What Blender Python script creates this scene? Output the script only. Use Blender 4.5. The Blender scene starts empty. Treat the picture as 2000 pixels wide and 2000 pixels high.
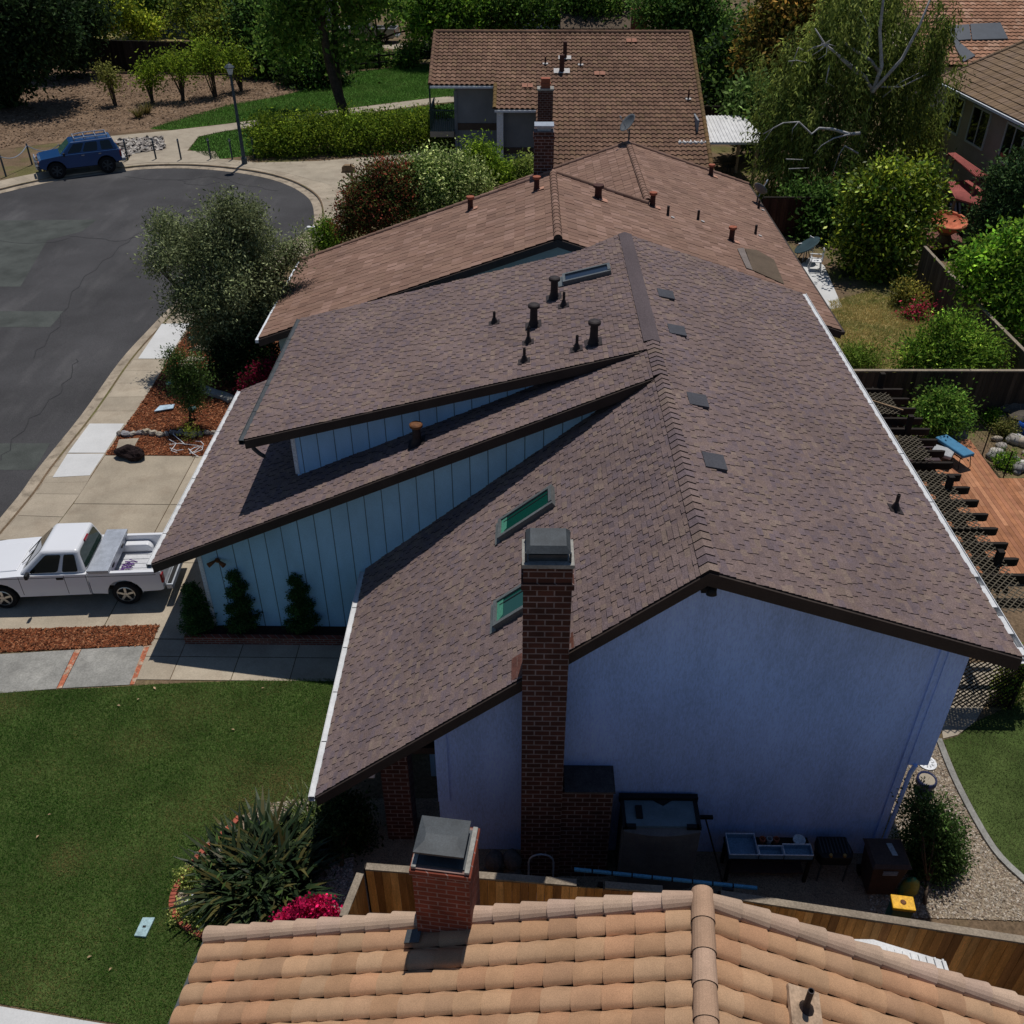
import bpy, bmesh, math, random
import numpy as np
from mathutils import Vector, Matrix
from mathutils.geometry import tessellate_polygon

random.seed(7)
SC = bpy.context.scene
COL = SC.collection

# ---------------------------------------------------------------- camera survey
FPX = 1849.0                       # focal length in pixels of the 2000 px photograph
PITCH = math.atan(1312 / 1849.0)   # how far the drone camera looks down
CAM_H = 16.3                       # metres above the ground
YAW = math.radians(0.76)
CP, SP = math.cos(PITCH), math.sin(PITCH)
CY, SY = math.cos(YAW), math.sin(YAW)


def ray(u, v):
    a = (u - 1000) / FPX
    b = (v - 1000) / FPX
    dx, dy, dz = a, CP - b * SP, -SP - b * CP
    return Vector((dx * CY - dy * SY, dx * SY + dy * CY, dz))


def G(u, v, z=0.0):
    """survey point of the photograph on the level z"""
    d = ray(u, v)
    t = (z - CAM_H) / d.z
    return Vector((d.x * t, d.y * t, z))


def V(u, v, y):
    """survey point on the upright plane at depth y"""
    d = ray(u, v)
    t = y / d.y
    return Vector((d.x * t, y, CAM_H + d.z * t))


def mpp(p):
    """metres per photograph pixel at a point"""
    depth = (p[1] * CY - p[0] * SY) * CP - (p[2] - CAM_H) * SP
    return depth / FPX


# ---------------------------------------------------------------- mesh builder
class MB:
    def __init__(s):
        s.v, s.f, s.c = [], [], []

    def face(s, pts, col=None):
        n = len(s.v)
        s.v.extend([tuple(p) for p in pts])
        s.f.append(tuple(range(n, n + len(pts))))
        s.c.append(col)

    def quadmesh(s, verts, faces, col=None):
        n = len(s.v)
        s.v.extend([tuple(p) for p in verts])
        for f in faces:
            s.f.append(tuple(i + n for i in f))
            s.c.append(col)

    def box(s, x0, x1, y0, y1, z0, z1, col=None):
        vs = [(x, y, z) for z in (z0, z1) for y in (y0, y1) for x in (x0, x1)]
        s.quadmesh(vs, [(0, 2, 3, 1), (4, 5, 7, 6), (0, 1, 5, 4), (2, 6, 7, 3), (0, 4, 6, 2), (1, 3, 7, 5)], col)

    def obox(s, c, ax, ay, az, col=None):
        """box from centre and three half vectors"""
        c, ax, ay, az = Vector(c), Vector(ax), Vector(ay), Vector(az)
        vs = [c + ax * i + ay * j + az * k for k in (-1, 1) for j in (-1, 1) for i in (-1, 1)]
        s.quadmesh(vs, [(0, 2, 3, 1), (4, 5, 7, 6), (0, 1, 5, 4), (2, 6, 7, 3), (0, 4, 6, 2), (1, 3, 7, 5)], col)

    def bar(s, p, q, w, h, col=None, up=(0, 0, 1)):
        p, q = Vector(p), Vector(q)
        d = (q - p)
        L = d.length
        d.normalize()
        upv = Vector(up)
        sx = d.cross(upv)
        if sx.length < 1e-4:
            sx = d.cross(Vector((1, 0, 0)))
        sx.normalize()
        uz = sx.cross(d)
        s.obox((p + q) / 2, d * L / 2, sx * w / 2, uz * h / 2, col)

    def prism(s, poly, z0, z1, col=None, bottom=True):
        """upright prism over a plan polygon"""
        n = len(poly)
        area = sum(poly[i][0] * poly[(i + 1) % n][1] - poly[(i + 1) % n][0] * poly[i][1] for i in range(n))
        if area < 0:
            poly = poly[::-1]
        lo = [(p[0], p[1], z0) for p in poly]
        hi = [(p[0], p[1], z1) for p in poly]
        vs = lo + hi
        fs = [tuple(range(n, 2 * n))]
        if bottom:
            fs.append(tuple(range(n - 1, -1, -1)))
        for i in range(n):
            j = (i + 1) % n
            fs.append((i, j, n + j, n + i))
        s.quadmesh(vs, fs, col)

    def prism_y(s, poly, y0, y1, col=None):
        """prism with an x-z outline running from y0 to y1"""
        n = len(poly)
        area = sum(poly[i][0] * poly[(i + 1) % n][1] - poly[(i + 1) % n][0] * poly[i][1] for i in range(n))
        if area < 0:
            poly = poly[::-1]
        vs = [(p[0], y0, p[1]) for p in poly] + [(p[0], y1, p[1]) for p in poly]
        fs = [tuple(range(n)), tuple(range(2 * n - 1, n - 1, -1))]
        for i in range(n):
            j = (i + 1) % n
            fs.append((j, i, n + i, n + j))
        s.quadmesh(vs, fs, col)

    def tube(s, pts, rad, n=8, cap=True, col=None):
        pts = [Vector(p) for p in pts]
        m = len(pts)
        if not hasattr(rad, '__len__'):
            rad = [rad] * m
        d0 = (pts[1] - pts[0]).normalized()
        ref = Vector((0, 0, 1)) if abs(d0.z) < 0.9 else Vector((1, 0, 0))
        vs = []
        for i, p in enumerate(pts):
            a = pts[max(i - 1, 0)]
            b = pts[min(i + 1, m - 1)]
            d = (b - a).normalized()
            sx = d.cross(ref)
            if sx.length < 1e-5:
                sx = d.cross(Vector((0, 1, 0)))
            sx.normalize()
            sy = d.cross(sx)
            for k in range(n):
                t = 2 * math.pi * k / n
                vs.append(p + (sx * math.cos(t) + sy * math.sin(t)) * rad[i])
        fs = []
        for i in range(m - 1):
            for k in range(n):
                k2 = (k + 1) % n
                fs.append((i * n + k, i * n + k2, (i + 1) * n + k2, (i + 1) * n + k))
        if cap:
            fs.append(tuple(range(n - 1, -1, -1)))
            fs.append(tuple((m - 1) * n + k for k in range(n)))
        s.quadmesh(vs, fs, col)

    def lathe(s, prof, o, n=16, col=None, axis=(0, 0, 1)):
        """profile of (radius, height) spun about an axis through o"""
        o = Vector(o)
        az = Vector(axis).normalized()
        ax = az.orthogonal().normalized()
        ay = az.cross(ax)
        vs, fs = [], []
        for r, h in prof:
            for k in range(n):
                t = 2 * math.pi * k / n
                vs.append(o + az * h + (ax * math.cos(t) + ay * math.sin(t)) * max(r, 1e-4))
        m = len(prof)
        for i in range(m - 1):
            for k in range(n):
                k2 = (k + 1) % n
                fs.append((i * n + k, i * n + k2, (i + 1) * n + k2, (i + 1) * n + k))
        fs.append(tuple(range(n - 1, -1, -1)))
        fs.append(tuple((m - 1) * n + k for k in range(n)))
        s.quadmesh(vs, fs, col)

    def lump(s, c, r, seed=0, n=10, rough=0.2, col=None):
        """irregular stone"""
        rnd = random.Random(seed)
        c = Vector(c)
        m = max(4, n // 2 + 1)
        ph = [rnd.uniform(0, 6.28) for _ in range(8)]
        vs, fs = [], []
        for i in range(m + 1):
            th = math.pi * i / m
            for k in range(n):
                p = 2 * math.pi * k / n
                q = 1 + rough * (math.sin(2 * p + ph[0]) * math.sin(th) + .7 * math.sin(3 * p + ph[1] + 2 * th) * math.sin(th) + .5 * math.cos(3 * th + ph[2])
                                 + .4 * rnd.uniform(-1, 1) * math.sin(th))
                vs.append(c + Vector((math.cos(p) * math.sin(th) * r[0] * q, math.sin(p) * math.sin(th) * r[1] * q, math.cos(th) * r[2] * q)))
        for i in range(m):
            for k in range(n):
                k2 = (k + 1) % n
                fs.append((i * n + k, (i + 1) * n + k, (i + 1) * n + k2, i * n + k2))
        s.quadmesh(vs, fs, col)

    def build(s, name, mat, parent=None, smooth=False, bevel=0.0, segs=2, local=False):
        off = Vector((0, 0, 0))
        if parent is not None and not local:
            off = world_loc(parent)
        me = bpy.data.meshes.new(name)
        me.from_pydata([(p[0] - off.x, p[1] - off.y, p[2] - off.z) for p in s.v], [], s.f)
        if any(c is not None for c in s.c):
            at = me.attributes.new('tint', 'FLOAT_COLOR', 'FACE')
            arr = []
            for c in s.c:
                if c is None:
                    c = (1, 1, 1)
                arr.extend((c[0], c[1], c[2], 1.0))
            at.data.foreach_set('color', arr)
        me.materials.append(mat)
        if smooth:
            me.polygons.foreach_set('use_smooth', [True] * len(me.polygons))
        me.update()
        o = bpy.data.objects.new(name, me)
        COL.objects.link(o)
        if parent is not None:
            o.parent = parent
        if bevel > 0:
            b = o.modifiers.new('bevel', 'BEVEL')
            b.width = bevel
            b.segments = segs
            b.limit_method = 'ANGLE'
            b.angle_limit = math.radians(35)
        return o


def world_loc(o):
    v = Vector(o.location)
    while o.parent is not None:
        o = o.parent
        v = v + Vector(o.location)
    return v


def tag(o, label=None, cat=None, group=None, kind=None):
    if label:
        o['label'] = label
    if cat:
        o['category'] = cat
    if group:
        o['group'] = group
    if kind:
        o['kind'] = kind
    return o


def thing(name, label, cat, loc=(0, 0, 0), group=None):
    o = bpy.data.objects.new(name, None)
    o.empty_display_size = 0.3
    COL.objects.link(o)
    o.location = loc
    return tag(o, label, cat, group)


def dup(root, loc=None, rotz=None, label=None, scale=None):
    """copy of a thing with copies of its parts and sub-parts"""
    r = root.copy()
    COL.objects.link(r)
    if loc is not None:
        r.location = loc
    if rotz is not None:
        r.rotation_euler = (0, 0, rotz)
    if scale is not None:
        r.scale = scale if hasattr(scale, '__len__') else (scale,) * 3
    if label:
        r['label'] = label
    for ch in list(root.children):
        c = ch.copy()
        COL.objects.link(c)
        c.parent = r
        for g in list(ch.children):
            d = g.copy()
            COL.objects.link(d)
            d.parent = c
    return r


# ---------------------------------------------------------------- materials
def _new(name):
    m = bpy.data.materials.new(name)
    m.use_nodes = True
    nt = m.node_tree
    nt.nodes.clear()
    out = nt.nodes.new('ShaderNodeOutputMaterial')
    return m, nt, out


def N(nt, t, **kw):
    n = nt.nodes.new(t)
    for k, v in kw.items():
        if k in n.inputs.keys() if isinstance(k, str) else False:
            n.inputs[k].default_value = v
        else:
            setattr(n, k, v)
    return n


def mathn(nt, op, a, b=None, c=None):
    n = nt.nodes.new('ShaderNodeMath')
    n.operation = op
    for i, x in enumerate((a, b, c)):
        if x is None:
            continue
        if isinstance(x, (int, float)):
            n.inputs[i].default_value = x
        else:
            nt.links.new(x, n.inputs[i])
    return n.outputs[0]


def mixc(nt, fac, a, b, mode='MIX'):
    n = nt.nodes.new('ShaderNodeMix')
    n.data_type = 'RGBA'
    n.blend_type = mode
    for sock, x in ((n.inputs[0], fac), (n.inputs[6], a), (n.inputs[7], b)):
        if isinstance(x, (int, float)):
            sock.default_value = x
        elif isinstance(x, tuple):
            sock.default_value = (x[0], x[1], x[2], 1)
        else:
            nt.links.new(x, sock)
    return n.outputs[2]


def noise(nt, vec, scale, detail=3, rough=.55, stretch=None):
    n = nt.nodes.new('ShaderNodeTexNoise')
    n.inputs['Scale'].default_value = scale
    n.inputs['Detail'].default_value = detail
    n.inputs['Roughness'].default_value = rough
    if stretch:
        mp = nt.nodes.new('ShaderNodeMapping')
        mp.inputs['Scale'].default_value = stretch
        nt.links.new(vec, mp.inputs[0])
        vec = mp.outputs[0]
    nt.links.new(vec, n.inputs['Vector'])
    return n.outputs[0]


def ramp(nt, x, lo, hi, a=0.0, b=1.0):
    n = nt.nodes.new('ShaderNodeMapRange')
    n.inputs[1].default_value = lo
    n.inputs[2].default_value = hi
    n.inputs[3].default_value = a
    n.inputs[4].default_value = b
    nt.links.new(x, n.inputs[0])
    return n.outputs[0]


def mat(name, col, rough=.85, var=.2, vs=1.5, fine=.25, fs=30, col2=None, c2s=1.0, c2=(.45, .6), bump=0.0, bs=60, bd=.02,
        tint=False, metal=0.0, spec=.25, stretch=None, emis=None, coat=0.0, obj=False, c2stretch=None):
    """solid surface: base colour, large and fine mottling, an optional second colour in patches, optional per-face tint"""
    m, nt, out = _new(name)
    b = nt.nodes.new('ShaderNodeBsdfPrincipled')
    nt.links.new(b.outputs[0], out.inputs[0])
    if obj:
        pos = nt.nodes.new('ShaderNodeTexCoord').outputs['Object']
    else:
        pos = nt.nodes.new('ShaderNodeNewGeometry').outputs['Position']
    c = None
    if col2:
        f = ramp(nt, noise(nt, pos, c2s, 4, .6, c2stretch), c2[0], c2[1])
        c = mixc(nt, f, col, col2)
    else:
        r = nt.nodes.new('ShaderNodeRGB')
        r.outputs[0].default_value = (col[0], col[1], col[2], 1)
        c = r.outputs[0]
    if var:
        f = ramp(nt, noise(nt, pos, vs, 3, .6, stretch), .3, .7, 1 - var, 1 + var)
        c = mixc(nt, 1.0, c, comb(nt, f), 'MULTIPLY')
    if fine:
        f = ramp(nt, noise(nt, pos, fs, 2, .7, stretch), .3, .7, 1 - fine, 1 + fine)
        c = mixc(nt, 1.0, c, comb(nt, f), 'MULTIPLY')
    if tint:
        a = nt.nodes.new('ShaderNodeAttribute')
        a.attribute_name = 'tint'
        c = mixc(nt, 1.0, c, a.outputs[0], 'MULTIPLY')
    nt.links.new(c, b.inputs['Base Color'])
    b.inputs['Roughness'].default_value = rough
    b.inputs['Metallic'].default_value = metal
    b.inputs['Specular IOR Level'].default_value = spec
    if coat:
        b.inputs['Coat Weight'].default_value = coat
        b.inputs['Coat Roughness'].default_value = .06
    if bump:
        bn = nt.nodes.new('ShaderNodeBump')
        bn.inputs['Strength'].default_value = bump
        bn.inputs['Distance'].default_value = bd
        nt.links.new(noise(nt, pos, bs, 3, .7), bn.inputs['Height'])
        nt.links.new(bn.outputs[0], b.inputs['Normal'])
    return m


def comb(nt, f):
    n = nt.nodes.new('ShaderNodeCombineColor')
    for i in range(3):
        nt.links.new(f, n.inputs[i])
    return n.outputs[0]


def leafmat(name, col, trans=.38, rough=.65, spec=.08):
    """foliage: per-leaf tint, light passing through"""
    m, nt, out = _new(name)
    a = nt.nodes.new('ShaderNodeAttribute')
    a.attribute_name = 'tint'
    c = mixc(nt, 1.0, (col[0], col[1], col[2]), a.outputs[0], 'MULTIPLY')
    b = nt.nodes.new('ShaderNodeBsdfPrincipled')
    b.inputs['Roughness'].default_value = rough
    b.inputs['Specular IOR Level'].default_value = spec
    nt.links.new(c, b.inputs['Base Color'])
    t = nt.nodes.new('ShaderNodeBsdfTranslucent')
    nt.links.new(c, t.inputs[0])
    mx = nt.nodes.new('ShaderNodeMixShader')
    mx.inputs[0].default_value = trans
    nt.links.new(b.outputs[0], mx.inputs[1])
    nt.links.new(t.outputs[0], mx.inputs[2])
    nt.links.new(mx.outputs[0], out.inputs[0])
    return m


def brickmat(name, c1, c2, mortar, w=.2, h=.068, ms=.011, rough=.85, axis='xz'):
    m, nt, out = _new(name)
    b = nt.nodes.new('ShaderNodeBsdfPrincipled')
    nt.links.new(b.outputs[0], out.inputs[0])
    pos = nt.nodes.new('ShaderNodeNewGeometry').outputs['Position']
    sp = nt.nodes.new('ShaderNodeSeparateXYZ')
    nt.links.new(pos, sp.inputs[0])
    cb = nt.nodes.new('ShaderNodeCombineXYZ')
    nt.links.new(mathn(nt, 'ADD', sp.outputs[0], sp.outputs[1]), cb.inputs[0])
    nt.links.new(sp.outputs[2], cb.inputs[1])
    t = nt.nodes.new('ShaderNodeTexBrick')
    nt.links.new(cb.outputs[0], t.inputs['Vector'])
    t.inputs['Color1'].default_value = (*c1, 1)
    t.inputs['Color2'].default_value = (*c2, 1)
    t.inputs['Mortar'].default_value = (*mortar, 1)
    t.inputs['Scale'].default_value = 1
    t.inputs['Mortar Size'].default_value = ms
    t.inputs['Mortar Smooth'].default_value = .15
    t.inputs['Brick Width'].default_value = w
    t.inputs['Row Height'].default_value = h
    f = ramp(nt, noise(nt, pos, 3, 3), .3, .7, .75, 1.25)
    c = mixc(nt, 1.0, t.outputs[0], comb(nt, f), 'MULTIPLY')
    nt.links.new(c, b.inputs['Base Color'])
    b.inputs['Roughness'].default_value = rough
    b.inputs['Specular IOR Level'].default_value = .2
    bn = nt.nodes.new('ShaderNodeBump')
    bn.inputs['Strength'].default_value = .5
    bn.inputs['Distance'].default_value = .01
    inv = mathn(nt, 'SUBTRACT', 1.0, t.outputs['Fac'])
    nt.links.new(inv, bn.inputs['Height'])
    nt.links.new(bn.outputs[0], b.inputs['Normal'])
    return m


def stripemat(name, col, pitch, width=.02, dark=.35, axis=0, rough=.8, var=.12, blotch=None):
    """panelled siding with narrow upright grooves"""
    m, nt, out = _new(name)
    b = nt.nodes.new('ShaderNodeBsdfPrincipled')
    nt.links.new(b.outputs[0], out.inputs[0])
    pos = nt.nodes.new('ShaderNodeNewGeometry').outputs['Position']
    sp = nt.nodes.new('ShaderNodeSeparateXYZ')
    nt.links.new(pos, sp.inputs[0])
    fr = mathn(nt, 'FRACT', mathn(nt, 'DIVIDE', mathn(nt, 'ADD', sp.outputs[axis], 100.0), pitch))
    g = mathn(nt, 'LESS_THAN', fr, width / pitch)
    f = ramp(nt, noise(nt, pos, 1.2, 4, .6, (1, 1, .5)), .3, .7, 1 - var, 1 + var)
    f2 = ramp(nt, noise(nt, pos, 40, 2, .7), .3, .7, .92, 1.08)
    c = mixc(nt, 1.0, (col[0], col[1], col[2]), comb(nt, f), 'MULTIPLY')
    c = mixc(nt, 1.0, c, comb(nt, f2), 'MULTIPLY')
    c = mixc(nt, g, c, (col[0] * dark, col[1] * dark, col[2] * dark))
    nt.links.new(c, b.inputs['Base Color'])
    b.inputs['Roughness'].default_value = rough
    b.inputs['Specular IOR Level'].default_value = .2
    bn = nt.nodes.new('ShaderNodeBump')
    bn.inputs['Strength'].default_value = .6
    bn.inputs['Distance'].default_value = .01
    nt.links.new(mathn(nt, 'SUBTRACT', 1.0, g), bn.inputs['Height'])
    nt.links.new(bn.outputs[0], b.inputs['Normal'])
    return m


def glassmat(name, col, rough=.05):
    """dark window pane that mirrors the sky a little"""
    m, nt, out = _new(name)
    b = nt.nodes.new('ShaderNodeBsdfPrincipled')
    nt.links.new(b.outputs[0], out.inputs[0])
    b.inputs['Base Color'].default_value = (*col, 1)
    b.inputs['Roughness'].default_value = rough
    b.inputs['Specular IOR Level'].default_value = .6
    return m


M = {}
M['shingle'] = mat('shingle', (1, 1, 1), .95, .12, .45, .34, 42, tint=True, bump=.3, bs=150, bd=.006, spec=.12)
M['brown_tile'] = mat('brown_tile', (1, 1, 1), .9, .12, .6, .2, 60, tint=True, spec=.15)
M['s_tile_brown'] = mat('s_tile_brown', (1, 1, 1), .9, .22, .35, .22, 40, tint=True, spec=.15)
M['clay'] = mat('clay_tile', (1, 1, 1), .88, .12, 2.2, .22, 90, tint=True, bump=.25, bs=140, bd=.004, spec=.18)
M['fascia'] = mat('brown_board', (.040, .029, .025), .7, .2, 2, .15, 30)
M['soffit'] = mat('soffit', (.10, .09, .085), .8)
M['gutter'] = mat('gutter_metal', (.62, .63, .64), .45, .15, 3, .1, 30, spec=.4)
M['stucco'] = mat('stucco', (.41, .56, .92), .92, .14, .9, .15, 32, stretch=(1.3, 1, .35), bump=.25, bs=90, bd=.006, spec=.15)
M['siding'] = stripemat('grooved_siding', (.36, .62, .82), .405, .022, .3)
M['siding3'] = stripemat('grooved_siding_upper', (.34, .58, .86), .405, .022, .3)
M['trim_white'] = mat('white_trim', (.70, .74, .80), .6, .08)
M['brick_dark'] = brickmat('chimney_brick', (.095, .036, .026), (.060, .026, .020), (.22, .17, .16), .26, .118, .012)
M['brick_red'] = brickmat('red_brick', (.20, .050, .030), (.15, .040, .025), (.24, .15, .13), .23, .100, .010)
M['brick_low'] = brickmat('garden_brick', (.24, .07, .045), (.16, .05, .034), (.25, .2, .17))
M['metal_dark'] = mat('dark_sheet_metal', (.05, .058, .065), .6, .25, 4, .2, 40, metal=.1, spec=.4)
M['vent_black'] = mat('vent_paint', (.03, .022, .022), .6, .2, 8, .2, 50)
M['vent_rust'] = mat('rust_cap', (.16, .065, .025), .7, .3, 12, .25, 60)
M['vent_terra'] = mat('terracotta_vent', (.33, .10, .055), .75, .2, 10)
M['vent_brown'] = mat('brown_vent', (.07, .026, .02), .7)
M['vent_flat'] = mat('slate_vent', (.055, .055, .065), .6, .15)
M['lead'] = mat('lead_flashing', (.45, .43, .42), .55, .2, 10)
M['skyframe'] = mat('skylight_frame', (.11, .12, .12), .4, .2, spec=.4)
M['green_glass'] = glassmat('green_glass', (.004, .05, .038), .08)
M['green_well'] = mat('skylight_well', (.06, .22, .15), .7, .1)
M['blue_glass'] = glassmat('blue_glass', (.012, .02, .035), .12)
M['dark_glass'] = glassmat('dark_glass', (.006, .010, .010), .06)
M['truck_glass'] = glassmat('truck_glass', (.010, .014, .010), .06)
M['tinted'] = glassmat('windscreen_glass', (.05, .12, .09), .05)
M['asphalt'] = mat('asphalt', (.060, .059, .062), .95, .22, .25, .38, 55, col2=(.088, .086, .088), c2s=.5, c2=(.52, .72), c2stretch=(1.2, .35, 1), bump=.3, bs=120, bd=.01, spec=.15)
M['patch'] = mat('asphalt_patch', (.070, .077, .072), .95, .25, .9, .3, 50, spec=.15)
M['concrete'] = mat('concrete', (.37, .32, .25), .9, .14, .7, .12, 30, col2=(.30, .25, .195), c2s=1.3, c2=(.5, .75), bump=.15, bs=90, bd=.005, spec=.15)
M['kerb'] = mat('kerb_concrete', (.36, .30, .23), .9, .2, 1.2, .2, 30, col2=(.2, .165, .125), c2s=2.5, c2=(.5, .7), spec=.15)
M['white_concrete'] = mat('new_concrete', (.58, .58, .575), .85, .06, 1.2, .06, 30, spec=.15)
M['grey_slab'] = mat('weathered_slab', (.26, .255, .235), .9, .22, 1.5, .2, 25, col2=(.36, .35, .32), c2s=1.1, c2=(.5, .7), bump=.2, bs=60, bd=.005, spec=.15)
M['lawn'] = mat('lawn', (.055, .085, .022), .95, .3, .8, .4, 40, col2=(.085, .115, .035), c2s=.35, c2=(.52, .75), bump=.5, bs=70, bd=.03, spec=.1)
M['park_lawn'] = mat('park_lawn', (.06, .14, .022), .95, .25, .5, .35, 20, spec=.1)
M['soil'] = mat('dry_soil', (.155, .108, .068), .95, .25, .5, .35, 12, col2=(.12, .11, .045), c2s=.35, c2=(.48, .62), bump=.4, bs=14, bd=.05, spec=.1)
M['dry_lawn'] = mat('dry_lawn', (.34, .265, .115), .95, .25, 1.1, .35, 20, col2=(.12, .135, .04), c2s=1.2, c2=(.45, .62), bump=.4, bs=30, bd=.03, spec=.1)
M['bark_slope'] = mat('bark_slope', (.20, .135, .088), .95, .22, .5, .35, 12, col2=(.14, .092, .06), c2s=.8, c2=(.45, .65), bump=.5, bs=12, bd=.05, spec=.1)
M['mulch'] = mat('red_mulch', (.15, .052, .024), .95, .3, 3, .5, 35, bump=.8, bs=45, bd=.03, spec=.1)
M['chip'] = mat('mulch_chip', (1, 1, 1), .9, 0, fine=0, tint=True, spec=.15)
M['gravel'] = mat('tan_gravel', (.27, .215, .155), .95, .2, 1.5, .5, 40, bump=.8, bs=50, bd=.02, spec=.15)
M['stone'] = mat('stone', (1, 1, 1), .9, .2, 6, .25, 30, tint=True, bump=.3, bs=25, bd=.02, spec=.2)
M['lava'] = mat('lava_rock', (.030, .020, .020), .95, .3, 8, .5, 40, bump=1, bs=30, bd=.04, spec=.1)
M['fence'] = mat('fence_board', (1, 1, 1), .85, .25, 1.5, .25, 20, tint=True, stretch=(8, 8, .8), spec=.15)
M['dark_wood'] = mat('dark_timber', (.020, .015, .012), .8, .25, 3, .25, 30, spec=.2)
M['grey_wood'] = mat('weathered_rail', (.26, .215, .165), .85, .25, 2, .25, 30, spec=.15)
M['deck'] = mat('deck_boards', (1, 1, 1), .8, .2, 1.5, .15, 40, tint=True, stretch=(2, 2, 1), spec=.2)
M['white_paint'] = mat('white_car_paint', (.74, .75, .78), .3, .03, .5, 0, coat=.6, spec=.5)
M['bed_liner'] = mat('bed_floor', (.55, .56, .58), .5, .1, 5, .1, 40)
M['blue_paint'] = mat('blue_car_paint', (.010, .060, .19), .28, .05, .5, 0, coat=.6, spec=.5)
M['silver_paint'] = mat('silver_paint', (.30, .29, .28), .35, .05, .5, 0, coat=.4, spec=.5)
M['rubber'] = mat('rubber', (.012, .012, .013), .85, .2, 20, .1, 60)
M['chrome'] = mat('alloy', (.55, .54, .52), .3, .1, 10, 0, metal=.8, spec=.5)
M['bright_metal'] = mat('aluminium', (.42, .45, .50), .42, .15, 6, .15, 60, metal=.45, spec=.5)
M['black'] = mat('black_plastic', (.012, .012, .013), .5, .1)
M['red_lamp'] = mat('red_lens', (.25, .008, .012), .2, .05, spec=.6)
M['amber'] = mat('amber_lens', (.45, .16, .06), .3, .05, spec=.6)
M['lamp_glass'] = mat('lantern_glass', (.55, .6, .62), .3, .05)
M['post_paint'] = mat('post_paint', (.055, .075, .09), .6, .25, 4)
M['wood_post'] = mat('wooden_post', (.25, .17, .10), .85, .25, 4, .2, 30)
M['white_plastic'] = mat('white_plastic', (.72, .73, .75), .45, .05)
M['trunk'] = mat('bark', (.085, .062, .045), .95, .35, 4, .3, 25, bump=.6, bs=14, bd=.03, spec=.1)
M['pale_trunk'] = mat('pale_bark', (.40, .39, .385), .8, .3, 3, .3, 18, col2=(.20, .18, .17), c2s=4, c2=(.6, .68), spec=.15)
M['wall_tan'] = mat('tan_stucco', (.30, .27, .225), .92, .12, 1, .1, 40, spec=.12)
M['wall_grey'] = mat('grey_stucco', (.24, .26, .285), .92, .12, 1, .1, 40, spec=.12)
M['wall_green'] = mat('sage_stucco', (.27, .33, .32), .92, .1, 1, .1, 40, spec=.12)
M['red_metal'] = mat('red_corrugated', (.30, .075, .065), .6, .15, 3, .1, 40)
M['white_metal'] = mat('white_corrugated', (.66, .66, .66), .55, .12, 2, .1, 40)
M['solar'] = mat('dark_slate_panel', (.05, .06, .075), .35, .15, 2, .1, 30, spec=.5)
M['orange_cloth'] = mat('coral_cushion', (.62, .20, .11), .9, .15, 6, .1, 40)
M['blue_cloth'] = mat('blue_cushion', (.06, .20, .34), .8, .1, 6, .1, 60)
M['grey_cloth'] = mat('grey_cloth', (.35, .36, .37), .8, .1, 6)
M['yellow'] = mat('yellow_plastic', (.75, .40, .02), .45, .08, 8)
M['bin_brown'] = mat('brown_bin', (.065, .04, .032), .55, .15, 5)
M['tub_blue'] = mat('blue_grey_plastic', (.16, .27, .38), .5, .1, 6)
M['rattan'] = mat('woven_panel', (.16, .145, .135), .8, .15, 4, .2, 60)
M['slate_top'] = mat('cover_panel', (.13, .19, .22), .6, .2, 3, .1, 40)
M['pipe_blue'] = mat('pale_blue_pipe', (.10, .33, .50), .5, .15, 6)
M['magenta'] = leafmat('magenta_petal', (.50, .008, .10), .3)
M['leaf'] = leafmat('leaf', (1, 1, 1))
M['needle'] = leafmat('needle', (1, 1, 1), .15, .8, .1)
M['glossy_leaf'] = leafmat('glossy_leaf', (1, 1, 1), .25, .45, .22)
SUN_STRENGTH = 3.25
SKY_STRENGTH = .052
# ---------------------------------------------------------------- foliage builders
def numpy_mesh(name, verts, loops_per_face, tint, mat_, parent=None):
    """verts (n,k,3) -> one mesh of n separate k-gons with a colour each"""
    n, k, _ = verts.shape
    off = world_loc(parent) if parent is not None else Vector((0, 0, 0))
    co = verts.reshape(-1, 3) - np.array((off.x, off.y, off.z))
    me = bpy.data.meshes.new(name)
    me.vertices.add(n * k)
    me.vertices.foreach_set('co', co.astype(np.float32).ravel())
    me.loops.add(n * k)
    me.loops.foreach_set('vertex_index', np.arange(n * k, dtype=np.int32))
    me.polygons.add(n)
    me.polygons.foreach_set('loop_start', np.arange(0, n * k, k, dtype=np.int32))
    me.polygons.foreach_set('loop_total', np.full(n, k, dtype=np.int32))
    at = me.attributes.new('tint', 'FLOAT_COLOR', 'FACE')
    c4 = np.ones((n, 4), dtype=np.float32)
    c4[:, :3] = tint
    at.data.foreach_set('color', c4.ravel())
    me.materials.append(mat_)
    me.update(calc_edges=True)
    o = bpy.data.objects.new(name, me)
    COL.objects.link(o)
    if parent is not None:
        o.parent = parent
    return o


def unit(a):
    return a / (np.linalg.norm(a, axis=1, keepdims=True) + 1e-9)


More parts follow.
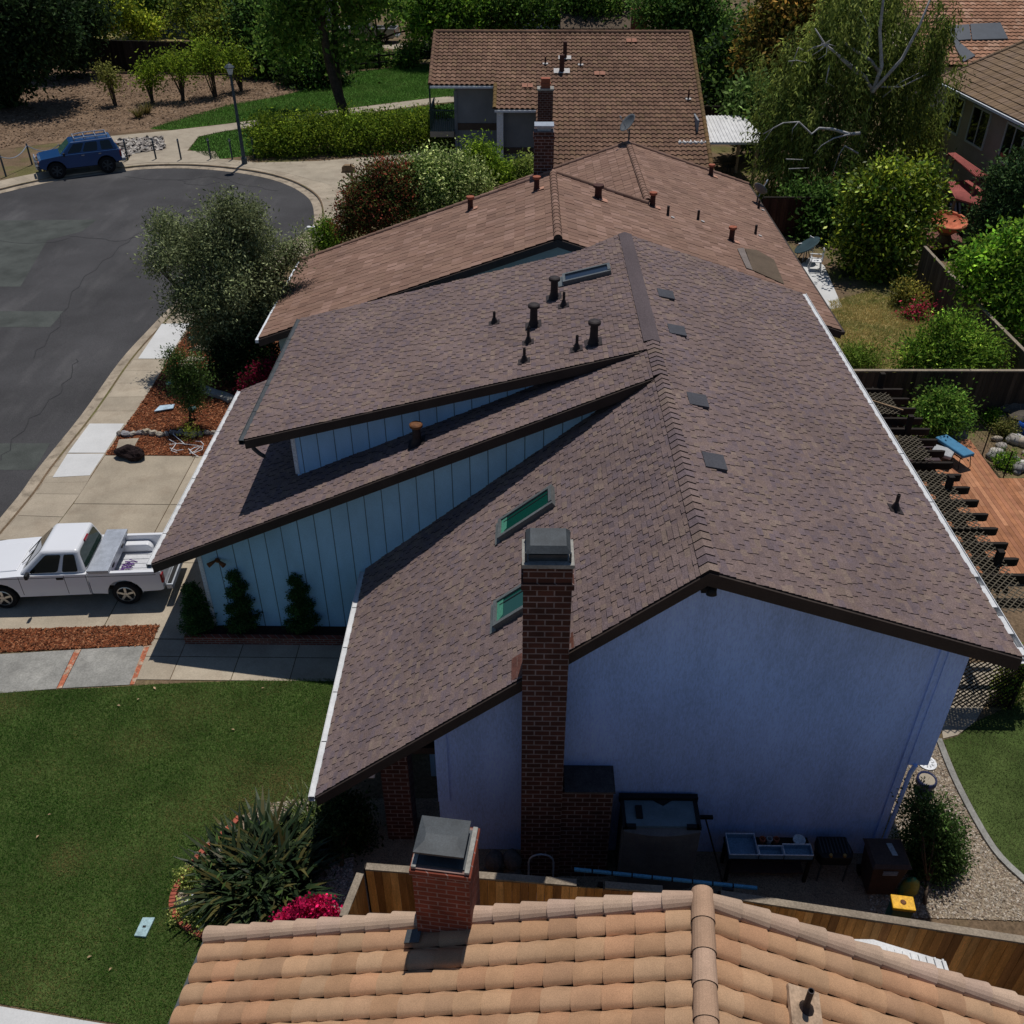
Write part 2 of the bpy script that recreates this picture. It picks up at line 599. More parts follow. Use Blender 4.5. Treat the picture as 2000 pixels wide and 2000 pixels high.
def leaves(name, blobs, n, size, cols, parent, seed=1, aspect=.5, per=22, shell=.5, up=.35, m='leaf', spread=1.6, droop=0.0, contrast=.35, fuzz=.18):
    """n leaf faces gathered in twigs through a set of ellipsoid blobs (x,y,z,rx,ry,rz)"""
    size *= 1.32
    R = np.random.default_rng(seed)
    B = np.array(blobs, dtype=float)
    w = (B[:, 3] * B[:, 4] * B[:, 5]) ** (2 / 3.)
    w /= w.sum()
    nt_ = max(4, n // per)
    bi = R.choice(len(B), nt_, p=w)
    d = unit(R.normal(size=(nt_, 3)))
    r = shell + (1 - shell) * R.random((nt_, 1)) ** .6
    r *= 1 + fuzz * R.normal(size=(nt_, 1))
    tc = B[bi, :3] + d * r * B[bi, 3:]
    out = unit(d / B[bi, 3:])
    twig = R.integers(0, nt_, n)
    jit = R.normal(size=(n, 3)) * size * spread
    if droop:
        jit[:, 2] = -np.abs(R.normal(size=n)) * droop
        jit[:, :2] *= .42
    p = tc[twig] + jit
    p[:, 2] = np.maximum(p[:, 2], .03)
    ax = unit(R.normal(size=(n, 3)) + out[twig] * .7 + np.array([0, 0, -1.8 if droop else .1]))
    nn = unit(out[twig] * .8 + R.normal(size=(n, 3)) * .75 + np.array([0, 0, up]))
    sd = unit(np.cross(nn, ax))
    s = size * (0.65 + .7 * R.random((n, 1)))
    v = np.stack([p, p + ax * s * .5 + sd * s * aspect * .5, p + ax * s, p + ax * s * .5 - sd * s * aspect * .5], axis=1)
    cols = np.array(cols, dtype=float) * np.array([2.3, 2.35, 1.55])
    ct = R.integers(0, len(cols), nt_)
    mixed = R.random(n) < .25
    ci = np.where(mixed, R.integers(0, len(cols), n), ct[twig])
    tb = np.exp(R.normal(size=nt_) * contrast)[twig]
    lb = .75 + .5 * R.random(n)
    t = cols[ci] * (tb * lb)[:, None]
    return numpy_mesh(name, v, 4, t, M[m], parent)


def blades(name, centre, n, length, width, cols, parent, seed=1, spread=.25, lean=.6, m='glossy_leaf', curve=.5):
    """strap leaves fanning out of a clump, each bent in three facets"""
    R = np.random.default_rng(seed)
    c = np.array(centre, dtype=float)
    a = R.random(n) * 6.283
    rr = spread * np.sqrt(R.random(n))
    base = c + np.stack([np.cos(a) * rr, np.sin(a) * rr, np.zeros(n)], 1)
    a2 = a + R.normal(size=n) * .5
    hx = np.stack([np.cos(a2), np.sin(a2), np.zeros(n)], 1)
    ln = length * (.55 + .6 * R.random((n, 1)))
    th = lean * (.25 + .9 * R.random((n, 1)))
    sd = np.stack([-np.sin(a2), np.cos(a2), np.zeros(n)], 1)
    segs = 4
    pts = [base]
    for k in range(segs):
        ang = th + curve * (k + .5) / segs * (0.4 + R.random((n, 1)))
        pts.append(pts[-1] + (hx * np.sin(ang) + np.array([0, 0, 1.]) * np.cos(ang)) * ln / segs)
    ws = np.array([.55, .95, 1.0, .7, .05]) * width
    vs, ts = [], []
    cols = np.array(cols, dtype=float)
    ci = cols[R.integers(0, len(cols), n)] * (.6 + .8 * R.random((n, 1)))
    for k in range(segs):
        w0, w1 = ws[k], ws[k + 1]
        vs.append(np.stack([pts[k] - sd * w0, pts[k] + sd * w0, pts[k + 1] + sd * w1, pts[k + 1] - sd * w1], 1))
        ts.append(ci)
    return numpy_mesh(name, np.concatenate(vs), 4, np.concatenate(ts), M[m], parent)


def in_poly(px, py, poly):
    ins = np.zeros(len(px), dtype=bool)
    j = len(poly) - 1
    for i in range(len(poly)):
        xi, yi = poly[i][0], poly[i][1]
        xj, yj = poly[j][0], poly[j][1]
        c = ((yi > py) != (yj > py)) & (px < (xj - xi) * (py - yi) / (yj - yi + 1e-12) + xi)
        ins ^= c
        j = i
    return ins


def sample_poly(poly, n, R):
    xs = [p[0] for p in poly]
    ys = [p[1] for p in poly]
    m = int(n * 3) + 50
    px = R.uniform(min(xs), max(xs), m)
    py = R.uniform(min(ys), max(ys), m)
    k = in_poly(px, py, poly)
    return px[k][:n], py[k][:n]


def grass(name, label, poly, n, h, w, cols, z=0.005, seed=3, m='leaf', spots=()):
    R = np.random.default_rng(seed)
    x, y = sample_poly(poly, n, R)
    n = len(x)
    a = R.random(n) * 6.283
    sd = np.stack([np.cos(a), np.sin(a), np.zeros(n)], 1) * w
    base = np.stack([x, y, np.full(n, z)], 1)
    tip = base + np.stack([R.normal(size=n) * h * .6, R.normal(size=n) * h * .6, h * (.5 + .7 * R.random(n))], 1)
    v = np.stack([base - sd, base + sd, tip], 1)
    # broad patches of lusher and drier turf
    pt = np.sin(x * .9 + 1.3 * np.sin(y * .7)) * np.sin(y * 1.1 + 1.7 * np.sin(x * .5)) + .6 * np.sin(x * 2.3 + y * 1.7) * np.sin(y * 2.9 - x)
    cols = np.array(cols, dtype=float)
    f = .46 + .24 * pt + .22 * R.normal(size=n)
    for sx, sy, sr, sk in spots:
        f += sk * np.exp(-((x - sx) ** 2 + (y - sy) ** 2) / sr ** 2)
    f = np.clip(f, 0, 1)
    idx = np.clip((f * len(cols)).astype(int), 0, len(cols) - 1)
    t = cols[idx] * (.7 + .6 * R.random((n, 1)))
    o = numpy_mesh(name, v, 3, t, M[m])
    return tag(o, label, 'grass', kind='stuff')


def chips(name, label, cat, poly, n, size, cols, z=0.01, seed=3, thick=.3, m='chip', asp=.45):
    R = np.random.default_rng(seed)
    x, y = sample_poly(poly, n, R)
    n = len(x)
    p = np.stack([x, y, z + R.random(n) * size * thick], 1)
    ax = unit(np.concatenate([R.normal(size=(n, 2)), R.normal(size=(n, 1)) * .25], 1))
    nn = unit(np.concatenate([R.normal(size=(n, 2)) * .4, np.ones((n, 1))], 1))
    sd = unit(np.cross(nn, ax))
    s = size * (.5 + R.random((n, 1)))
    v = np.stack([p - ax * s, p + sd * s * asp, p + ax * s, p - sd * s * asp], 1)
    cols = np.array(cols, dtype=float)
    t = cols[R.integers(0, len(cols), n)] * (.6 + .8 * R.random((n, 1)))
    o = numpy_mesh(name, v, 4, t, M[m])
    return tag(o, label, cat, kind='stuff')


def tree_limbs(base, blobs, r0, parent, m='trunk', seed=1, k=3, name='trunk'):
    """tapered trunk that forks into a limb for every blob, each limb with side twigs"""
    rnd = random.Random(seed)
    mb = MB()
    base = Vector(base)
    cx = sum(b[0] for b in blobs) / len(blobs)
    cy = sum(b[1] for b in blobs) / len(blobs)
    zs = sorted(b[2] for b in blobs)
    fork = Vector((base.x + (cx - base.x) * .35, base.y + (cy - base.y) * .35, base.z + max(.25, (zs[0] - base.z) * .55)))
    mid = (base + fork) / 2 + Vector((rnd.uniform(-.1, .1), rnd.uniform(-.1, .1), 0)) * r0 * 4
    mb.tube([base - Vector((0, 0, .05)), base + Vector((0, 0, r0)), mid, fork], [r0 * 1.35, r0 * 1.05, r0 * .9, r0 * .72], 9)
    for b in blobs:
        c = Vector(b[:3])
        m1 = fork.lerp(c, .45) + Vector((rnd.uniform(-.2, .2), rnd.uniform(-.2, .2), rnd.uniform(0, .3))) * b[3]
        mb.tube([fork - Vector((0, 0, r0 * .3)), m1, c], [r0 * .6, r0 * .36, r0 * .12], 6)
        for _ in range(k):
            e = c + Vector((rnd.uniform(-1, 1) * b[3], rnd.uniform(-1, 1) * b[4], rnd.uniform(-.3, 1) * b[5])) * .8
            s = m1.lerp(c, rnd.uniform(.1, .8))
            mb.tube([s, s.lerp(e, .5) + Vector((0, 0, .1 * b[5])), e], [r0 * .24, r0 * .14, r0 * .04], 5)
    return mb.build(name, M[m], parent, smooth=True)


def px_blobs(y, lst, z_min=.1):
    """blobs given as (u, v, r in px, depth offset m, squash) on the upright plane at y"""
    out = []
    for it in lst:
        u, v, r = it[0], it[1], it[2]
        dy = it[3] if len(it) > 3 else 0
        sq = it[4] if len(it) > 4 else .9
        p = V(u, v, y + dy)
        q = r * mpp(p)
        out.append((p.x, p.y, max(p.z, z_min), q, q, q * sq))
    return out


# ---------------------------------------------------------------- the setting
def sheet(name, poly, z, m, skirt=0.0, kind='structure'):
    mb = MB()
    poly = [(p[0], p[1]) for p in poly]
    if skirt > 0:
        mb.prism(poly, z - skirt, z)
    else:
        n = len(poly)
        area = sum(poly[i][0] * poly[(i + 1) % n][1] - poly[(i + 1) % n][0] * poly[i][1] for i in range(n))
        if area < 0:
            poly = poly[::-1]
        mb.face([(p[0], p[1], z) for p in poly])
    o = mb.build(name, M[m])
    o['kind'] = kind
    return o


def GP(lst, z=0.0):
    return [G(u, v, z) for u, v in lst]


def smooth_line(pts, n=4, closed=False):
    """Catmull-Rom through plan points"""
    out = []
    m = len(pts)
    for i in range(m - 1):
        p0 = pts[max(i - 1, 0)]
        p1, p2 = pts[i], pts[i + 1]
        p3 = pts[min(i + 2, m - 1)]
        for k in range(n):
            t = k / n
            q = []
            for a in range(2):
                q.append(.5 * (2 * p1[a] + (p2[a] - p0[a]) * t + (2 * p0[a] - 5 * p1[a] + 4 * p2[a] - p3[a]) * t * t + (3 * p1[a] - p0[a] - 3 * p2[a] + p3[a]) * t ** 3))
            out.append(tuple(q))
    out.append((pts[-1][0], pts[-1][1]))
    return out


def offset_line(pts, d):
    out = []
    m = len(pts)
    for i in range(m):
        a = pts[max(i - 1, 0)]
        b = pts[min(i + 1, m - 1)]
        dx, dy = b[0] - a[0], b[1] - a[1]
        L = math.hypot(dx, dy) or 1
        out.append((pts[i][0] + dy / L * d, pts[i][1] - dx / L * d))
    return out


ROAD_Z = -.12
edge_px = [(0, 1012), (72, 918), (160, 809), (232, 708), (286, 648), (345, 590), (418, 545), (500, 505), (566, 472), (606, 445),
           (613, 430), (610, 400), (594, 380), (558, 360), (507, 345), (435, 334), (362, 329), (290, 330), (232, 336), (130, 350), (54, 365), (0, 378), (-120, 402), (-300, 450)]
edge = smooth_line([(-17.2, -12.0), (-16.7, 2.0), (-16.1, 13.0)] + [tuple(G(u, v, ROAD_Z)[:2]) for u, v in edge_px], 4)
gut = offset_line(edge, .46)
kerb_out = offset_line(edge, .60)
walk_out = offset_line(edge, 1.95)

# ground with the street cut out of it, kept as one sheet to the horizon
far_left = [(-75, edge[-1][1] - 6), (-75, edge[0][1] + 2)]
hole = [tuple(p) for p in gut] + [(-75, gut[-1][1] - 10), (-75, gut[0][1] - 6)]
outer = [(-420, -60), (420, -60), (420, 620), (-420, 620)]
tri = tessellate_polygon([[Vector((*p, 0)) for p in outer], [Vector((*p, 0)) for p in hole]])
flat = outer + hole
mb = MB()
fs = []
for t in tri:
    a, b, c = [flat[i] for i in t]
    if (b[0] - a[0]) * (c[1] - a[1]) - (b[1] - a[1]) * (c[0] - a[0]) < 0:
        t = (t[0], t[2], t[1])
    fs.append(tuple(t))
mb.quadmesh([(p[0], p[1], 0) for p in flat], fs)
o = mb.build('ground', M['soil'])
o['kind'] = 'structure'

road_poly = [tuple(p) for p in offset_line(edge, .05)] + [(-74, edge[-1][1] - 8), (-74, edge[0][1] - 4)]
sheet('road', road_poly, ROAD_Z, 'asphalt')


def band(name, a, b, za, zb, m, face_down=None):
    mb = MB()
    for i in range(len(a) - 1):
        mb.face([(*a[i], za), (*b[i], zb), (*b[i + 1], zb), (*a[i + 1], za)][::-1])
    o = mb.build(name, M[m])
    o['kind'] = 'structure'
    return o


# gutter pan, kerb face and top, pavement
mb = MB()
prof = [(edge, ROAD_Z + .006), (gut, ROAD_Z + .035), (offset_line(edge, .50), -.004), (kerb_out, .006)]
for (a, za), (b, zb) in zip(prof[:-1], prof[1:]):
    for i in range(len(a) - 1):
        mb.face([(*a[i], za), (*a[i + 1], za), (*b[i + 1], zb), (*b[i], zb)])
o = mb.build('kerb', M['kerb'])
o['kind'] = 'structure'
# pavement laid in slabs with narrow joints
mb = MB()
acc = 0
rnd = random.Random(5)
for i in range(len(kerb_out) - 1):
    a0, a1 = Vector(kerb_out[i]), Vector(kerb_out[i + 1])
    b0, b1 = Vector(walk_out[i]), Vector(walk_out[i + 1])
    L = (a1 - a0).length
    k = max(1, round(L / 1.5))
    for j in range(k):
        t0, t1 = j / k + .006, (j + 1) / k - .006
        t = rnd.uniform(.88, 1.1)
        mb.face([(*a0.lerp(a1, t0), .006), (*a0.lerp(a1, t1), .006), (*b0.lerp(b1, t1), .012), (*b0.lerp(b1, t0), .012)], (t, t, t * .99))
M['slab'] = mat('pavement_slab', (.375, .32, .25), .9, .14, .9, .12, 30, col2=(.31, .255, .195), c2s=1.2, c2=(.5, .75), tint=True, bump=.15, bs=90, bd=.005, spec=.15)
o = mb.build('pavement', M['slab'])
o['kind'] = 'structure'


def slab(name, px, z, m):
    return sheet(name, GP(px), z, m)


# newly poured white squares in the pavement
slab('pavement_patch', [(316, 633), (371, 632), (328, 701), (270, 701)], .017, 'white_concrete')
slab('pavement_patch', [(175, 828), (243, 828), (205, 885), (133, 885)], .017, 'white_concrete')
slab('pavement_patch', [(132, 887), (204, 887), (176, 929), (103, 933)], .017, 'white_concrete')
# patched asphalt
sheet('road_patch', GP([(-40, 608), (126, 608), (98, 639), (-40, 639)], ROAD_Z), ROAD_Z + .005, 'patch')
sheet('road_patch', GP([(-40, 431), (190, 429), (160, 452), (92, 470), (40, 560), (-40, 560)], ROAD_Z), ROAD_Z + .004, 'patch')
sheet('road_patch', GP([(-40, 866), (98, 866), (68, 918), (-40, 918)], ROAD_Z), ROAD_Z + .005, 'patch')
M['streak'] = mat('worn_streak', (.098, .095, .096), .95, .3, .9, .35, 40, spec=.1)
M['crack'] = mat('crack_sealant', (.028, .028, .030), .7, .2, 4)
for k, q in enumerate([[(-20, 470), (90, 475), (150, 462), (230, 470), (300, 455)], [(60, 700), (110, 640), (150, 560), (215, 500), (280, 450), (380, 400)], [(240, 345), (330, 352), (420, 346), (470, 360), (540, 372)], [(0, 900), (50, 830), (120, 760), (150, 700)], [(350, 352), (385, 362), (430, 356)]]):
    pts = smooth_line([tuple(G(u, v, ROAD_Z)[:2]) for u, v in q], 6)
    pts = [(x + .12 * math.sin(i * 2.1 + k), y + .1 * math.sin(i * 1.3)) for i, (x, y) in enumerate(pts)]
    mb = MB()
    o2 = offset_line(pts, .035)
    for i in range(len(pts) - 1):
        mb.face([(*pts[i], ROAD_Z + .0085), (*o2[i], ROAD_Z + .0085), (*o2[i + 1], ROAD_Z + .0085), (*pts[i + 1], ROAD_Z + .0085)])
    mb.build('road_crack', M['crack'])['kind'] = 'structure'

# driveway in slabs and the garden walk
drive_x = [(180, 922), (400, 912), (430, 912)]
mb = MB()
gx0 = -7.75


def wx(yv):
    """pavement's house-side edge at depth y"""
    best = min(walk_out, key=lambda p: abs(p[1] - yv) + (0 if p[0] > -22 and p[1] < 40 else 99))
    return best[0]


ys = [17.35, 20.4, 23.2, 25.95]
for i in range(3):
    for j in range(2):
        y0, y1 = ys[i] + .012, ys[i + 1] - .012
        xl0, xl1 = wx(y0) + .02, wx(y1) + .02
        xm = -10.6
        a = (xl0, xl1, xm - .012) if j == 0 else (xm + .012, xm + .012, gx0)
        t = rnd.uniform(.9, 1.1)
        mb.face([(a[0], y0, .018), (a[2], y0, .018), (a[2], y1, .018), (a[1], y1, .018)], (t, t, t * .98))
o = mb.build('driveway', M['slab'])
o['kind'] = 'structure'
mb = MB()
xs = [-9.35, -8.35, -6.9, -5.5, -4.15, -2.4]
for i in range(5):
    for (y0, y1) in ((15.95, 16.72), (16.74, 17.33)):
        t = rnd.uniform(.92, 1.08)
        mb.face([(xs[i] + .01, y0, .016), (xs[i + 1] - .01, y0, .016), (xs[i + 1] - .01, y1, .016), (xs[i] + .01, y1, .016)], (t, t, t * .98))
o = mb.build('garden_path', M['slab'])
o['kind'] = 'structure'
slab('stepping_slab', [(-90, 1284), (146, 1270), (110, 1346), (-90, 1362)], .018, 'grey_slab')
slab('stepping_slab', [(160, 1269), (282, 1262), (253, 1338), (122, 1345)], .018, 'grey_slab')
M['brick_flat'] = mat('brick_paver', (.40, .13, .07), .9, .3, 6, .3, 30, col2=(.45, .33, .24), c2s=5, c2=(.5, .6))
slab('brick_strip', [(147, 1270), (159, 1269), (121, 1345), (111, 1346)], .021, 'brick_flat')
slab('brick_strip', [(283, 1262), (293, 1262), (263, 1338), (254, 1338)], .021, 'brick_flat')

# front lawn
lawn_px = [(-190, 1372), (0, 1353), (250, 1341), (300, 1337), (480, 1330), (668, 1326), (640, 1450), (620, 1560), (560, 1570), (470, 1610), (385, 1690), (340, 1750), (352, 1800), (410, 1835), (352, 2040), (250, 2003), (0, 1961), (-560, 1872)]
lawn_poly = GP(lawn_px)
sheet('lawn', lawn_poly, .012, 'lawn')
grass('grass', 'thick green blades of the front lawn', lawn_poly, 185000, .05, .006,
      [(.045, .118, .018), (.060, .15, .022), (.076, .168, .028), (.105, .18, .038), (.155, .19, .055), (.24, .205, .075)], z=.012, seed=4, spots=[(*G(130, 1685)[:2], .45, .7), (*G(490, 1580)[:2], .7, .6), (*G(20, 1365)[:2], .8, .5), (*G(330, 1790)[:2], .35, .6), (*G(560, 1545)[:2], .6, .5)])
slab('concrete_border', [(-560, 1877), (0, 1966), (250, 2008), (352, 2046), (352, 2200), (-700, 2050)], .014, 'white_concrete')

# mulch beds
bed_a = [(252, 822), (268, 800), (312, 735), (330, 700), (372, 640), (400, 640), (560, 640), (580, 700), (480, 760), (402, 890), (396, 908), (190, 912)]
bed_b = [(-90, 1236), (0, 1231), (312, 1222), (294, 1261), (0, 1274), (-90, 1280)]
bed_a = [Vector((p.x, max(p.y, 25.97), 0)) for p in GP(bed_a)]
sheet('mulch_bed', bed_a, .016, 'mulch')
slab('mulch_bed', bed_b, .016, 'mulch')
mc = [(.19, .055, .022), (.12, .038, .018), (.26, .085, .035), (.075, .028, .015), (.34, .15, .075)]
chips('wood_chips', 'loose red bark chips of the bed beside the driveway', 'mulch', [(p.x, max(p.y, 26.0)) for p in bed_a], 26000, .045, mc, .02, 8)
chips('wood_chips', 'loose red bark chips of the strip beside the pickup', 'mulch', GP(bed_b), 12000, .045, mc, .02, 9)

# side yard between the stucco wall and the fence, gravel and lawn round the corner
slab('side_yard', [(560, 1560), (700, 1560), (1760, 1560), (1770, 1600), (1730, 1800), (600, 1800), (540, 1760), (600, 1700)], .010, 'gravel')
M['dark_gravel'] = M['gravel']
gravel_px = [(1770, 1440), (1838, 1450), (1868, 1520), (1912, 1605), (1960, 1680), (2030, 1745), (2030, 1800), (1700, 1790), (1690, 1650), (1740, 1500)]
slab('gravel_strip', gravel_px, .014, 'gravel')
chips('gravel', 'pale tan pebbles round the corner of the stucco house', 'gravel', GP(gravel_px), 16000, .022,
      [(.33, .27, .195), (.28, .225, .165), (.38, .32, .25), (.24, .18, .135), (.44, .39, .33)], .017, 12, asp=.8)
chips('gravel', 'grey pebbles of the walk behind the spiky plant', 'gravel', GP([(585, 1700), (632, 1640), (690, 1640), (690, 1790), (560, 1790)]), 6000, .022,
      [(.30, .27, .24), (.42, .38, .34), (.2, .18, .17), (.55, .5, .45)], .014, 13, asp=.8)
edging = smooth_line([tuple(G(u, v)[:2]) for u, v in [(1838, 1446), (1868, 1520), (1912, 1605), (1958, 1675), (2030, 1740)]], 4)
mb = MB()
e2 = offset_line(edging, .13)
e1 = offset_line(edging, 0)
for i in range(len(edging) - 1):
    mb.prism([e1[i], e2[i], e2[i + 1], e1[i + 1]], 0, .07, bottom=False)
o = mb.build('lawn_edging', M['grey_slab'])
o['kind'] = 'structure'
lawn2_px = [(1842, 1446), (1870, 1438), (1905, 1410), (1950, 1390), (2080, 1330), (2500, 1250), (2500, 1800), (2080, 1790), (2030, 1738), (1960, 1674), (1914, 1603), (1871, 1518)]
slab('lawn', lawn2_px, .012, 'lawn')
grass('grass', 'green blades of the lawn at the right corner', GP(lawn2_px), 50000, .05, .006, [(.05, .075, .025), (.07, .10, .032), (.10, .125, .045), (.16, .15, .07)], seed=6)
slab('patio', [(1835, 1405), (1835, 1300), (1990, 1290), (1965, 1345), (1925, 1375), (1905, 1410), (1870, 1436), (1842, 1443)], .016, 'concrete')

# park side: bark slope, lawns, path, rocks
slab('bark_slope', [(-60, 300), (-60, 150), (0, 135), (60, 130), (150, 140), (330, 142), (520, 150), (640, 170), (560, 190), (440, 215), (310, 252), (185, 268), (100, 280)], .012, 'bark_slope')
park_a = [(292, 252), (380, 225), (450, 205), (540, 190), (640, 165), (700, 140), (852, 124), (900, 124), (900, 190), (852, 190), (690, 210), (560, 226), (440, 242), (335, 254)]
park_b = [(370, 292), (388, 268), (440, 257), (560, 240), (700, 224), (900, 200), (900, 262), (700, 262), (520, 300), (420, 312)]
slab('park_lawn', park_a, .014, 'park_lawn')
slab('park_lawn', park_b, .014, 'park_lawn')
pg = [(.06, .15, .022), (.08, .18, .03), (.10, .19, .038), (.13, .2, .05)]
grass('grass', 'mown grass of the park lawn beyond the path', GP(park_a), 45000, .16, .02, pg, seed=14)
grass('grass', 'grass between the park path and the clipped hedge', GP(park_b), 25000, .14, .02, [(.035, .09, .016), (.05, .11, .022), (.07, .12, .03)], seed=15)
slab('park_path', [(176, 270), (335, 255), (440, 243), (560, 227), (690, 211), (852, 191), (900, 186), (900, 198), (852, 202), (700, 222), (560, 239), (440, 256), (388, 267), (368, 292), (352, 315), (316, 315), (318, 285), (180, 276)], .018, 'concrete')
slab('park_path', [(258, 300), (300, 294), (420, 296), (430, 312), (400, 318), (290, 318), (246, 322)], .02, 'concrete')
slab('park_drive', [(425, 318), (500, 318), (620, 315), (760, 304), (900, 296), (900, 320), (740, 345), (700, 358), (668, 377), (640, 360), (560, 338)], .016, 'concrete')
chips('bark_litter', 'coarse bark and dead leaves strewn over the brown slope', 'bark', GP([(-60, 300), (-60, 150), (0, 140), (150, 145), (330, 147), (520, 155), (560, 185), (440, 212), (310, 248), (185, 262), (100, 275)]), 14000, .09, [(.20, .13, .085), (.17, .11, .07), (.25, .17, .115), (.12, .08, .055), (.29, .21, .15)], .015, 18)
rock_px = [(230, 275), (318, 268), (322, 292), (262, 300), (244, 312)]
chips('river_rock', 'pale river rocks in the bed beside the bollards', 'rock', GP(rock_px), 900, .16, [(.42, .38, .34), (.30, .27, .25), (.5, .47, .43), (.22, .2, .19)], .05, 17, asp=.8)
slab('rock_bed', rock_px, .014, 'gravel')
# back gardens
dry_px = [(1620, 590), (1700, 570), (1800, 600), (1840, 640), (1800, 740), (1640, 740)]
slab('dry_lawn', dry_px, .012, 'dry_lawn')
grass('grass', 'parched yellow grass behind the dark fence', GP(dry_px), 22000, .14, .012, [(.56, .43, .17), (.47, .38, .15), (.32, .31, .10), (.2, .25, .07), (.62, .50, .24)], seed=19)
slab('patio', [(1585, 500), (1610, 520), (1645, 600), (1620, 605), (1560, 520)], .016, 'white_concrete')
slab('far_drive', [(720, 92), (835, 80), (860, 112), (830, 108), (800, 90), (770, 96)], .018, 'concrete')
slab('far_lawn', [(130, 95), (180, 62), (300, 58), (360, 60), (360, 96)], .016, 'dry_lawn')
# ---------------------------------------------------------------- roof coverings
def shingle_slope(name, O0, along, up, length, height, parent, expo=.108, wr=(.09, .21), cols=None, thick=.022, mat_='shingle', seed=1, side=(.02, .016, .016), stack=None, rise=.006, hvar=True):
    """courses of overlapping tabs; O0 eave corner, along the eave, up the slope"""
    R = random.Random(seed)
    O0, A, U = Vector(O0), Vector(along).normalized(), Vector(up).normalized()
    Nn = A.cross(U)
    if Nn.z < 0:
        Nn = -Nn
    flip = (A.cross(U)).z < 0
    mb = MB()

    def q(pts, c):
        mb.face(pts[::-1] if flip else pts, c)
    rows = max(1, round(height / expo))
    e = height / rows
    for r in range(rows):
        s = 0.0
        first = True
        t0, t1 = r * e, (r + 1) * e
        hi = False
        patch = R.uniform(0, 6)
        while s < length - 1e-4:
            if stack:
                w = stack * (.5 if (first and r % 2 and stack < .3) else 1)
            else:
                w = R.uniform(*wr)
            s1 = min(length, s + w)
            if length - s1 < .05:
                s1 = length
            first = False
            hi = (not hi) if R.random() < .85 else hi
            h = (thick if hi else thick * .35) if hvar else thick * R.uniform(.8, 1.2)
            if hvar:
                fi = .5 + .07 * math.sin(s * 2.7 + r * .43 + 3 * math.sin(r * .29 + s * 1.1)) + .07 * math.sin(s * .9 - r * .21 + seed) + .25 * R.gauss(0, 1)
                c = cols[int(min(.999, max(0, fi)) * len(cols))]
            else:
                c = R.choice(cols)
            f = R.uniform(.91, 1.09)
            c = (c[0] * f, c[1] * f, c[2] * f)
            gap = 0 if hvar else .013
            b0 = O0 + A * (s + gap) + U * t0
            b1 = O0 + A * (s1 - gap) + U * t0
            a0 = O0 + A * (s + gap) + U * t1
            a1 = O0 + A * (s1 - gap) + U * t1
            n0 = Nn * (h + rise)
            n1 = Nn * (h * .55 + .001)
            q([b0 + n0, b1 + n0, a1 + n1, a0 + n1], c)
            q([b0, b1, b1 + n0, b0 + n0], side)
            q([b0, b0 + n0, a0 + n1, a0], side)
            q([b1, a1, a1 + n1, b1 + n0], side)
            s = s1
    # deck under the covering
    d = Nn * -.015
    dd = Nn * -.11
    P = [O0, O0 + A * length, O0 + A * length + U * height, O0 + U * height]
    q([p + Nn * .0005 for p in P], side)
    q([p + dd for p in P][::-1], (.05, .045, .04))
    for i in range(4):
        j = (i + 1) % 4
        q([P[i] + dd, P[j] + dd, P[j], P[i]], (.05, .037, .032) if hvar else side)
    return mb.build(name, M[mat_], parent)


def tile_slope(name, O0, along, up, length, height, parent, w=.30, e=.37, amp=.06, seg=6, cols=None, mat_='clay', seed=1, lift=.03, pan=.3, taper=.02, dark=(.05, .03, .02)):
    """barrel tiles: every tile an arched shell that laps the one below"""
    R = random.Random(seed)
    O0, A, U = Vector(O0), Vector(along).normalized(), Vector(up).normalized()
    Nn = A.cross(U)
    flip = Nn.z < 0
    if flip:
        Nn = -Nn
    mb = MB()
    cols_n = max(1, round(length / w))
    w = length / cols_n
    rows = max(1, round(height / e))
    e = height / rows
    for cc in range(cols_n):
        for r in range(rows):
            c = R.choice(cols)
            f = R.uniform(.88, 1.12)
            c = (c[0] * f, c[1] * f, c[2] * f)
            s0 = cc * w + R.uniform(-.006, .006)
            lo, hi = [], []
            for k in range(seg + 1):
                x = k / seg
                if x < 1 - pan:
                    h = math.sqrt(max(0, 1 - (2 * x / (1 - pan) - 1) ** 2)) * amp
                else:
                    h = -.18 * amp * math.sin(math.pi * (x - 1 + pan) / pan)
                tp = taper * (x - .5)
                lo.append(O0 + A * (s0 + x * w + tp) + U * (r * e - .015) + Nn * (h + lift))
                hi.append(O0 + A * (s0 + x * w - tp) + U * ((r + 1) * e) + Nn * (h * .9 + .002))
            m1 = seg + 1
            mb.quadmesh(lo + hi, [((k, m1 + k, m1 + k + 1, k + 1) if flip else (k, k + 1, m1 + k + 1, m1 + k)) for k in range(seg)], c)
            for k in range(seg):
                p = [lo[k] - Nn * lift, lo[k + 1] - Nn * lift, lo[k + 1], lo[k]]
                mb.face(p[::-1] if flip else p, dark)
    P = [O0, O0 + A * length, O0 + A * length + U * height, O0 + U * height]
    lowd = Nn * -.05
    mb.face([p + lowd for p in (P[::-1] if flip else P)], dark)
    mb.face([p + lowd * 2.6 for p in (P if flip else P[::-1])], (.05, .045, .04))
    for i in range(4):
        j = (i + 1) % 4
        p = [P[i] + lowd * 2.6, P[j] + lowd * 2.6, P[j] + lowd, P[i] + lowd]
        mb.face(p[::-1] if flip else p, dark)
    return mb.build(name, M[mat_], parent, smooth=True)


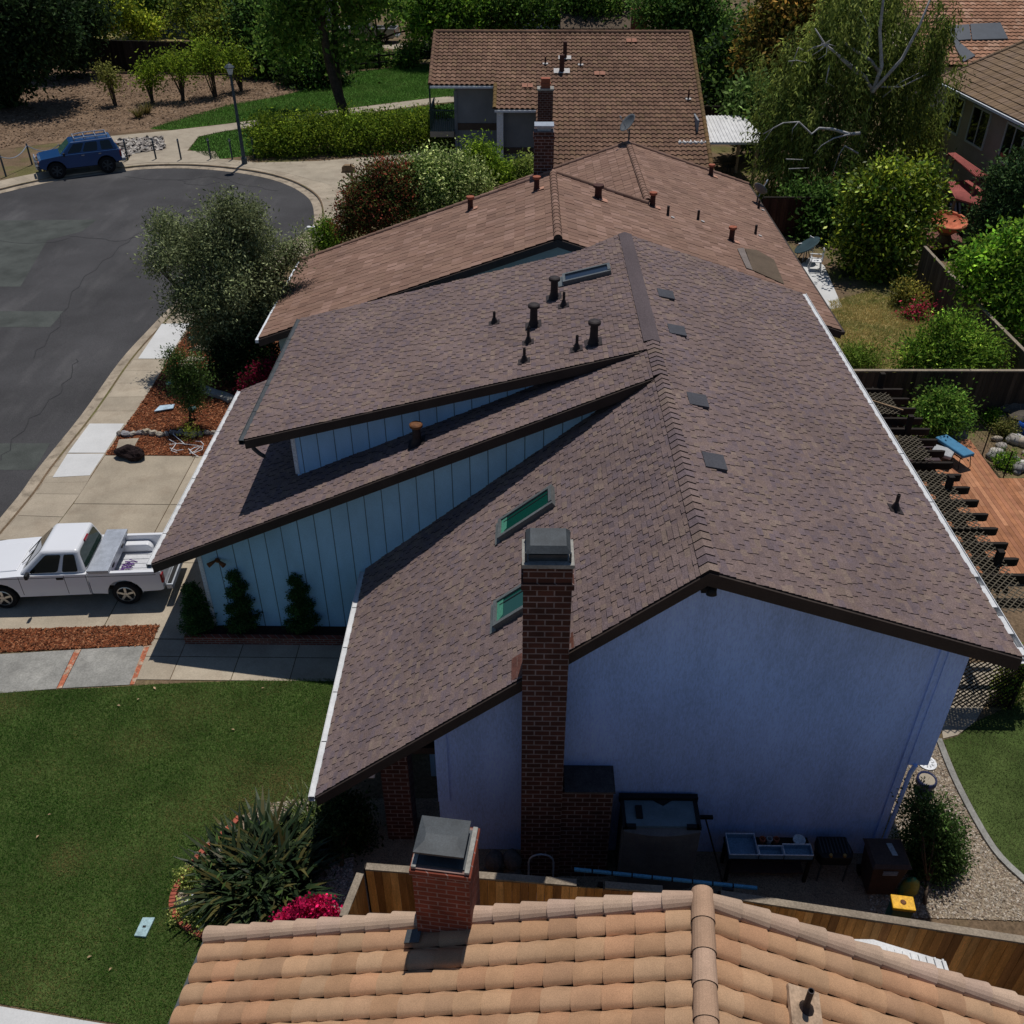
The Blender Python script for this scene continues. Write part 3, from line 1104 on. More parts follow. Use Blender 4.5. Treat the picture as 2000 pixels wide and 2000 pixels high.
def ridge_caps(name, p, q, left, right, parent, w=.15, e=.14, lift=.02, cols=None, mat_='shingle', seed=2, side=(.02, .016, .016)):
    """folded cap pieces lapping along a ridge; left and right are the down-slope unit vectors"""
    R = random.Random(seed)
    p, q = Vector(p), Vector(q)
    L = (q - p).length
    d = (q - p) / L
    n = max(1, round(L / e))
    e = L / n
    l, r = Vector(left).normalized(), Vector(right).normalized()
    mb = MB()
    for i in range(n):
        c = R.choice(cols)
        f = R.uniform(.9, 1.1)
        c = (c[0] * f, c[1] * f, c[2] * f)
        a = p + d * (i * e)
        b = p + d * ((i + 1) * e + .02)
        up0, up1 = Vector((0, 0, lift + .022)), Vector((0, 0, lift))
        lo = Vector((0, 0, -.03))
        mb.face([a + up0, b + up1, b + l * w + up1, a + l * w + up0], c)
        mb.face([a + up0, a + r * w + up0, b + r * w + up1, b + up1], c)
        mb.face([a + up0, a + l * w + up0, a + l * w + lo, a + lo], side)
        mb.face([a + up0, a + lo, a + r * w + lo, a + r * w + up0], side)
        mb.face([a + l * w + up0, b + l * w + up1, b + l * w + lo, a + l * w + lo], side)
        mb.face([a + r * w + lo, b + r * w + lo, b + r * w + up1, a + r * w + up0], side)
    return mb.build(name, M[mat_], parent)


def half_round_run(name, p, q, parent, r=.11, e=.38, cols=None, mat_='clay', seed=3, up=(0, 0, 1), n=8, flare=.014):
    """half-round cap tiles lapping along a line"""
    R = random.Random(seed)
    p, q = Vector(p), Vector(q)
    L = (q - p).length
    d = (q - p) / L
    k = max(1, round(L / e))
    e = L / k
    sx = d.cross(Vector(up)).normalized()
    uz = sx.cross(d)
    mb = MB()
    for i in range(k):
        c = R.choice(cols)
        f = R.uniform(.9, 1.1)
        c = (c[0] * f, c[1] * f, c[2] * f)
        a, b = p + d * (i * e), p + d * ((i + 1) * e + .03)
        ra, rb = r + flare, r - flare * .3
        A_, B_ = [], []
        for j in range(n + 1):
            t = math.pi * (j / n) * 1.15 - .075 * math.pi
            v = sx * math.cos(t) + uz * math.sin(t)
            A_.append(a + v * ra)
            B_.append(b + v * rb)
        for j in range(n):
            mb.face([A_[j], B_[j], B_[j + 1], A_[j + 1]][::-1], c)
        mb.face(A_[::-1], (.06, .035, .025))
        mb.face(B_, c)
    return mb.build(name, M[mat_], parent, smooth=False)


# ---------------------------------------------------------------- the main house
SH = [(.142, .108, .116), (.152, .114, .117), (.160, .118, .115), (.168, .122, .115), (.176, .129, .120), (.184, .133, .118), (.198, .147, .124)]
RX, RZ = 2.8, 7.40
K1, K2, K3, KR = .818, .4364, .2565, -.33
house = thing('shingled_house', 'grey lavender house in the middle with a stepped dark shingle roof and brick chimney', 'house', (0.0, 14.0, 0.0))


def roof_z(x, k):
    return RZ + k * (x - RX)


def slope(name, xe, k, y0, y1, seed):
    ze = roof_z(xe, k)
    up = Vector((RX - xe, 0, RZ - ze))
    return shingle_slope(name, (xe, y0, ze), (0, 1, 0), up, y1 - y0, up.length, house, cols=SH, seed=seed)


slope('roof_slope', -3.74, K1, 11.05, 17.75, 11)
slope('roof_slope', -8.74, K2, 17.40, 26.04, 12)
slope('roof_slope', -6.42, K3, 18.66, 25.45, 13)
slope('roof_slope', 7.97, KR, 11.05, 25.90, 14)
dn = [Vector((-1, 0, -k)).normalized() for k in (K1, K2, K3)]
dr = Vector((1, 0, KR)).normalized()
ridge_caps('ridge_cap', (RX, 11.03, RZ), (RX, 17.4, RZ + .0), dn[0], dr, house, .16, .20, .03, SH)
ridge_caps('ridge_cap', (RX, 17.4, RZ), (RX, 19.0, RZ), dn[1], dr, house, .16, .20, .034, SH, seed=4)
ridge_caps('ridge_cap', (RX, 19.0, RZ), (RX, 25.95, RZ), dn[2], dr, house, .19, 7.0, .03, [(.10, .08, .085)], seed=5)


# fascia boards below the rakes
def rake(xa, xb, k, y, h=.21, th=.045, ztop=-.008, name='rake_board'):
    mb = MB()
    mb.prism_y([(xa, roof_z(xa, k) + ztop), (xb, roof_z(xb, k) + ztop), (xb, roof_z(xb, k) + ztop - h), (xa, roof_z(xa, k) + ztop - h)], y - th, y - .002)
    mb.build(name, M['fascia'], house)


rake(-3.72, RX, K1, 11.05, .24)
rake(RX, 7.95, KR, 11.05, .24)
rake(-8.72, 2.72, K2, 17.40, .24)
rake(-6.40, 2.55, K3, 18.66, .22)
for (xa, k, y, nm) in ((-8.7, K2, 26.09, 'rake_board'), (-6.4, K3, 25.50, 'rake_board')):
    rake(xa, RX, k, y, .2)
rake(RX, 7.95, KR, 25.95, .2)
# eave fascia and gutters
for xe, k, y0, y1 in ((-3.74, K1, 11.05, 17.6), (-8.74, K2, 17.4, 26.04), (-6.42, K3, 18.66, 25.45), (7.97, KR, 11.05, 25.9)):
    s = -1 if xe < 0 else 1
    z = roof_z(xe, k)
    g = MB()
    w = .12
    # open trough: back, bottom, front lip
    x0, x1 = xe + s * .012, xe + s * (w + .012)
    for (xa, xb, za, zb) in ((x0, x0 + s * .006, z - .12, z - .012), (x0, x1, z - .125, z - .118), (x1 - s * .012, x1, z - .12, z + .002)):
        g.box(min(xa, xb), max(xa, xb), y0 - .01, y1, za, zb)
    if k == KR:
        # trough lid pieces that catch the sun, with the gaps the photo shows near the end
        for ya, yb in ((11.12, 11.3), (11.62, 12.05), (12.28, 12.85), (13.1, 15.4), (15.43, 17.2), (17.23, 19.4), (19.43, 22.1), (22.13, 25.88)):
            g.box(x0 + .01, x1 - .02, ya, yb, z - .022, z - .012)
    else:
        n_ = int((y1 - y0) / 1.2)
        for i in range(n_):
            ya = y0 + (y1 - y0) * i / n_
            g.box(min(x0, x1) + .01, max(x0, x1) - .014, ya + .012, y0 + (y1 - y0) * (i + 1) / n_ - .012, z - .03, z - .018)
    g.build('gutter', M['gutter'] if k != K3 else M['metal_dark'], house)
    f = MB()
    f.box(min(xe - s * .03, xe + s * .008), max(xe - s * .03, xe + s * .008), y0 + .02, y1 - .02, z - .24, z - .06)
    f.build('eave_board', M['fascia'], house)

# walls
w1 = MB()
W1 = .17
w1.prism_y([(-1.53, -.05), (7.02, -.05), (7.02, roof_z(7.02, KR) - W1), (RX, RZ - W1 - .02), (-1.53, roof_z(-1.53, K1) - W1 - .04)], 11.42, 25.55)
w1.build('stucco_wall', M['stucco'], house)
bay = MB()
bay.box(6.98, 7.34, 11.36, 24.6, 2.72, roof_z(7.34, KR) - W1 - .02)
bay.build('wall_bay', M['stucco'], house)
tr = MB()
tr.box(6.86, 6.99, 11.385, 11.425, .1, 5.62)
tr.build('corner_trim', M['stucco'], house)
tr = MB()
tr.box(-1.54, -1.32, 11.39, 11.425, 1.5, 3.42)
tr.build('corner_trim', M['stucco'], house)
w2 = MB()
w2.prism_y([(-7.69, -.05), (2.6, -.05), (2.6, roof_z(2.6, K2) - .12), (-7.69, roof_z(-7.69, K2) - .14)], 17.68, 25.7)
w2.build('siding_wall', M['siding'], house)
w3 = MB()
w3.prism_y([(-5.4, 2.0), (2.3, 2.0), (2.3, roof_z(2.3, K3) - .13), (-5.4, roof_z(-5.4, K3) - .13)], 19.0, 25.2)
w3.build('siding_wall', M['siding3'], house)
ct = MB()
ct.box(-7.74, -7.64, 17.66, 17.70, 0, 2.75)
ct.build('corner_trim', M['trim_white'], house)
ct = MB()
ct.box(-5.44, -5.34, 18.98, 19.03, 3.9, roof_z(-5.4, K3) - .15)
ct.build('corner_trim', M['trim_white'], house)
# porch recess: back wall, door side and brick pillar
pw = MB()
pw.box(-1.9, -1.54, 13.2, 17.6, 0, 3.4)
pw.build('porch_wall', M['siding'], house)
pp = MB()
pp.box(-2.62, -2.10, 11.62, 12.14, 0, 2.72)
pp.build('porch_pillar', M['brick_dark'], house)
bm_ = MB()
bm_.box(-2.62, -1.55, 11.72, 11.98, 2.45, 2.62)
bm_.box(-2.62, -2.40, 12.1, 17.6, 2.40, 2.60)
bm_.build('porch_beam', M['fascia'], house)
# garage door on the street side
gd = MB()
gd.box(-7.735, -7.70, 18.4, 23.4, .02, 2.15)
for i in range(4):
    for j in range(5):
        gd.box(-7.752, -7.735, 18.48 + j * 1.0, 19.32 + j * 1.0, .1 + i * .52, .52 + i * .52)
gd.build('garage_door', M['trim_white'], house)

# chimney
M['slate_dark'] = mat('dark_slab', (.06, .055, .055), .9, .3, 6, .3, 30)
ch = MB()
ch.box(.02, .75, 10.82, 11.41, -.05, 7.62)
ch.box(-.01, .78, 10.79, 11.44, 7.22, 7.33)
ch.box(.02, 1.66, 10.84, 11.41, -.05, 2.52)
chim = ch.build('chimney', M['brick_dark'], house)
ch = MB()
ch.box(.79, 1.69, 10.81, 11.405, 2.522, 2.56)
ch.build('shoulder_slab', M['slate_dark'], chim)
cc = MB()
cc.box(.0, .77, 10.80, 11.43, 7.622, 7.69)
cc.build('chimney_crown', M['grey_slab'], chim)
cap = MB()
cap.box(.10, .67, 10.90, 11.33, 7.69, 7.80)
cz = 7.86
cap.quadmesh([(.055, 10.85, cz), (.715, 10.85, cz), (.715, 11.44, cz), (.055, 11.44, cz), (.12, 10.93, cz + .09), (.65, 10.93, cz + .09), (.65, 11.36, cz + .09), (.12, 11.36, cz + .09)],
             [(3, 2, 1, 0), (4, 5, 6, 7), (0, 1, 5, 4), (1, 2, 6, 5), (2, 3, 7, 6), (3, 0, 4, 7)])
for x in (.06, .71):
    for y in (10.88, 11.40):
        cap.box(x - .015, x + .015, y - .015, y + .015, 7.69, 7.86)
cap.build('chimney_cap', M['metal_dark'], chim)
M['copper'] = mat('copper_flashing', (.14, .06, .045), .55, .3, 6, metal=.2)
fl = MB()
fl.quadmesh([(-.16, 11.10, roof_z(-.16, K1) + .035), (.015, 11.10, roof_z(.015, K1) + .035), (.015, 11.62, roof_z(.015, K1) + .035), (-.16, 11.62, roof_z(-.16, K1) + .035)], [(0, 1, 2, 3)])
fl.build('flashing', M['copper'], chim)
fl = MB()
fl.quadmesh([(.76, 11.42, roof_z(.76, K1) + .03), (.84, 11.42, roof_z(.84, K1) + .03), (.84, 11.06, roof_z(.84, K1) + .03), (.76, 11.06, roof_z(.76, K1) + .03), (.76, 11.42, roof_z(.76, K1) + .16), (.76, 11.06, roof_z(.76, K1) + .16)], [(0, 3, 2, 1), (0, 4, 5, 3)])
fl.build('flashing', M['copper'], chim)


# skylights
def skylight(x0, x1, y0, y1, k, glass, frame='skyframe', well=True, h=.13):
    def P(x, y, dz):
        n = Vector((-k, 0, 1)).normalized()
        return Vector((x, y, roof_z(x, k))) + n * dz
    f = MB()
    t = .075
    ux = Vector((1, 0, k)).normalized()
    n = Vector((-k, 0, 1)).normalized()
    cx, cy = (x0 + x1) / 2, (y0 + y1) / 2
    L = (x1 - x0) / 2 * math.sqrt(1 + k * k)
    Wd = (y1 - y0) / 2
    c = P(cx, cy, h / 2)
    for s in (-1, 1):
        f.obox(c + Vector((0, s * (Wd - t / 2), 0)), ux * L, Vector((0, t / 2, 0)), n * h / 2)
        f.obox(c + ux * s * (L - t / 2), ux * t / 2, Vector((0, Wd - t, 0)), n * (h / 2 + (.02 if s > 0 else 0)))
    f.obox(P(cx, cy, .03) - ux * (L + .06), ux * .07, Vector((0, Wd + .04, 0)), n * .012)
    fo = f.build('skylight', M[frame], house)
    g = MB()
    q = [P(x0 + .05, y0 + .06, h - .035), P(x1 - .05, y0 + .06, h - .035), P(x1 - .05, y1 - .06, h - .035), P(x0 + .05, y1 - .06, h - .035)]
    g.face(q)
    g.build('skylight_pane', M[glass], fo)
    if well:
        wl = MB()
        dx = .11
        q = [P(x0 + .06, y0 + .07, h - .03), P(x0 + .06 + dx, y0 + .20, h - .03), P(x0 + .06 + dx, y1 - .07, h - .03), P(x0 + .06, y1 - .07, h - .03)]
        wl.face(q)
        q = [P(x0 + .10, y1 - .2, h - .028), P(x1 - .06, y1 - .2, h - .028), P(x1 - .06, y1 - .17, h - .028), P(x0 + .10, y1 - .17, h - .028)]
        wl.build('skylight_well', M['green_well'], fo)
        br = MB()
        br.face(q)
        br.build('skylight_bar', M['black'], fo)


skylight(-.42, .66, 15.2, 15.85, K1, 'green_glass')
skylight(-.44, .64, 12.60, 13.30, K1, 'green_glass')
skylight(1.02, 2.24, 23.22, 23.78, K3, 'blue_glass', well=False)


# pipes and vents standing on the slopes
def plumbing(x, y, k, h, r=.035, m='vent_black'):
    z = roof_z(x, k)
    mb = MB()
    n = Vector((-k, 0, 1)).normalized()
    mb.obox(Vector((x, y, z)) + n * .022, Vector((1, 0, k)).normalized() * .14, Vector((0, .13, 0)), n * .006)
    mb.lathe([(.10, -.01), (.075, .06), (r + .012, .14), (r, .15), (r, h), (r * .75, h), (r * .75, h - .05)], (x, y, z + .01), 12)
    mb.build('plumbing_vent', M[m], house, smooth=False)


def cap_vent(x, y, k, h, r=.10, m='vent_black', capm='vent_black', par=None, rz=None, name='roof_vent'):
    z = (roof_z(x, k) if rz is None else rz)
    mb = MB()
    n = Vector((-k, 0, 1)).normalized()
    mb.obox(Vector((x, y, z)) + n * .024, Vector((1, 0, k)).normalized() * (r * 2.1), Vector((0, r * 2.1, 0)), n * .006)
    mb.lathe([(r * 1.55, -.03), (r * 1.25, .07), (r, .16), (r * .92, h - .06), (r * .92, h)], (x, y, z), 16)
    v = mb.build(name, M[m], par or house, smooth=False)
    c = MB()
    c.lathe([(r * 1.1, h - .035), (r * 1.5, h - .03), (r * 1.52, h + .03), (r * 1.2, h + .055), (.01, h + .07)], (x, y, z), 16)
    c.build('vent_cap', M[capm], v, smooth=False)
    return v


for x, y, k, h in ((.98, 21.97, K3, .36), (.11, 20.35, K3, .40), (-.73, 21.92, K3, .30), (.02, 19.41, K3, .32), (1.19, 19.42, K3, .34), (7.02, 14.67, KR, .34)):
    plumbing(x, y, k, h)
cap_vent(.76, 22.62, K3, .50, .095)
cap_vent(.24, 21.25, K3, .50, .095)
cap_vent(1.57, 19.55, K3, .50, .095)
cap_vent(-2.4, 18.42, K2, .46, .10, 'vent_black', 'vent_rust')
for x, y in ((3.47, 22.1), (3.47, 20.0), (3.46, 16.7), (3.42, 14.4)):
    mb = MB()
    n = Vector((-KR, 0, 1)).normalized()
    ux = Vector((1, 0, KR)).normalized()
    c = Vector((x, y, roof_z(x, KR))) + n * .05
    L, W_ = .20, .25
    q = [c + ux * a * L + Vector((0, b * W_, 0)) + n * (.03 if a > 0 else -.02) for a, b in ((-1, -1), (1, -1), (1, 1), (-1, 1))]
    lo = [p - n * .06 for p in q]
    mb.quadmesh(q + lo, [(0, 1, 2, 3), (7, 6, 5, 4), (0, 4, 5, 1), (1, 5, 6, 2), (2, 6, 7, 3), (3, 7, 4, 0)])
    mb.build('attic_vent', M['vent_flat'], house)

# lights and outlet fittings on the walls
fl = MB()
fl.box(2.78, 3.02, 11.28, 11.42, 6.78, 6.90)
fl.lathe([(.03, 0), (.07, .06), (.085, .16), (.07, .17)], (2.92, 11.24, 6.98), 12, axis=(0, -.35, -.9))
fl.build('gable_light', M['black'], house, smooth=True)
fl = MB()
fl.lathe([(.06, 0), (.06, .04)], (-7.25, 17.64, 2.32), 12, axis=(0, -1, 0))
for s in (-1, 1):
    fl.lathe([(.025, 0), (.045, .1), (.065, .2), (.05, .21)], (-7.25 + s * .03, 17.58, 2.34), 10, axis=(s * .8, -.5, -.35))
fl.build('floodlight', M['vent_rust'], house, smooth=True)
fl = MB()
fl.box(-3.02, -2.72, 11.52, 11.68, 2.0, 2.42)
fl.lathe([(.05, 0), (.085, .12), (.09, .15)], (-2.87, 11.5, 2.46), 12, axis=(0, -.2, -1))
fl.build('porch_light', M['white_plastic'], house)
dsp = MB()
dsp.tube([(-6.30, 18.75, 4.92), (-6.28, 18.8, 4.72), (-6.18, 18.85, 4.55), (-6.12, 18.95, 4.42)], .05, 8)
dsp.build('downspout', M['metal_dark'], house)
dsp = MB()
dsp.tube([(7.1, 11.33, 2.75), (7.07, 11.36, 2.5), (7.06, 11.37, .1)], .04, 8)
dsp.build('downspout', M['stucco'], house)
# raised brick planter against the siding
pl = thing('brick_planter', 'low red brick planter edging along the grooved siding wall', 'planter', (-6.3, 17.45, 0))
mb = MB()
mb.box(-8.34, -3.9, 17.18, 17.30, 0, .24)
mb.box(-8.34, -8.22, 17.30, 17.72, 0, .24)
mb.build('brick_edge', M['brick_low'], pl)
mb = MB()
mb.box(-8.22, -3.9, 17.30, 17.675, 0, .19)
M['dark_soil'] = mat('dark_soil', (.03, .02, .015), .95, .3, 5, .4, 30)
mb.build('soil_fill', M['dark_soil'], pl)
# ---------------------------------------------------------------- brown-roofed neighbour with two gables
BR = [(.225, .138, .104), (.25, .155, .118), (.21, .128, .098), (.235, .145, .108), (.275, .172, .135), (.22, .132, .10), (.23, .14, .105)]
NA = thing('brown_house', 'sage house behind the shingled one with a brown flat tile roof in two stepped gables', 'house', (1.0, 36.0, 0.0))
ax0, az0 = 1.05, 6.17
aL, aR = .349, .3235
xl, xr = -8.85, 10.47


def azL(x):
    return az0 - aL * (ax0 - x)


def azR(x):
    return az0 - aR * (x - ax0)


upL = Vector((ax0 - xl, 0, az0 - azL(xl)))
upR = Vector((ax0 - xr, 0, az0 - azR(xr)))
kw = dict(expo=.36, stack=.33, thick=.03, mat_='brown_tile', cols=BR, side=(.045, .024, .02), hvar=False)
shingle_slope('roof_slope', (xl, 29.03, azL(xl)), (0, 1, 0), upL, 36.2 - 29.03, upL.length, NA, seed=21, **kw)
shingle_slope('roof_slope', (xr, 29.03, azR(xr)), (0, 1, 0), upR, 45.2 - 29.03, 6.06, NA, seed=22, **kw)
# the upper strip of the right slope, up to the front ridge
t = 6.06 / upR.length
P = Vector((xr, 29.03, azR(xr))) + upR * t
shingle_slope('roof_slope', P, (0, 1, 0), upR, 36.2 - 29.03, upR.length - 6.06, NA, seed=23, **kw)
bx, bz = 4.72, azR(4.72)
kB = .35
upB = Vector((bx + 1.6, 0, kB * (bx + 1.6)))
shingle_slope('roof_slope', (-1.6, 35.0, bz - kB * (bx + 1.6)), (0, 1, 0), upB, 10.2, upB.length, NA, seed=24, **kw)
nl, nr = Vector((-1, 0, -aL)), Vector((1, 0, -aR))
half_round_run('ridge_cap', (ax0, 29.0, az0 + .0), (ax0, 36.2, az0 + .0), NA, r=.13, e=.36, cols=BR, mat_='brown_tile', seed=6)
half_round_run('ridge_cap', (bx, 36.6, bz + .0), (bx, 45.2, bz + .0), NA, r=.13, e=.36, cols=BR, mat_='brown_tile', seed=7)
half_round_run('rake_cap', (xl + .1, 36.2, azL(xl) + .05), (ax0, 36.2, az0 + .03), NA, r=.09, e=.36, cols=BR, mat_='brown_tile', seed=8)
half_round_run('rake_cap', (bx, 36.2, bz + .06), (ax0, 36.2, az0 + .03), NA, r=.09, e=.36, cols=BR, mat_='brown_tile', seed=8)
half_round_run('rake_cap', (-1.6, 45.2, bz - kB * (bx + 1.6) + .03), (bx, 45.2, bz + .03), NA, r=.09, e=.36, cols=BR, mat_='brown_tile', seed=9)
half_round_run('rake_cap', (xr, 45.2, azR(xr) + .03), (bx, 45.2, bz + .03), NA, r=.09, e=.36, cols=BR, mat_='brown_tile', seed=9)
for (xa, za, xb, zb) in ((xl, azL(xl), ax0, az0), (ax0, az0, xr, azR(xr))):
    mb = MB()
    mb.prism_y([(xa, za - .02), (xb, zb - .02), (xb, zb - .26), (xa, za - .26)], 28.97, 29.02)
    mb.build('rake_board', M['fascia'], NA)
mb = MB()
mb.prism_y([(-8.3, -.05), (9.9, -.05), (9.9, azR(9.9) - .16), (ax0, az0 - .17), (-8.3, azL(-8.3) - .16)], 29.45, 35.9)
mb.build('sage_wall', M['wall_green'], NA)
mb = MB()
mb.prism_y([(-1.1, -.05), (9.88, -.05), (9.88, azR(9.88) - .18), (bx, bz - .17), (-1.1, bz - kB * (bx + 1.1) - .17)], 35.5, 44.9)
mb.build('sage_wall', M['wall_green'], NA)
for xe, z, y0, y1 in ((xl, azL(xl), 29.0, 36.2), (xr, azR(xr), 29.0, 45.2)):
    s = -1 if xe < 0 else 1
    mb = MB()
    mb.box(min(xe + s * .01, xe + s * .12), max(xe + s * .01, xe + s * .12), y0, y1, z - .14, z - .03)
    mb.build('gutter', M['trim_white'] if s < 0 else M['fascia'], NA)
# repaired patch of roof felt on the right slope
pq = [(1440, 485), (1453, 484), (1470, 527), (1458, 523)], [(1455, 485), (1478, 488), (1512, 507), (1532, 555), (1470, 527)]
pA = []


def on_plane(x0, z0, k, u, v):
    r = ray(u, v)
    t = (z0 - k * x0 - CAM_H) / (r.z - k * r.x)
    return Vector((r.x * t, r.y * t, CAM_H + r.z * t))


M['felt'] = mat('felt_patch', (.115, .085, .06), .95, .15, 2)
M['felt_light'] = mat('felt_light', (.19, .16, .145), .9, .15, 2)
for q, m in zip(pq, ('felt_light', 'felt')):
    mb = MB()
    mb.face([on_plane(ax0, az0 + .06, -aR, u, v) for u, v in q][::-1])
    mb.build('roof_patch', M[m], NA)
# brick chimney
cp = V(1064, 342, 36.8)
mb = MB()
mb.box(.33, 1.07, 36.45, 37.1, 4.2, 7.55)
mb.box(.30, 1.10, 36.41, 37.14, 7.3, 7.4)
c_ = mb.build('chimney', M['brick_dark'], NA)
mb = MB()
mb.box(.45, .95, 36.6, 37.0, 7.55, 7.72)
mb.box(.34, 1.06, 36.46, 37.1, 7.72, 7.77)
mb.build('chimney_cap', M['bright_metal'], c_)


M['pale_terra'] = mat('pale_flashing', (.45, .24, .17), .85, .2, 5)


def vent_at(par, x0, z0, k, u, v, h, r, m, capm, nm='roof_vent', flash=None, slab_=True):
    p = on_plane(x0, z0, k, u, v)
    mb = MB()
    mb.lathe([(r * 1.3, -.05), (r, .14), (r, h)], p, 12)
    vo = mb.build(nm, M[m], par)
    if capm:
        mb = MB()
        mb.lathe([(r * 1.1, h - .02), (r * 1.55, h), (r * 1.5, h + .08), (.01, h + .12)], p, 12)
        mb.build('vent_cap', M[capm], vo)
    if flash:
        mb = MB()
        n = Vector((-k, 0, 1)).normalized()
        mb.obox(p + n * .055 + Vector((.16, -.12, 0)) + Vector((0, 0, .16 * k)), Vector((1, 0, k)).normalized() * r * 1.3, Vector((0, r * 1.4, 0)), n * .008)
        mb.build('flashing', M[flash], vo)
    return vo


for u, v, k, h, r, m, cm in ((919, 410, aL, .42, .10, 'vent_brown', 'vent_terra'), (1048, 372, aL, .42, .10, 'vent_brown', 'vent_terra'),
                             (1168, 388, -aR, .42, .13, 'vent_brown', 'vent_brown'), (1274, 403, -aR, .45, .10, 'vent_brown', 'vent_terra'),
                             (1428, 470, -aR, .45, .10, 'vent_brown', 'vent_terra'), (1388, 343, -aR, .42, .10, 'vent_brown', 'vent_terra')):
    vent_at(NA, ax0, az0, k, u, v, h, r, m, cm, flash='pale_terra')
for u, v in ((1304, 422), (1363, 430), (1475, 458), (1481, 408)):
    vent_at(NA, ax0, az0, -aR, u, v, .38, .05, 'vent_black', None, 'plumbing_vent', 'lead')
# the dish on the far gable
dish = thing('satellite_dish', 'grey satellite dish on a short mast at the far ridge end of the brown roof', 'satellite dish', (bx, 45.3, bz))


def dish_parts(root, p, face, r=.45):
    p = Vector(p)
    mb = MB()
    mb.tube([p, p + Vector((0, 0, .35)), p + Vector((0, 0, .55))], .035, 8)
    mb.build('mast', M['metal_dark'], root)
    f = Vector(face).normalized()
    c = p + Vector((0, 0, .75))
    mb = MB()
    prof = [(r * t, .16 * t * t) for t in (0.02, .3, .6, .85, 1.0)] + [(r * .98, .17), (r * .8, .125), (r * .4, .05)]
    mb.lathe(prof, c, 20, axis=f)
    d = mb.build('reflector', M['dish'], root, smooth=True)
    mb = MB()
    e = c + f * .62 + Vector((0, 0, -.05))
    mb.bar(c + f * .05 - Vector((0, 0, r * .85)), e, .03, .03)
    mb.obox(e, f * .06, Vector((0, .06, 0)), Vector((0, 0, .05)))
    mb.build('feed_arm', M['bright_metal'], root)


M['dish'] = mat('dish_grey', (.12, .13, .14), .5, .1, 4)
dish_parts(dish, (bx + .02, 45.25, bz + .05), (-.62, -.22, .55))
d2 = thing('satellite_dish', 'small dark dish low on the right eave corner of the brown roof', 'satellite dish', tuple(on_plane(ax0, az0, -aR, 1478, 398)))
dish_parts(d2, on_plane(ax0, az0, -aR, 1478, 398) + Vector((0, 0, -.2)), (.6, .5, .6), .34)

# ---------------------------------------------------------------- two-storey house with the wavy brown tile roof
W2 = thing('two_storey_house', 'grey two storey house with a large brown wavy tile roof beyond the sage house', 'house', (2.0, 64.0, 0.0))
ST = [(.195, .116, .080), (.178, .104, .072), (.207, .124, .086), (.16, .094, .066), (.19, .118, .076)]
kF = .40
ye, ze = 60.2, 4.45
yr = 65.4
zr = ze + kF * (yr - ye)


def on_front(u, v):
    r = ray(u, v)
    t = (ze - kF * ye - CAM_H) / (r.z - kF * r.y)
    return Vector((r.x * t, r.y * t, CAM_H + r.z * t))


pl_ = on_front(850, 166)
p2 = on_front(965, 213)
p3 = on_front(1402, 322)
xL2 = on_front(850, 60).x
xR2 = on_front(1346, 52).x
ye1, ye2, ye3 = pl_.y, p2.y, p3.y - 1.0


def zF(y):
    return ze + kF * (y - ye)


xmid = on_front(966, 208).x
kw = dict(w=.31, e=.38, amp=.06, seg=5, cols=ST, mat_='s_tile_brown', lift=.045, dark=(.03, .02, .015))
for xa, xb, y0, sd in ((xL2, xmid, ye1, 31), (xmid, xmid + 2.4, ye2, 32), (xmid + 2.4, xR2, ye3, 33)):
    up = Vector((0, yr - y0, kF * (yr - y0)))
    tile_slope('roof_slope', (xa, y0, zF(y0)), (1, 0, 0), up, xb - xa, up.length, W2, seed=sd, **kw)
up = Vector((0, -5.0, kF * 5.0))
mb = MB()
mb.face([(xL2, yr, zr), (xR2, yr, zr), (xR2, yr + 6, zr - kF * 6), (xL2, yr + 6, zr - kF * 6)])
mb.build('roof_slope', M['s_tile_brown'], W2)
half_round_run('ridge_cap', (xL2, yr, zr + .02), (xR2, yr, zr + .02), W2, r=.14, e=.38, cols=ST, mat_='s_tile_brown')
half_round_run('rake_cap', (xL2, ye1, zF(ye1) + .03), (xL2, yr, zr + .03), W2, r=.11, e=.38, cols=ST, mat_='s_tile_brown')
half_round_run('rake_cap', (xmid, ye2, zF(ye2) + .03), (xmid, ye1, zF(ye1) + .05), W2, r=.11, e=.38, cols=[(.17, .11, .045)], mat_='s_tile_brown')
half_round_run('rake_cap', (xR2, ye3, zF(ye3) + .03), (xR2, yr, zr + .03), W2, r=.12, e=.38, cols=[(.18, .11, .05), (.15, .1, .05)], mat_='s_tile_brown')
wl_ = V(892, 300, 61.15)
mb = MB()
mb.prism([(wl_.x, 61.15), (xmid + .15, 61.15), (xmid + .15, yr + 5.5), (wl_.x, yr + 5.5)], -.05, zF(61.15) - .12)
mb.build('grey_wall', M['wall_grey'], W2)
mb = MB()
y2w = ye2 + .55
mb.prism_y([(xmid + .2, -.05), (xR2 - .5, -.05), (xR2 - .5, zF(y2w) - .12), (xmid + .2, zF(y2w) - .12)], y2w, y2w + .2)
mb.build('grey_wall', M['wall_grey'], W2)
mb = MB()
mb.box(xR2 - .55, xR2 - .45, ye3 + 3.6, yr + 5.5, -.05, 3.5)
mb.build('grey_wall', M['wall_grey'], W2)
M['band_brown'] = mat('wall_band', (.10, .075, .06), .85)
mb = MB()
mb.box(wl_.x - .02, xmid + .15, 61.10, 61.148, 1.75, 2.15)
mb.build('wall_band', M['band_brown'], W2)
mb = MB()
mb.box(xmid + .5, xmid + 2.6, y2w - .05, y2w - .002, 1.0, 1.35)
mb.build('wall_band', M['band_brown'], W2)
mb = MB()
pp_ = V(975, 250, y2w - .35)
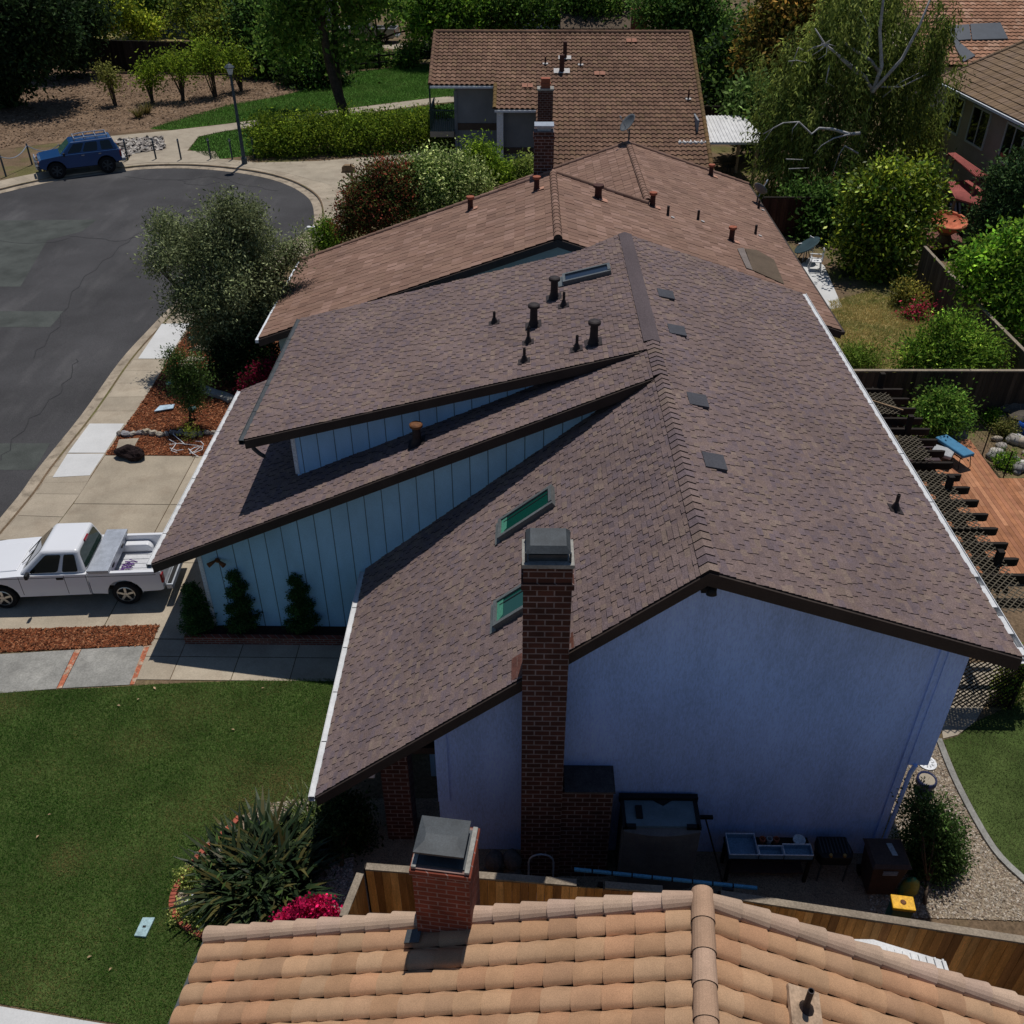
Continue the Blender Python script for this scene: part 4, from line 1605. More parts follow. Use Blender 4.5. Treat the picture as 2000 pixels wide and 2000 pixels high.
mb.box(xmid + .12, xmid + .5, y2w - .5, y2w - .004, -.05, zF(ye2) - .1)
mb.build('wall_pier', M['trim_white'], W2)
mb = MB()
mb.box(wl_.x - .06, wl_.x + .12, 61.08, 61.148, 0, 4.0)
mb.build('downspout', M['wall_grey'], W2)
for xa, xb, y in ((xL2, xmid, ye1), (xmid, xmid + 2.4, ye2)):
    mb = MB()
    mb.box(xa, xb, y - .12, y - .02, zF(y) - .16, zF(y) - .04)
    mb.build('gutter', M['trim_white'], W2)
# balcony at the left corner
M['rail_green'] = mat('dark_green_rail', (.02, .05, .045), .5)
bl = MB()
bx0, bx1, by0, by1 = wl_.x - 1.55, wl_.x - .08, 60.6, 64.0
bl.box(bx0, bx1, by0, by1, 1.45, 1.78)
ba = bl.build('balcony', M['wall_tan'], W2)
bl = MB()
for i in range(13):
    x = bx0 + .04 + (bx1 - bx0 - .08) * i / 12
    bl.box(x - .018, x + .018, by0 + .02, by0 + .055, 1.78, 2.95)
for i in range(24):
    y = by0 + .1 + (by1 - by0 - .15) * i / 23
    bl.box(bx0 + .02, bx0 + .05, y - .015, y + .015, 1.78, 2.95)
bl.box(bx0, bx1, by0, by0 + .08, 2.95, 3.02)
bl.box(bx0, bx0 + .08, by0 + .08, by1, 2.95, 3.02)
bl.build('balcony_railing', M['rail_green'], ba)
bl = MB()
bl.box(bx0 + .03, bx0 + .13, by0 + .06, by0 + .16, 3.02, zF(61) - .2)
bl.build('balcony_post', M['rail_green'], ba)


def vent_front(u, v, h, r, m, flash='lead', capm=None):
    p = on_front(u, v)
    mb = MB()
    mb.lathe([(r * 1.5, 0), (r, .15), (r, h)], p, 10)
    vo = mb.build('roof_vent', M[m], W2)
    if capm:
        mb = MB()
        mb.lathe([(r * 1.4, h), (r * 1.4, h + .1), (.01, h + .14)], p, 10)
        mb.build('vent_cap', M[capm], vo)
    mb = MB()
    n = Vector((0, -kF, 1)).normalized()
    mb.obox(p + n * .10, Vector((r * 3.2, 0, 0)), Vector((0, 1, kF)).normalized() * r * 1.6, n * .01)
    mb.build('flashing', M[flash], vo)


for u, v, h, r in ((1065, 127, .45, .05), (1103, 115, .95, .12), (1097, 141, .95, .15), (1134, 129, .5, .05), (1344, 196, .6, .05)):
    vent_front(u, v, h, r, 'vent_brown')
M['new_tile'] = mat('replaced_tile', (.36, .17, .115), .85, .15, 5)
for u, v in ((1233, 82), (1171, 146), (1030, 170)):
    p = on_front(u, v)
    mb = MB()
    n = Vector((0, -kF, 1)).normalized()
    U_ = Vector((0, 1, kF)).normalized()
    for k in (-1, 1):
        mb.obox(p + n * .11 + Vector((k * .17, 0, 0)), Vector((.15, 0, 0)), U_ * .18, n * .015)
    mb.build('replaced_tile', M['new_tile'], W2)
# its chimney, low on the slope near the sage house
pc = on_front(1064, 255)
mb = MB()
mb.box(pc.x - .42, pc.x + .42, pc.y - .3, pc.y + .45, pc.z - 1.5, pc.z + 2.15)
cm_ = mb.build('chimney', M['brick_dark'], W2)
mb = MB()
mb.box(pc.x - .46, pc.x + .46, pc.y - .34, pc.y + .49, pc.z + 2.15, pc.z + 2.25)
mb.build('chimney_crown', M['grey_slab'], cm_)
mb = MB()
mb.box(pc.x - .25, pc.x + .25, pc.y - .15, pc.y + .3, pc.z + 2.25, pc.z + 2.75)
mb.box(pc.x - .28, pc.x + .28, pc.y - .18, pc.y + .33, pc.z + 2.42, pc.z + 2.5)
mb.build('chimney_pot', M['vent_terra'], cm_)

# ---------------------------------------------------------------- clay-tiled house in the foreground
A7 = math.radians(7)
fx = Vector((math.sin(A7), math.cos(A7), 0))         # along its ridge, away from the camera
fr = Vector((math.cos(A7), -math.sin(A7), 0))        # to the right along its gable
KZ = 4.9
K = G(1371, 1755, KZ)
CL = [(.415, .243, .138), (.395, .23, .13), (.42, .258, .15), (.385, .225, .132), (.41, .228, .13), (.425, .268, .16), (.405, .248, .148)]
FG = thing('clay_tile_house', 'cream house in the foreground under an orange clay barrel tile roof', 'house', tuple(K - fx * 2 - Vector((0, 0, KZ))))
kT = .347
HW = 7.75
back = 5.0
nearP = K - fx * back
sl = math.sqrt(1 + kT * kT)
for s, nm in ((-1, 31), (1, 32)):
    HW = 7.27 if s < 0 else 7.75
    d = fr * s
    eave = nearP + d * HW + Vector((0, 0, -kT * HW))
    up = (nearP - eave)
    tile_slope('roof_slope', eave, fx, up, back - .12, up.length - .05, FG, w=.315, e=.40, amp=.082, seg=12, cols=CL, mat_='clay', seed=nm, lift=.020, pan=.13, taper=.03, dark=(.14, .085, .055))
    # row of rounded rake tiles along the gable edge
    a = K + d * (HW + .02) + Vector((0, 0, -kT * HW + .03)) - fx * .04
    half_round_run('rake_cap', a, K + d * .1 + Vector((0, 0, .0)) - fx * .04, FG, r=.125, e=.40, cols=[(.46, .33, .24), (.43, .30, .22), (.48, .34, .26)], mat_='clay', seed=40 + s, n=10, flare=.03)
    mb = MB()
    q0 = K + d * HW + Vector((0, 0, -kT * HW))
    for off, th in ((-.02, .24),):
        p0, p1 = K + fx * (-.10), q0 + fx * (-.10)
        mb.bar(p0 - Vector((0, 0, .20)), p1 - Vector((0, 0, .20)), .05, .2)
    mb.build('rake_board', M['fascia'], FG)
    mb = MB()
    e0 = nearP + d * (HW + .04) + Vector((0, 0, -kT * HW - .08))
    e1 = K + d * (HW + .04) + Vector((0, 0, -kT * HW - .08)) - fx * .1
    mb.bar(e0, e1, .11, .12)
    mb.build('gutter', M['metal_dark'], FG)
half_round_run('ridge_cap', nearP + Vector((0, 0, .05)), K + fx * .05 + Vector((0, 0, .05)), FG, r=.145, e=.42, cols=[(.45, .29, .19), (.42, .27, .18), (.46, .31, .22)], mat_='clay', seed=44, n=12, flare=.012)
M['cream'] = mat('cream_stucco', (.45, .38, .30), .9, .1, 1)
mb = MB()
HW = 7.2
pts = [nearP - fr * (HW - .5), nearP + fr * (HW - .5), K - fx * .55 + fr * (HW - .5), K - fx * .55 - fr * (HW - .5)]
mb.prism([(p.x, p.y) for p in pts], -.05, KZ - kT * (HW - .5) - .1)
g0, g1, gk = K - fx * .55 - fr * (HW - .5), K - fx * .55 + fr * (HW - .5), K - fx * .55
zb = KZ - kT * (HW - .5) - .12
mb.face([(g0.x, g0.y, zb), (gk.x, gk.y, KZ - .2), (g1.x, g1.y, zb)])
mb.build('cream_wall', M['cream'], FG)


def on_left(u, v, s=-1, dz=0.0):
    """point of the foreground roof: s=-1 left slope, s=1 right slope"""
    d = fr * s
    n = (d * kT + Vector((0, 0, 1)))
    o = Vector((0, 0, CAM_H))
    r = ray(u, v)
    t = n.dot(K + Vector((0, 0, dz)) - o) / n.dot(r)
    return o + r * t


cb = on_left(872, 1808)
cb2 = on_left(932, 1806)
cw = .385
cc_ = cb + fx * .22
mb = MB()
H_ = 1.50
mb.obox(cc_ + Vector((0, 0, H_ / 2 - .5)), fr * cw, fx * .36, Vector((0, 0, H_ / 2 + .5)))
mb.obox(cc_ + Vector((0, 0, H_ - .07)), fr * (cw + .03), fx * .39, Vector((0, 0, .045)))
ch2 = mb.build('chimney', M['brick_red'], FG)
M['brick_red_note'] = M['brick_red']
mb = MB()
mb.obox(cc_ + Vector((0, 0, H_ + .012)), fr * (cw - .06), fx * .31, Vector((0, 0, .012)))
mb.build('chimney_crown', M['metal_dark'], ch2)
for s in (-1, 1):
    mb = MB()
    mb.obox(cc_ + Vector((0, 0, H_ + .02)) + fr * s * (cw - .025), fr * .032, fx * .36, Vector((0, 0, .02)))
    mb.build('mortar_edge', M['grey_slab'], ch2)
mb = MB()
mb.obox(cc_ + Vector((0, 0, H_ + .14)), fr * .22, fx * .20, Vector((0, 0, .05)))
top = cc_ + Vector((-.03, .03, H_ + .22))
q = []
for (a, b) in ((-1, -1), (1, -1), (1, 1), (-1, 1)):
    q.append(top + fr * a * .34 + fx * b * .29 - Vector((0, 0, .035)))
for (a, b) in ((-1, -1), (1, -1), (1, 1), (-1, 1)):
    q.append(top + fr * a * .34 + fx * b * .29)
for (a, b) in ((-1, -1), (1, -1), (1, 1), (-1, 1)):
    q.append(top + fr * a * .22 + fx * (b * .06 - .06) + Vector((0, 0, .032)))
mb.quadmesh(q, [(3, 2, 1, 0), (0, 1, 5, 4), (1, 2, 6, 5), (2, 3, 7, 6), (3, 0, 4, 7), (4, 5, 9, 8), (5, 6, 10, 9), (6, 7, 11, 10), (7, 4, 8, 11), (8, 9, 10, 11)])
mb.build('chimney_cap', M['metal_dark'], ch2)
mb = MB()
f0 = on_left(805, 1835, dz=.13)
ud = (fr - Vector((0, 0, -kT))).normalized()
for a in (f0,):
    mb.obox(a + fx * .05, fr * .11 + Vector((0, 0, .11 * kT)), fx * .10, Vector((0, 0, .012)))
mb.build('flashing', M['metal_dark'], ch2)
vp = on_left(1570, 1972, 1, .10)
mb = MB()
un = (fr * kT + Vector((0, 0, 1))).normalized()
uu = (fr * 1 + Vector((0, 0, -kT))).normalized()
mb.obox(vp + un * .02, uu * .21, fx * .25, un * .03)
vf = mb.build('vent_flashing', mat('mortar_flashing', (.40, .28, .19), .9, .3, 5, .2, 30), FG)
mb = MB()
mb.lathe([(.11, 0), (.05, .1), (.04, .14), (.04, .42), (.03, .42), (.03, .36)], vp + un * .03, 12)
mb.build('plumbing_vent', M['vent_black'], vf)

# ---------------------------------------------------------------- houses at the right and in the distance
RH = thing('tan_house', 'tan two storey house with three windows at the right edge behind the weeping tree', 'house', (26, 56, 0))
c0 = G(1853, 160, 5.2)
c1 = G(2000, 232, 5.2)
hd = (c1 - c0).normalized()
hn = Vector((-hd.y, hd.x, 0))        # into the house
if hn.x < 0:
    hn = -hn
far0 = c0 - hd * .6
near0 = c0 + hd * 14
kR_ = .42
TR = [(.20, .135, .085), (.22, .15, .095), (.185, .125, .08), (.21, .145, .10)]
up = hn * 5.2 + Vector((0, 0, 5.2 * kR_))
o = shingle_slope('roof_slope', far0 - hn * .45, hd, up, (near0 - far0).length, up.length, RH, expo=.42, stack=.33, thick=.045, cols=TR, mat_='brown_tile', seed=51, side=(.03, .02, .015), hvar=False, rise=.012)
rdg0 = far0 - hn * .45 + up
rdg1 = rdg0 + hd * (near0 - far0).length
mb = MB()
dn_ = hn * 5.2 - Vector((0, 0, 5.2 * kR_))
mb.face([rdg0, rdg1, rdg1 + dn_, rdg0 + dn_])
mb.build('roof_slope', M['felt'], RH)
half_round_run('rake_cap', far0 - hn * .45 + Vector((0, 0, .03)), rdg0 + Vector((0, 0, .03)), RH, r=.12, e=.4, cols=TR, mat_='brown_tile')
mb = MB()
w0, w1_ = c0, near0
zt = 5.2 + .45 * kR_ - .15
pts = [w0, w1_, w1_ + hn * 9, w0 + hn * 9]
mb.prism([(p.x, p.y) for p in pts], -.05, zt)
mb.face([(w0.x, w0.y, zt), (w0.x + hn.x * 9, w0.y + hn.y * 9, zt), (w0.x + hn.x * 4.7, w0.y + hn.y * 4.7, zt + 2.0)])
mb.build('tan_wall', M['wall_tan'], RH)
mb = MB()
mb.bar(far0 - hn * .5 + Vector((0, 0, -.08)), near0 - hn * .5 + Vector((0, 0, -.08)), .12, .12)
mb.build('gutter', M['trim_white'], RH)


def on_wall(u, v):
    r = ray(u, v)
    o = Vector((0, 0, CAM_H))
    t = hn.dot(w0 - o) / hn.dot(r)
    return o + r * t


M['win_frame'] = mat('window_frame', (.42, .48, .46), .5, .05)
for (ua, va), (ub, vb) in (((1855, 175), (1880, 222)), ((1906, 200), (1930, 250)), ((1972, 233), (1998, 285))):
    a, b = on_wall(ua, va), on_wall(ub, vb)
    ha = (a - w0).dot(hd)
    hb = (b - w0).dot(hd)
    if hb < ha:
        ha, hb = hb, ha
    hb = max(hb, ha + 1.4)
    z1, z0 = max(a.z, b.z), min(a.z, b.z)
    z0, z1 = 2.95, 4.75
    mid = w0 + hd * (ha + hb) / 2
    mb = MB()
    W_ = (hb - ha) / 2
    cz_ = Vector((mid.x, mid.y, (z0 + z1) / 2)) - hn * .03
    Hh = (z1 - z0) / 2
    for k in (-1, 1):
        mb.obox(cz_ + hd * k * W_, hd * .05, hn * .035, Vector((0, 0, Hh)))
        mb.obox(cz_ + Vector((0, 0, k * Hh)), hd * (W_ + .05), hn * .04, Vector((0, 0, .05)))
    mb.obox(cz_, hd * .03, hn * .03, Vector((0, 0, Hh)))
    wf = mb.build('window', M['win_frame'], RH)
    mb = MB()
    mb.obox(cz_ + hn * .012, hd * W_, hn * .008, Vector((0, 0, Hh)))
    mb.build('window_pane', M['dark_glass'], wf)
pv = rdg0 + hd * 5 - up * .45 + Vector((0, 0, .05))
mb = MB()
mb.lathe([(.12, 0), (.05, .12), (.05, .6)], pv, 10)
mb.build('plumbing_vent', M['vent_brown'], RH)

TH_ = thing('terracotta_house', 'house with an orange clay tile roof and dark roof panels at the top right corner', 'house', (34, 82, 0))
TC = [(.36, .19, .12), (.33, .175, .11), (.42, .25, .17), (.30, .16, .10)]
k4 = .42
e0 = V(1836, 128, 74.0)
eL = Vector((e0.x, 74.0, max(3.2, e0.z)))
up4 = Vector((0, 9.0, 9.0 * k4))
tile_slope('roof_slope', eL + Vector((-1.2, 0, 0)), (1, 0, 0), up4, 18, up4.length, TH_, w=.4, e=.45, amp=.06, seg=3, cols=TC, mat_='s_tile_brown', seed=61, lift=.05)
mb = MB()
mb.box(eL.x - .7, eL.x + 16, 74.5, 90, -.05, eL.z - .05)
mb.build('cream_wall', M['cream'], TH_)


def on_k4(u, v, dz=.12):
    r = ray(u, v)
    t = (eL.z + dz - k4 * 74.0 - CAM_H) / (r.z - k4 * r.y)
    return Vector((r.x * t, r.y * t, CAM_H + r.z * t))


for q in ([(1850, 50), (1893, 47), (1897, 76), (1872, 78)], [(1895, 46), (1954, 44), (1969, 75), (1899, 77)], [(1850, 52), (1872, 80), (1905, 108), (1882, 120), (1868, 95)]):
    mb = MB()
    top_ = [on_k4(u, v, .16) for u, v in q]
    lo_ = [p - Vector((0, 0, .08)) for p in top_]
    nq = len(q)
    mb.quadmesh(top_ + lo_, [tuple(range(nq))[::-1], tuple(range(nq, 2 * nq))] + [(i, (i + 1) % nq, nq + (i + 1) % nq, nq + i) for i in range(nq)])
    mb.build('roof_panel', M['solar'], TH_)

# far houses showing between the trees
FH = thing('grey_house', 'pale grey house wall showing behind the vines at the top left', 'house', (-26, 112, 0))
a = V(330, 75, 108)
b = V(520, 75, 108)
mb = MB()
mb.box(a.x, b.x + 6, 108, 118, -.05, 7.0)
mb.build('grey_wall', M['wall_grey'], FH)
mb = MB()
mb.prism_y([(a.x - .6, 6.6), (b.x + 6.6, 6.6), ((a.x + b.x) / 2, 10.2)], 107.4, 118.6)
mb.build('roof', M['felt'], FH)
mb = MB()
mb.box(a.x + 4.5, a.x + 7.2, 107.94, 107.99, 1.5, 4.2)
wf = mb.build('window', M['win_frame'], FH)
mb = MB()
mb.box(a.x + 4.65, a.x + 7.05, 107.91, 107.935, 1.65, 4.05)
mb.build('window_pane', M['dark_glass'], wf)
FW = thing('white_house', 'white house behind the trees above the long wavy tile roof', 'house', (8, 112, 0))
a = V(985, 60, 104)
b = V(1125, 60, 104)
mb = MB()
mb.box(a.x, b.x, 104, 114, -.05, 6.5)
mb.build('white_wall', mat('pale_wall', (.34, .36, .37), .9, .1, 1), FW)
mb = MB()
mb.prism_y([(a.x - .6, 6.3), (b.x + .6, 6.3), ((a.x + b.x) / 2, 9.2)], 103.4, 114.6)
mb.build('roof', M['felt'], FW)
BC = thing('far_house', 'brown roofed house with a brick chimney stack far behind the ridge', 'house', (17, 96, 0))
a = V(1248, 48, 88)
mb = MB()
mb.box(a.x - 6, a.x + 6, 89, 97, -.05, 3.2)
mb.build('tan_wall', M['wall_tan'], BC)
mb = MB()
mb.prism([(a.x - 6.5, 88.5), (a.x + 6.5, 88.5), (a.x + 6.5, 97.5), (a.x - 6.5, 97.5)], 3.2, 3.4)
mb.face([(a.x - 6.5, 88.5, 3.4), (a.x + 6.5, 88.5, 3.4), (a.x + 6.5, 93, 5.2), (a.x - 6.5, 93, 5.2)])
mb.face([(a.x + 6.5, 97.5, 3.4), (a.x - 6.5, 97.5, 3.4), (a.x - 6.5, 93, 5.2), (a.x + 6.5, 93, 5.2)])
mb.build('roof', M['felt'], BC)
mb = MB()
mb.box(a.x - .65, a.x + .65, 87.6, 88.4, -.05, a.z + 1.0)
mb.box(a.x - .75, a.x + .75, 87.5, 88.5, a.z + 1.0, a.z + 1.2)
mb.build('chimney', M['brick_red'], BC)
# ---------------------------------------------------------------- vehicles (local axes: nose towards -x, near side -y)
def arch(cx, cz, r, a0=180, a1=0, n=9):
    return [(cx + r * math.cos(math.radians(a0 + (a1 - a0) * i / n)), cz + r * math.sin(math.radians(a0 + (a1 - a0) * i / n))) for i in range(n + 1)]


def wheel(root, x, y, r, w, side, spokes=5, rim='chrome'):
    mb = MB()
    mb.lathe([(r * .62, -w / 2), (r * .93, -w / 2), (r, -w * .36), (r, w * .36), (r * .93, w / 2), (r * .62, w / 2)], (x, y, r), 28, axis=(0, 1, 0))
    t = mb.build('wheel', M['rubber'], root, smooth=False, local=True)
    o = y + side * w * .42
    mb = MB()
    s = side
    mb.lathe([(r * .64, -.01), (r * .66, .02), (r * .60, .03), (r * .58, 0)], (x, o, r), 24, axis=(0, s, 0))
    mb.lathe([(r * .2, 0), (r * .18, .035), (.01, .04)], (x, o, r), 12, axis=(0, s, 0))
    for k in range(spokes):
        a = 2 * math.pi * k / spokes + .3
        d = Vector((math.cos(a), 0, math.sin(a)))
        pd = Vector((-d.z, 0, d.x))
        mb.obox(Vector((x, o + s * .015, r)) + d * r * .4, d * r * .22, pd * r * .085, Vector((0, .012, 0)))
    mb.build('rim', M[rim], t, local=True)
    mb = MB()
    mb.lathe([(r * .6, -.005), (.01, -.004)], (x, o - s * .01, r), 20, axis=(0, s, 0))
    mb.build('brake_disc', M['black'], t, local=True)


def loft_cab(mb, base, roof):
    """base and roof: 4 corners each"""
    v = list(base) + list(roof)
    mb.quadmesh(v, [(3, 2, 1, 0), (4, 5, 6, 7), (0, 1, 5, 4), (1, 2, 6, 5), (2, 3, 7, 6), (3, 0, 4, 7)])


def quad_on(p00, p10, p11, p01, u0, u1, v0, v1):
    def f(u, v):
        return p00.lerp(p10, u).lerp(p01.lerp(p11, u), v)
    return [f(u0, v0), f(u1, v0), f(u1, v1), f(u0, v1)]


def pane(mb, q, out):
    n = (q[1] - q[0]).cross(q[3] - q[0]).normalized()
    if n.dot(out) < 0:
        n = -n
        q = q[::-1]
    a = [p + n * .012 for p in q]
    # rounded corners
    pts = []
    for i in range(4):
        p, pr_, nx = a[i], a[i - 1], a[(i + 1) % 4]
        pts.append(p.lerp(pr_, .10))
        pts.append(p.lerp(pr_, .03).lerp(nx, .03))
        pts.append(p.lerp(nx, .10))
    mb.face(pts)


def pickup(name, label, loc, rot, paint, box=True, bed='bed_liner', scale=1.0):
    T = thing(name, label, 'pickup truck', loc)
    T.rotation_euler = (0, 0, rot)
    T.scale = (scale,) * 3
    P = M[paint]
    HW_ = .87
    mb = MB()
    prof = [(-2.46, .46), (-2.50, .60), (-2.47, .84), (-2.36, .95), (-1.9, 1.01), (-1.05, 1.07), (.72, 1.08), (.72, .40), (-1.10, .38)] + arch(-1.595, .38, .45, 0, 180) + [(-2.06, .42)]
    mb.prism_y(prof, -HW_, HW_)
    mb.build('body', P, T, bevel=.05, segs=3, local=True)
    mb = MB()
    mb.prism_y([(-2.30, .985), (-1.9, 1.03), (-1.12, 1.095), (-1.12, 1.0), (-2.3, .9)], -.62, .62)
    mb.build('hood', P, T, bevel=.03, segs=2, local=True)
    # bed
    mb = MB()
    side_ = [(.745, .42), (.745, 1.09), (2.62, 1.09), (2.64, .95), (2.62, .50), (2.52, .46), (2.07, .44)] + arch(1.595, .38, .46, 0, 180)[0:] + [(1.12, .40)]
    for s in (-1, 1):
        mb = MB()
        a, b = sorted((s * HW_, s * .77))
        mb.prism_y(side_, a, b)
        mb.build('bed_side', P, T, bevel=.025, segs=2, local=True)
    mb = MB()
    mb.box(.745, 2.60, -.765, .765, .60, .66)
    for i in range(8):
        y = -.7 + .2 * i
        mb.box(.8, 2.56, y - .045, y + .045, .66, .675)
    mb.box(.75, .79, -.765, .765, .66, 1.08)
    bd = mb.build('bed_floor', M[bed], T, local=True)
    for s in (-1, 1):
        mb = MB()
        pr2 = [(1.16, .675), (1.18, .83), (1.28, .93), (1.91, .93), (2.01, .83), (2.03, .675)]
        a, b = sorted((s * .764, s * .54))
        mb.prism_y(pr2, a, b)
        mb.build('wheel_housing', P, bd, bevel=.04, segs=2, local=True)
    mb = MB()
    mb.box(2.585, 2.645, -.765, .765, .50, 1.08)
    mb.build('tailgate', P, T, bevel=.015, local=True)
    # cab
    mb = MB()
    B = [Vector((-1.02, -.83, 1.07)), Vector((.70, -.83, 1.07)), Vector((.70, .83, 1.07)), Vector((-1.02, .83, 1.07))]
    Rf = [Vector((-.34, -.64, 1.69)), Vector((.58, -.64, 1.69)), Vector((.58, .64, 1.69)), Vector((-.34, .64, 1.69))]
    loft_cab(mb, B, Rf)
    cab = mb.build('cab', P, T, bevel=.07, segs=3, local=True)
    for s in (-1, 1):
        y = .83 * s
        yr_ = .64 * s
        p00, p10 = Vector((-1.02, y, 1.07)), Vector((.70, y, 1.07))
        p01, p11 = Vector((-.34, yr_, 1.69)), Vector((.58, yr_, 1.69))
        mb = MB()
        q = quad_on(p00, p10, p11, p01, .20, .58, .10, .84)
        q[0] = p00.lerp(p10, .13).lerp(p01.lerp(p11, .13), .08)
        pane(mb, q, Vector((0, s, .3)))
        mb.build('side_window', M['truck_glass'], cab, local=True)
        mb = MB()
        pane(mb, quad_on(p00, p10, p11, p01, .65, .90, .10, .84), Vector((0, s, .3)))
        mb.build('side_window', M['truck_glass'], cab, local=True)
    mb = MB()
    q = quad_on(B[0], B[3], Rf[3], Rf[0], .08, .92, .10, .90)
    pane(mb, q, Vector((-1, 0, .6)))
    mb.build('windscreen', M['truck_glass'], cab, local=True)
    mb = MB()
    q = quad_on(B[1], B[2], Rf[2], Rf[1], .07, .93, .10, .86)
    pane(mb, q, Vector((1, 0, .2)))
    mb.build('rear_window', M['tinted_dark'], cab, local=True)
    mb = MB()
    mb.box(.585, .63, -.14, .14, 1.60, 1.66)
    mb.build('brake_light', M['red_lamp'], cab, local=True)
    for yy in (-.35, .15):
        mb = MB()
        mb.tube([(-1.07, yy, 1.11), (-.86, yy + .42, 1.23)], .012, 5)
        mb.build('wiper', M['black'], cab, local=True)
    for s in (-1, 1):
        mb = MB()
        mb.obox((-.72, s * .98, 1.16), (.04, 0, 0), (0, .09, 0), (0, 0, .07))
        mb.bar((-.72, s * .85, 1.1), (-.72, s * .93, 1.13), .03, .03)
        mb.build('mirror', M['black'], T, bevel=.015, local=True)
        mb = MB()
        mb.box(-.06, .12, *sorted((s * (HW_ - .005), s * (HW_ + .018))), .93, .985)
        mb.build('door_handle', M['black'], T, local=True)
        mb = MB()
        for x0_, x1_ in ((-1.02, -1.02), (.14, .14), (.70, .70)):
            mb.box(x0_ - .006, x0_ + .006, *sorted((s * (HW_ - .005), s * (HW_ + .003))), .45, 1.04)
        mb.box(-2.2, 2.5, *sorted((s * (HW_ - .005), s * (HW_ + .004))), .985, .997)
        mb.build('panel_seam', M['black'], T, local=True)
        mb = MB()
        mb.box(2.60, 2.66, *sorted((s * .74, s * .885)), .72, 1.0)
        mb.build('tail_light', M['red_lamp'], T, bevel=.01, local=True)
        mb = MB()
        mb.box(-2.52, -2.40, *sorted((s * .52, s * .84)), .66, .84)
        mb.build('headlight', M['lamp_glass'], T, bevel=.02, local=True)
        for xw in (-1.595, 1.595):
            wheel(T, xw, s * .755, .365, .24, s)
    mb = MB()
    mb.box(2.66, 2.84, -.80, .80, .44, .60)
    mb.build('rear_bumper', M['bright_metal'], T, bevel=.02, local=True)
    mb = MB()
    mb.box(2.70, 2.80, -.75, .75, .602, .622)
    mb.build('bumper_step', M['black'], T, local=True)
    mb = MB()
    mb.box(-2.62, -2.46, -.85, .85, .42, .60)
    mb.build('front_bumper', M['bright_metal'], T, bevel=.02, local=True)
    mb = MB()
    mb.box(-2.515, -2.49, -.5, .5, .64, .84)
    mb.build('grille', M['black'], T, local=True)
    mb = MB()
    mb.box(-2.2, 2.4, -.6, .6, .33, .42)
    mb.build('underbody', M['black'], T, local=True)
    if box:
        mb = MB()
        mb.box(.80, 1.28, -.76, .76, .86, 1.13)
        mb.box(.80, 1.32, -.89, .89, 1.10, 1.14)
        tb = mb.build('tool_box', M['bright_metal'], T, local=True)
        mb = MB()
        mb.box(.775, 1.335, -.92, .92, 1.14, 1.215)
        mb.build('tool_box_lid', M['bright_metal'], tb, bevel=.012, local=True)
        for yy in (-.42, .42):
            mb = MB()
            mb.box(1.28, 1.30, yy - .08, yy + .08, .98, 1.06)
            mb.build('latch', M['black'], tb, local=True)
    return T


M['tinted_dark'] = glassmat('rear_glass', (.012, .035, .026), .06)
a, b = G(15, 1190), G(253, 1182)
sc_ = (b - a).length / 3.19
ang = math.atan2(b.y - a.y, b.x - a.x)
mid = (a + b) / 2
nrm = Vector((-math.sin(ang), math.cos(ang), 0))
pos = mid + nrm * .87 * sc_
tr_ = pickup('pickup_truck', 'white extended cab pickup with a silver tool box parked on the driveway', (pos.x, pos.y, .02), ang, 'white_paint', scale=sc_)
# purple rope dropped on the bed floor
rp = thing('rope', 'tangled purple rope lying on the bed floor of the white pickup', 'rope', (0, 0, 0))
rnd = random.Random(9)
pts = []
c = Matrix.Translation((pos.x, pos.y, .02)) @ Matrix.Rotation(ang, 4, 'Z') @ Matrix.Scale(sc_, 4)
for i in range(26):
    t = i / 25
    pts.append(c @ Vector((1.42 + .18 * math.sin(i * 1.9) + .12 * t, -.42 + .55 * t + .07 * math.sin(i * 2.6), .70 + .01 * (i % 3))))
rp.location = pts[0]
mb = MB()
mb.tube(pts, .012, 5)
mb.build('rope_coil', mat('purple_rope', (.18, .09, .30), .8), rp)

a, b = V(745, 79, 94), V(745, 79, 94)
gp = G(776, 86)
gpa = gp + Vector((-3.3, .25, 0))
pickup('pickup_truck', 'silver grey pickup half hidden by trees on the far drive', (gpa.x, gpa.y + .9, .02), -.06, 'silver_paint', box=False, bed='black', scale=1.22)


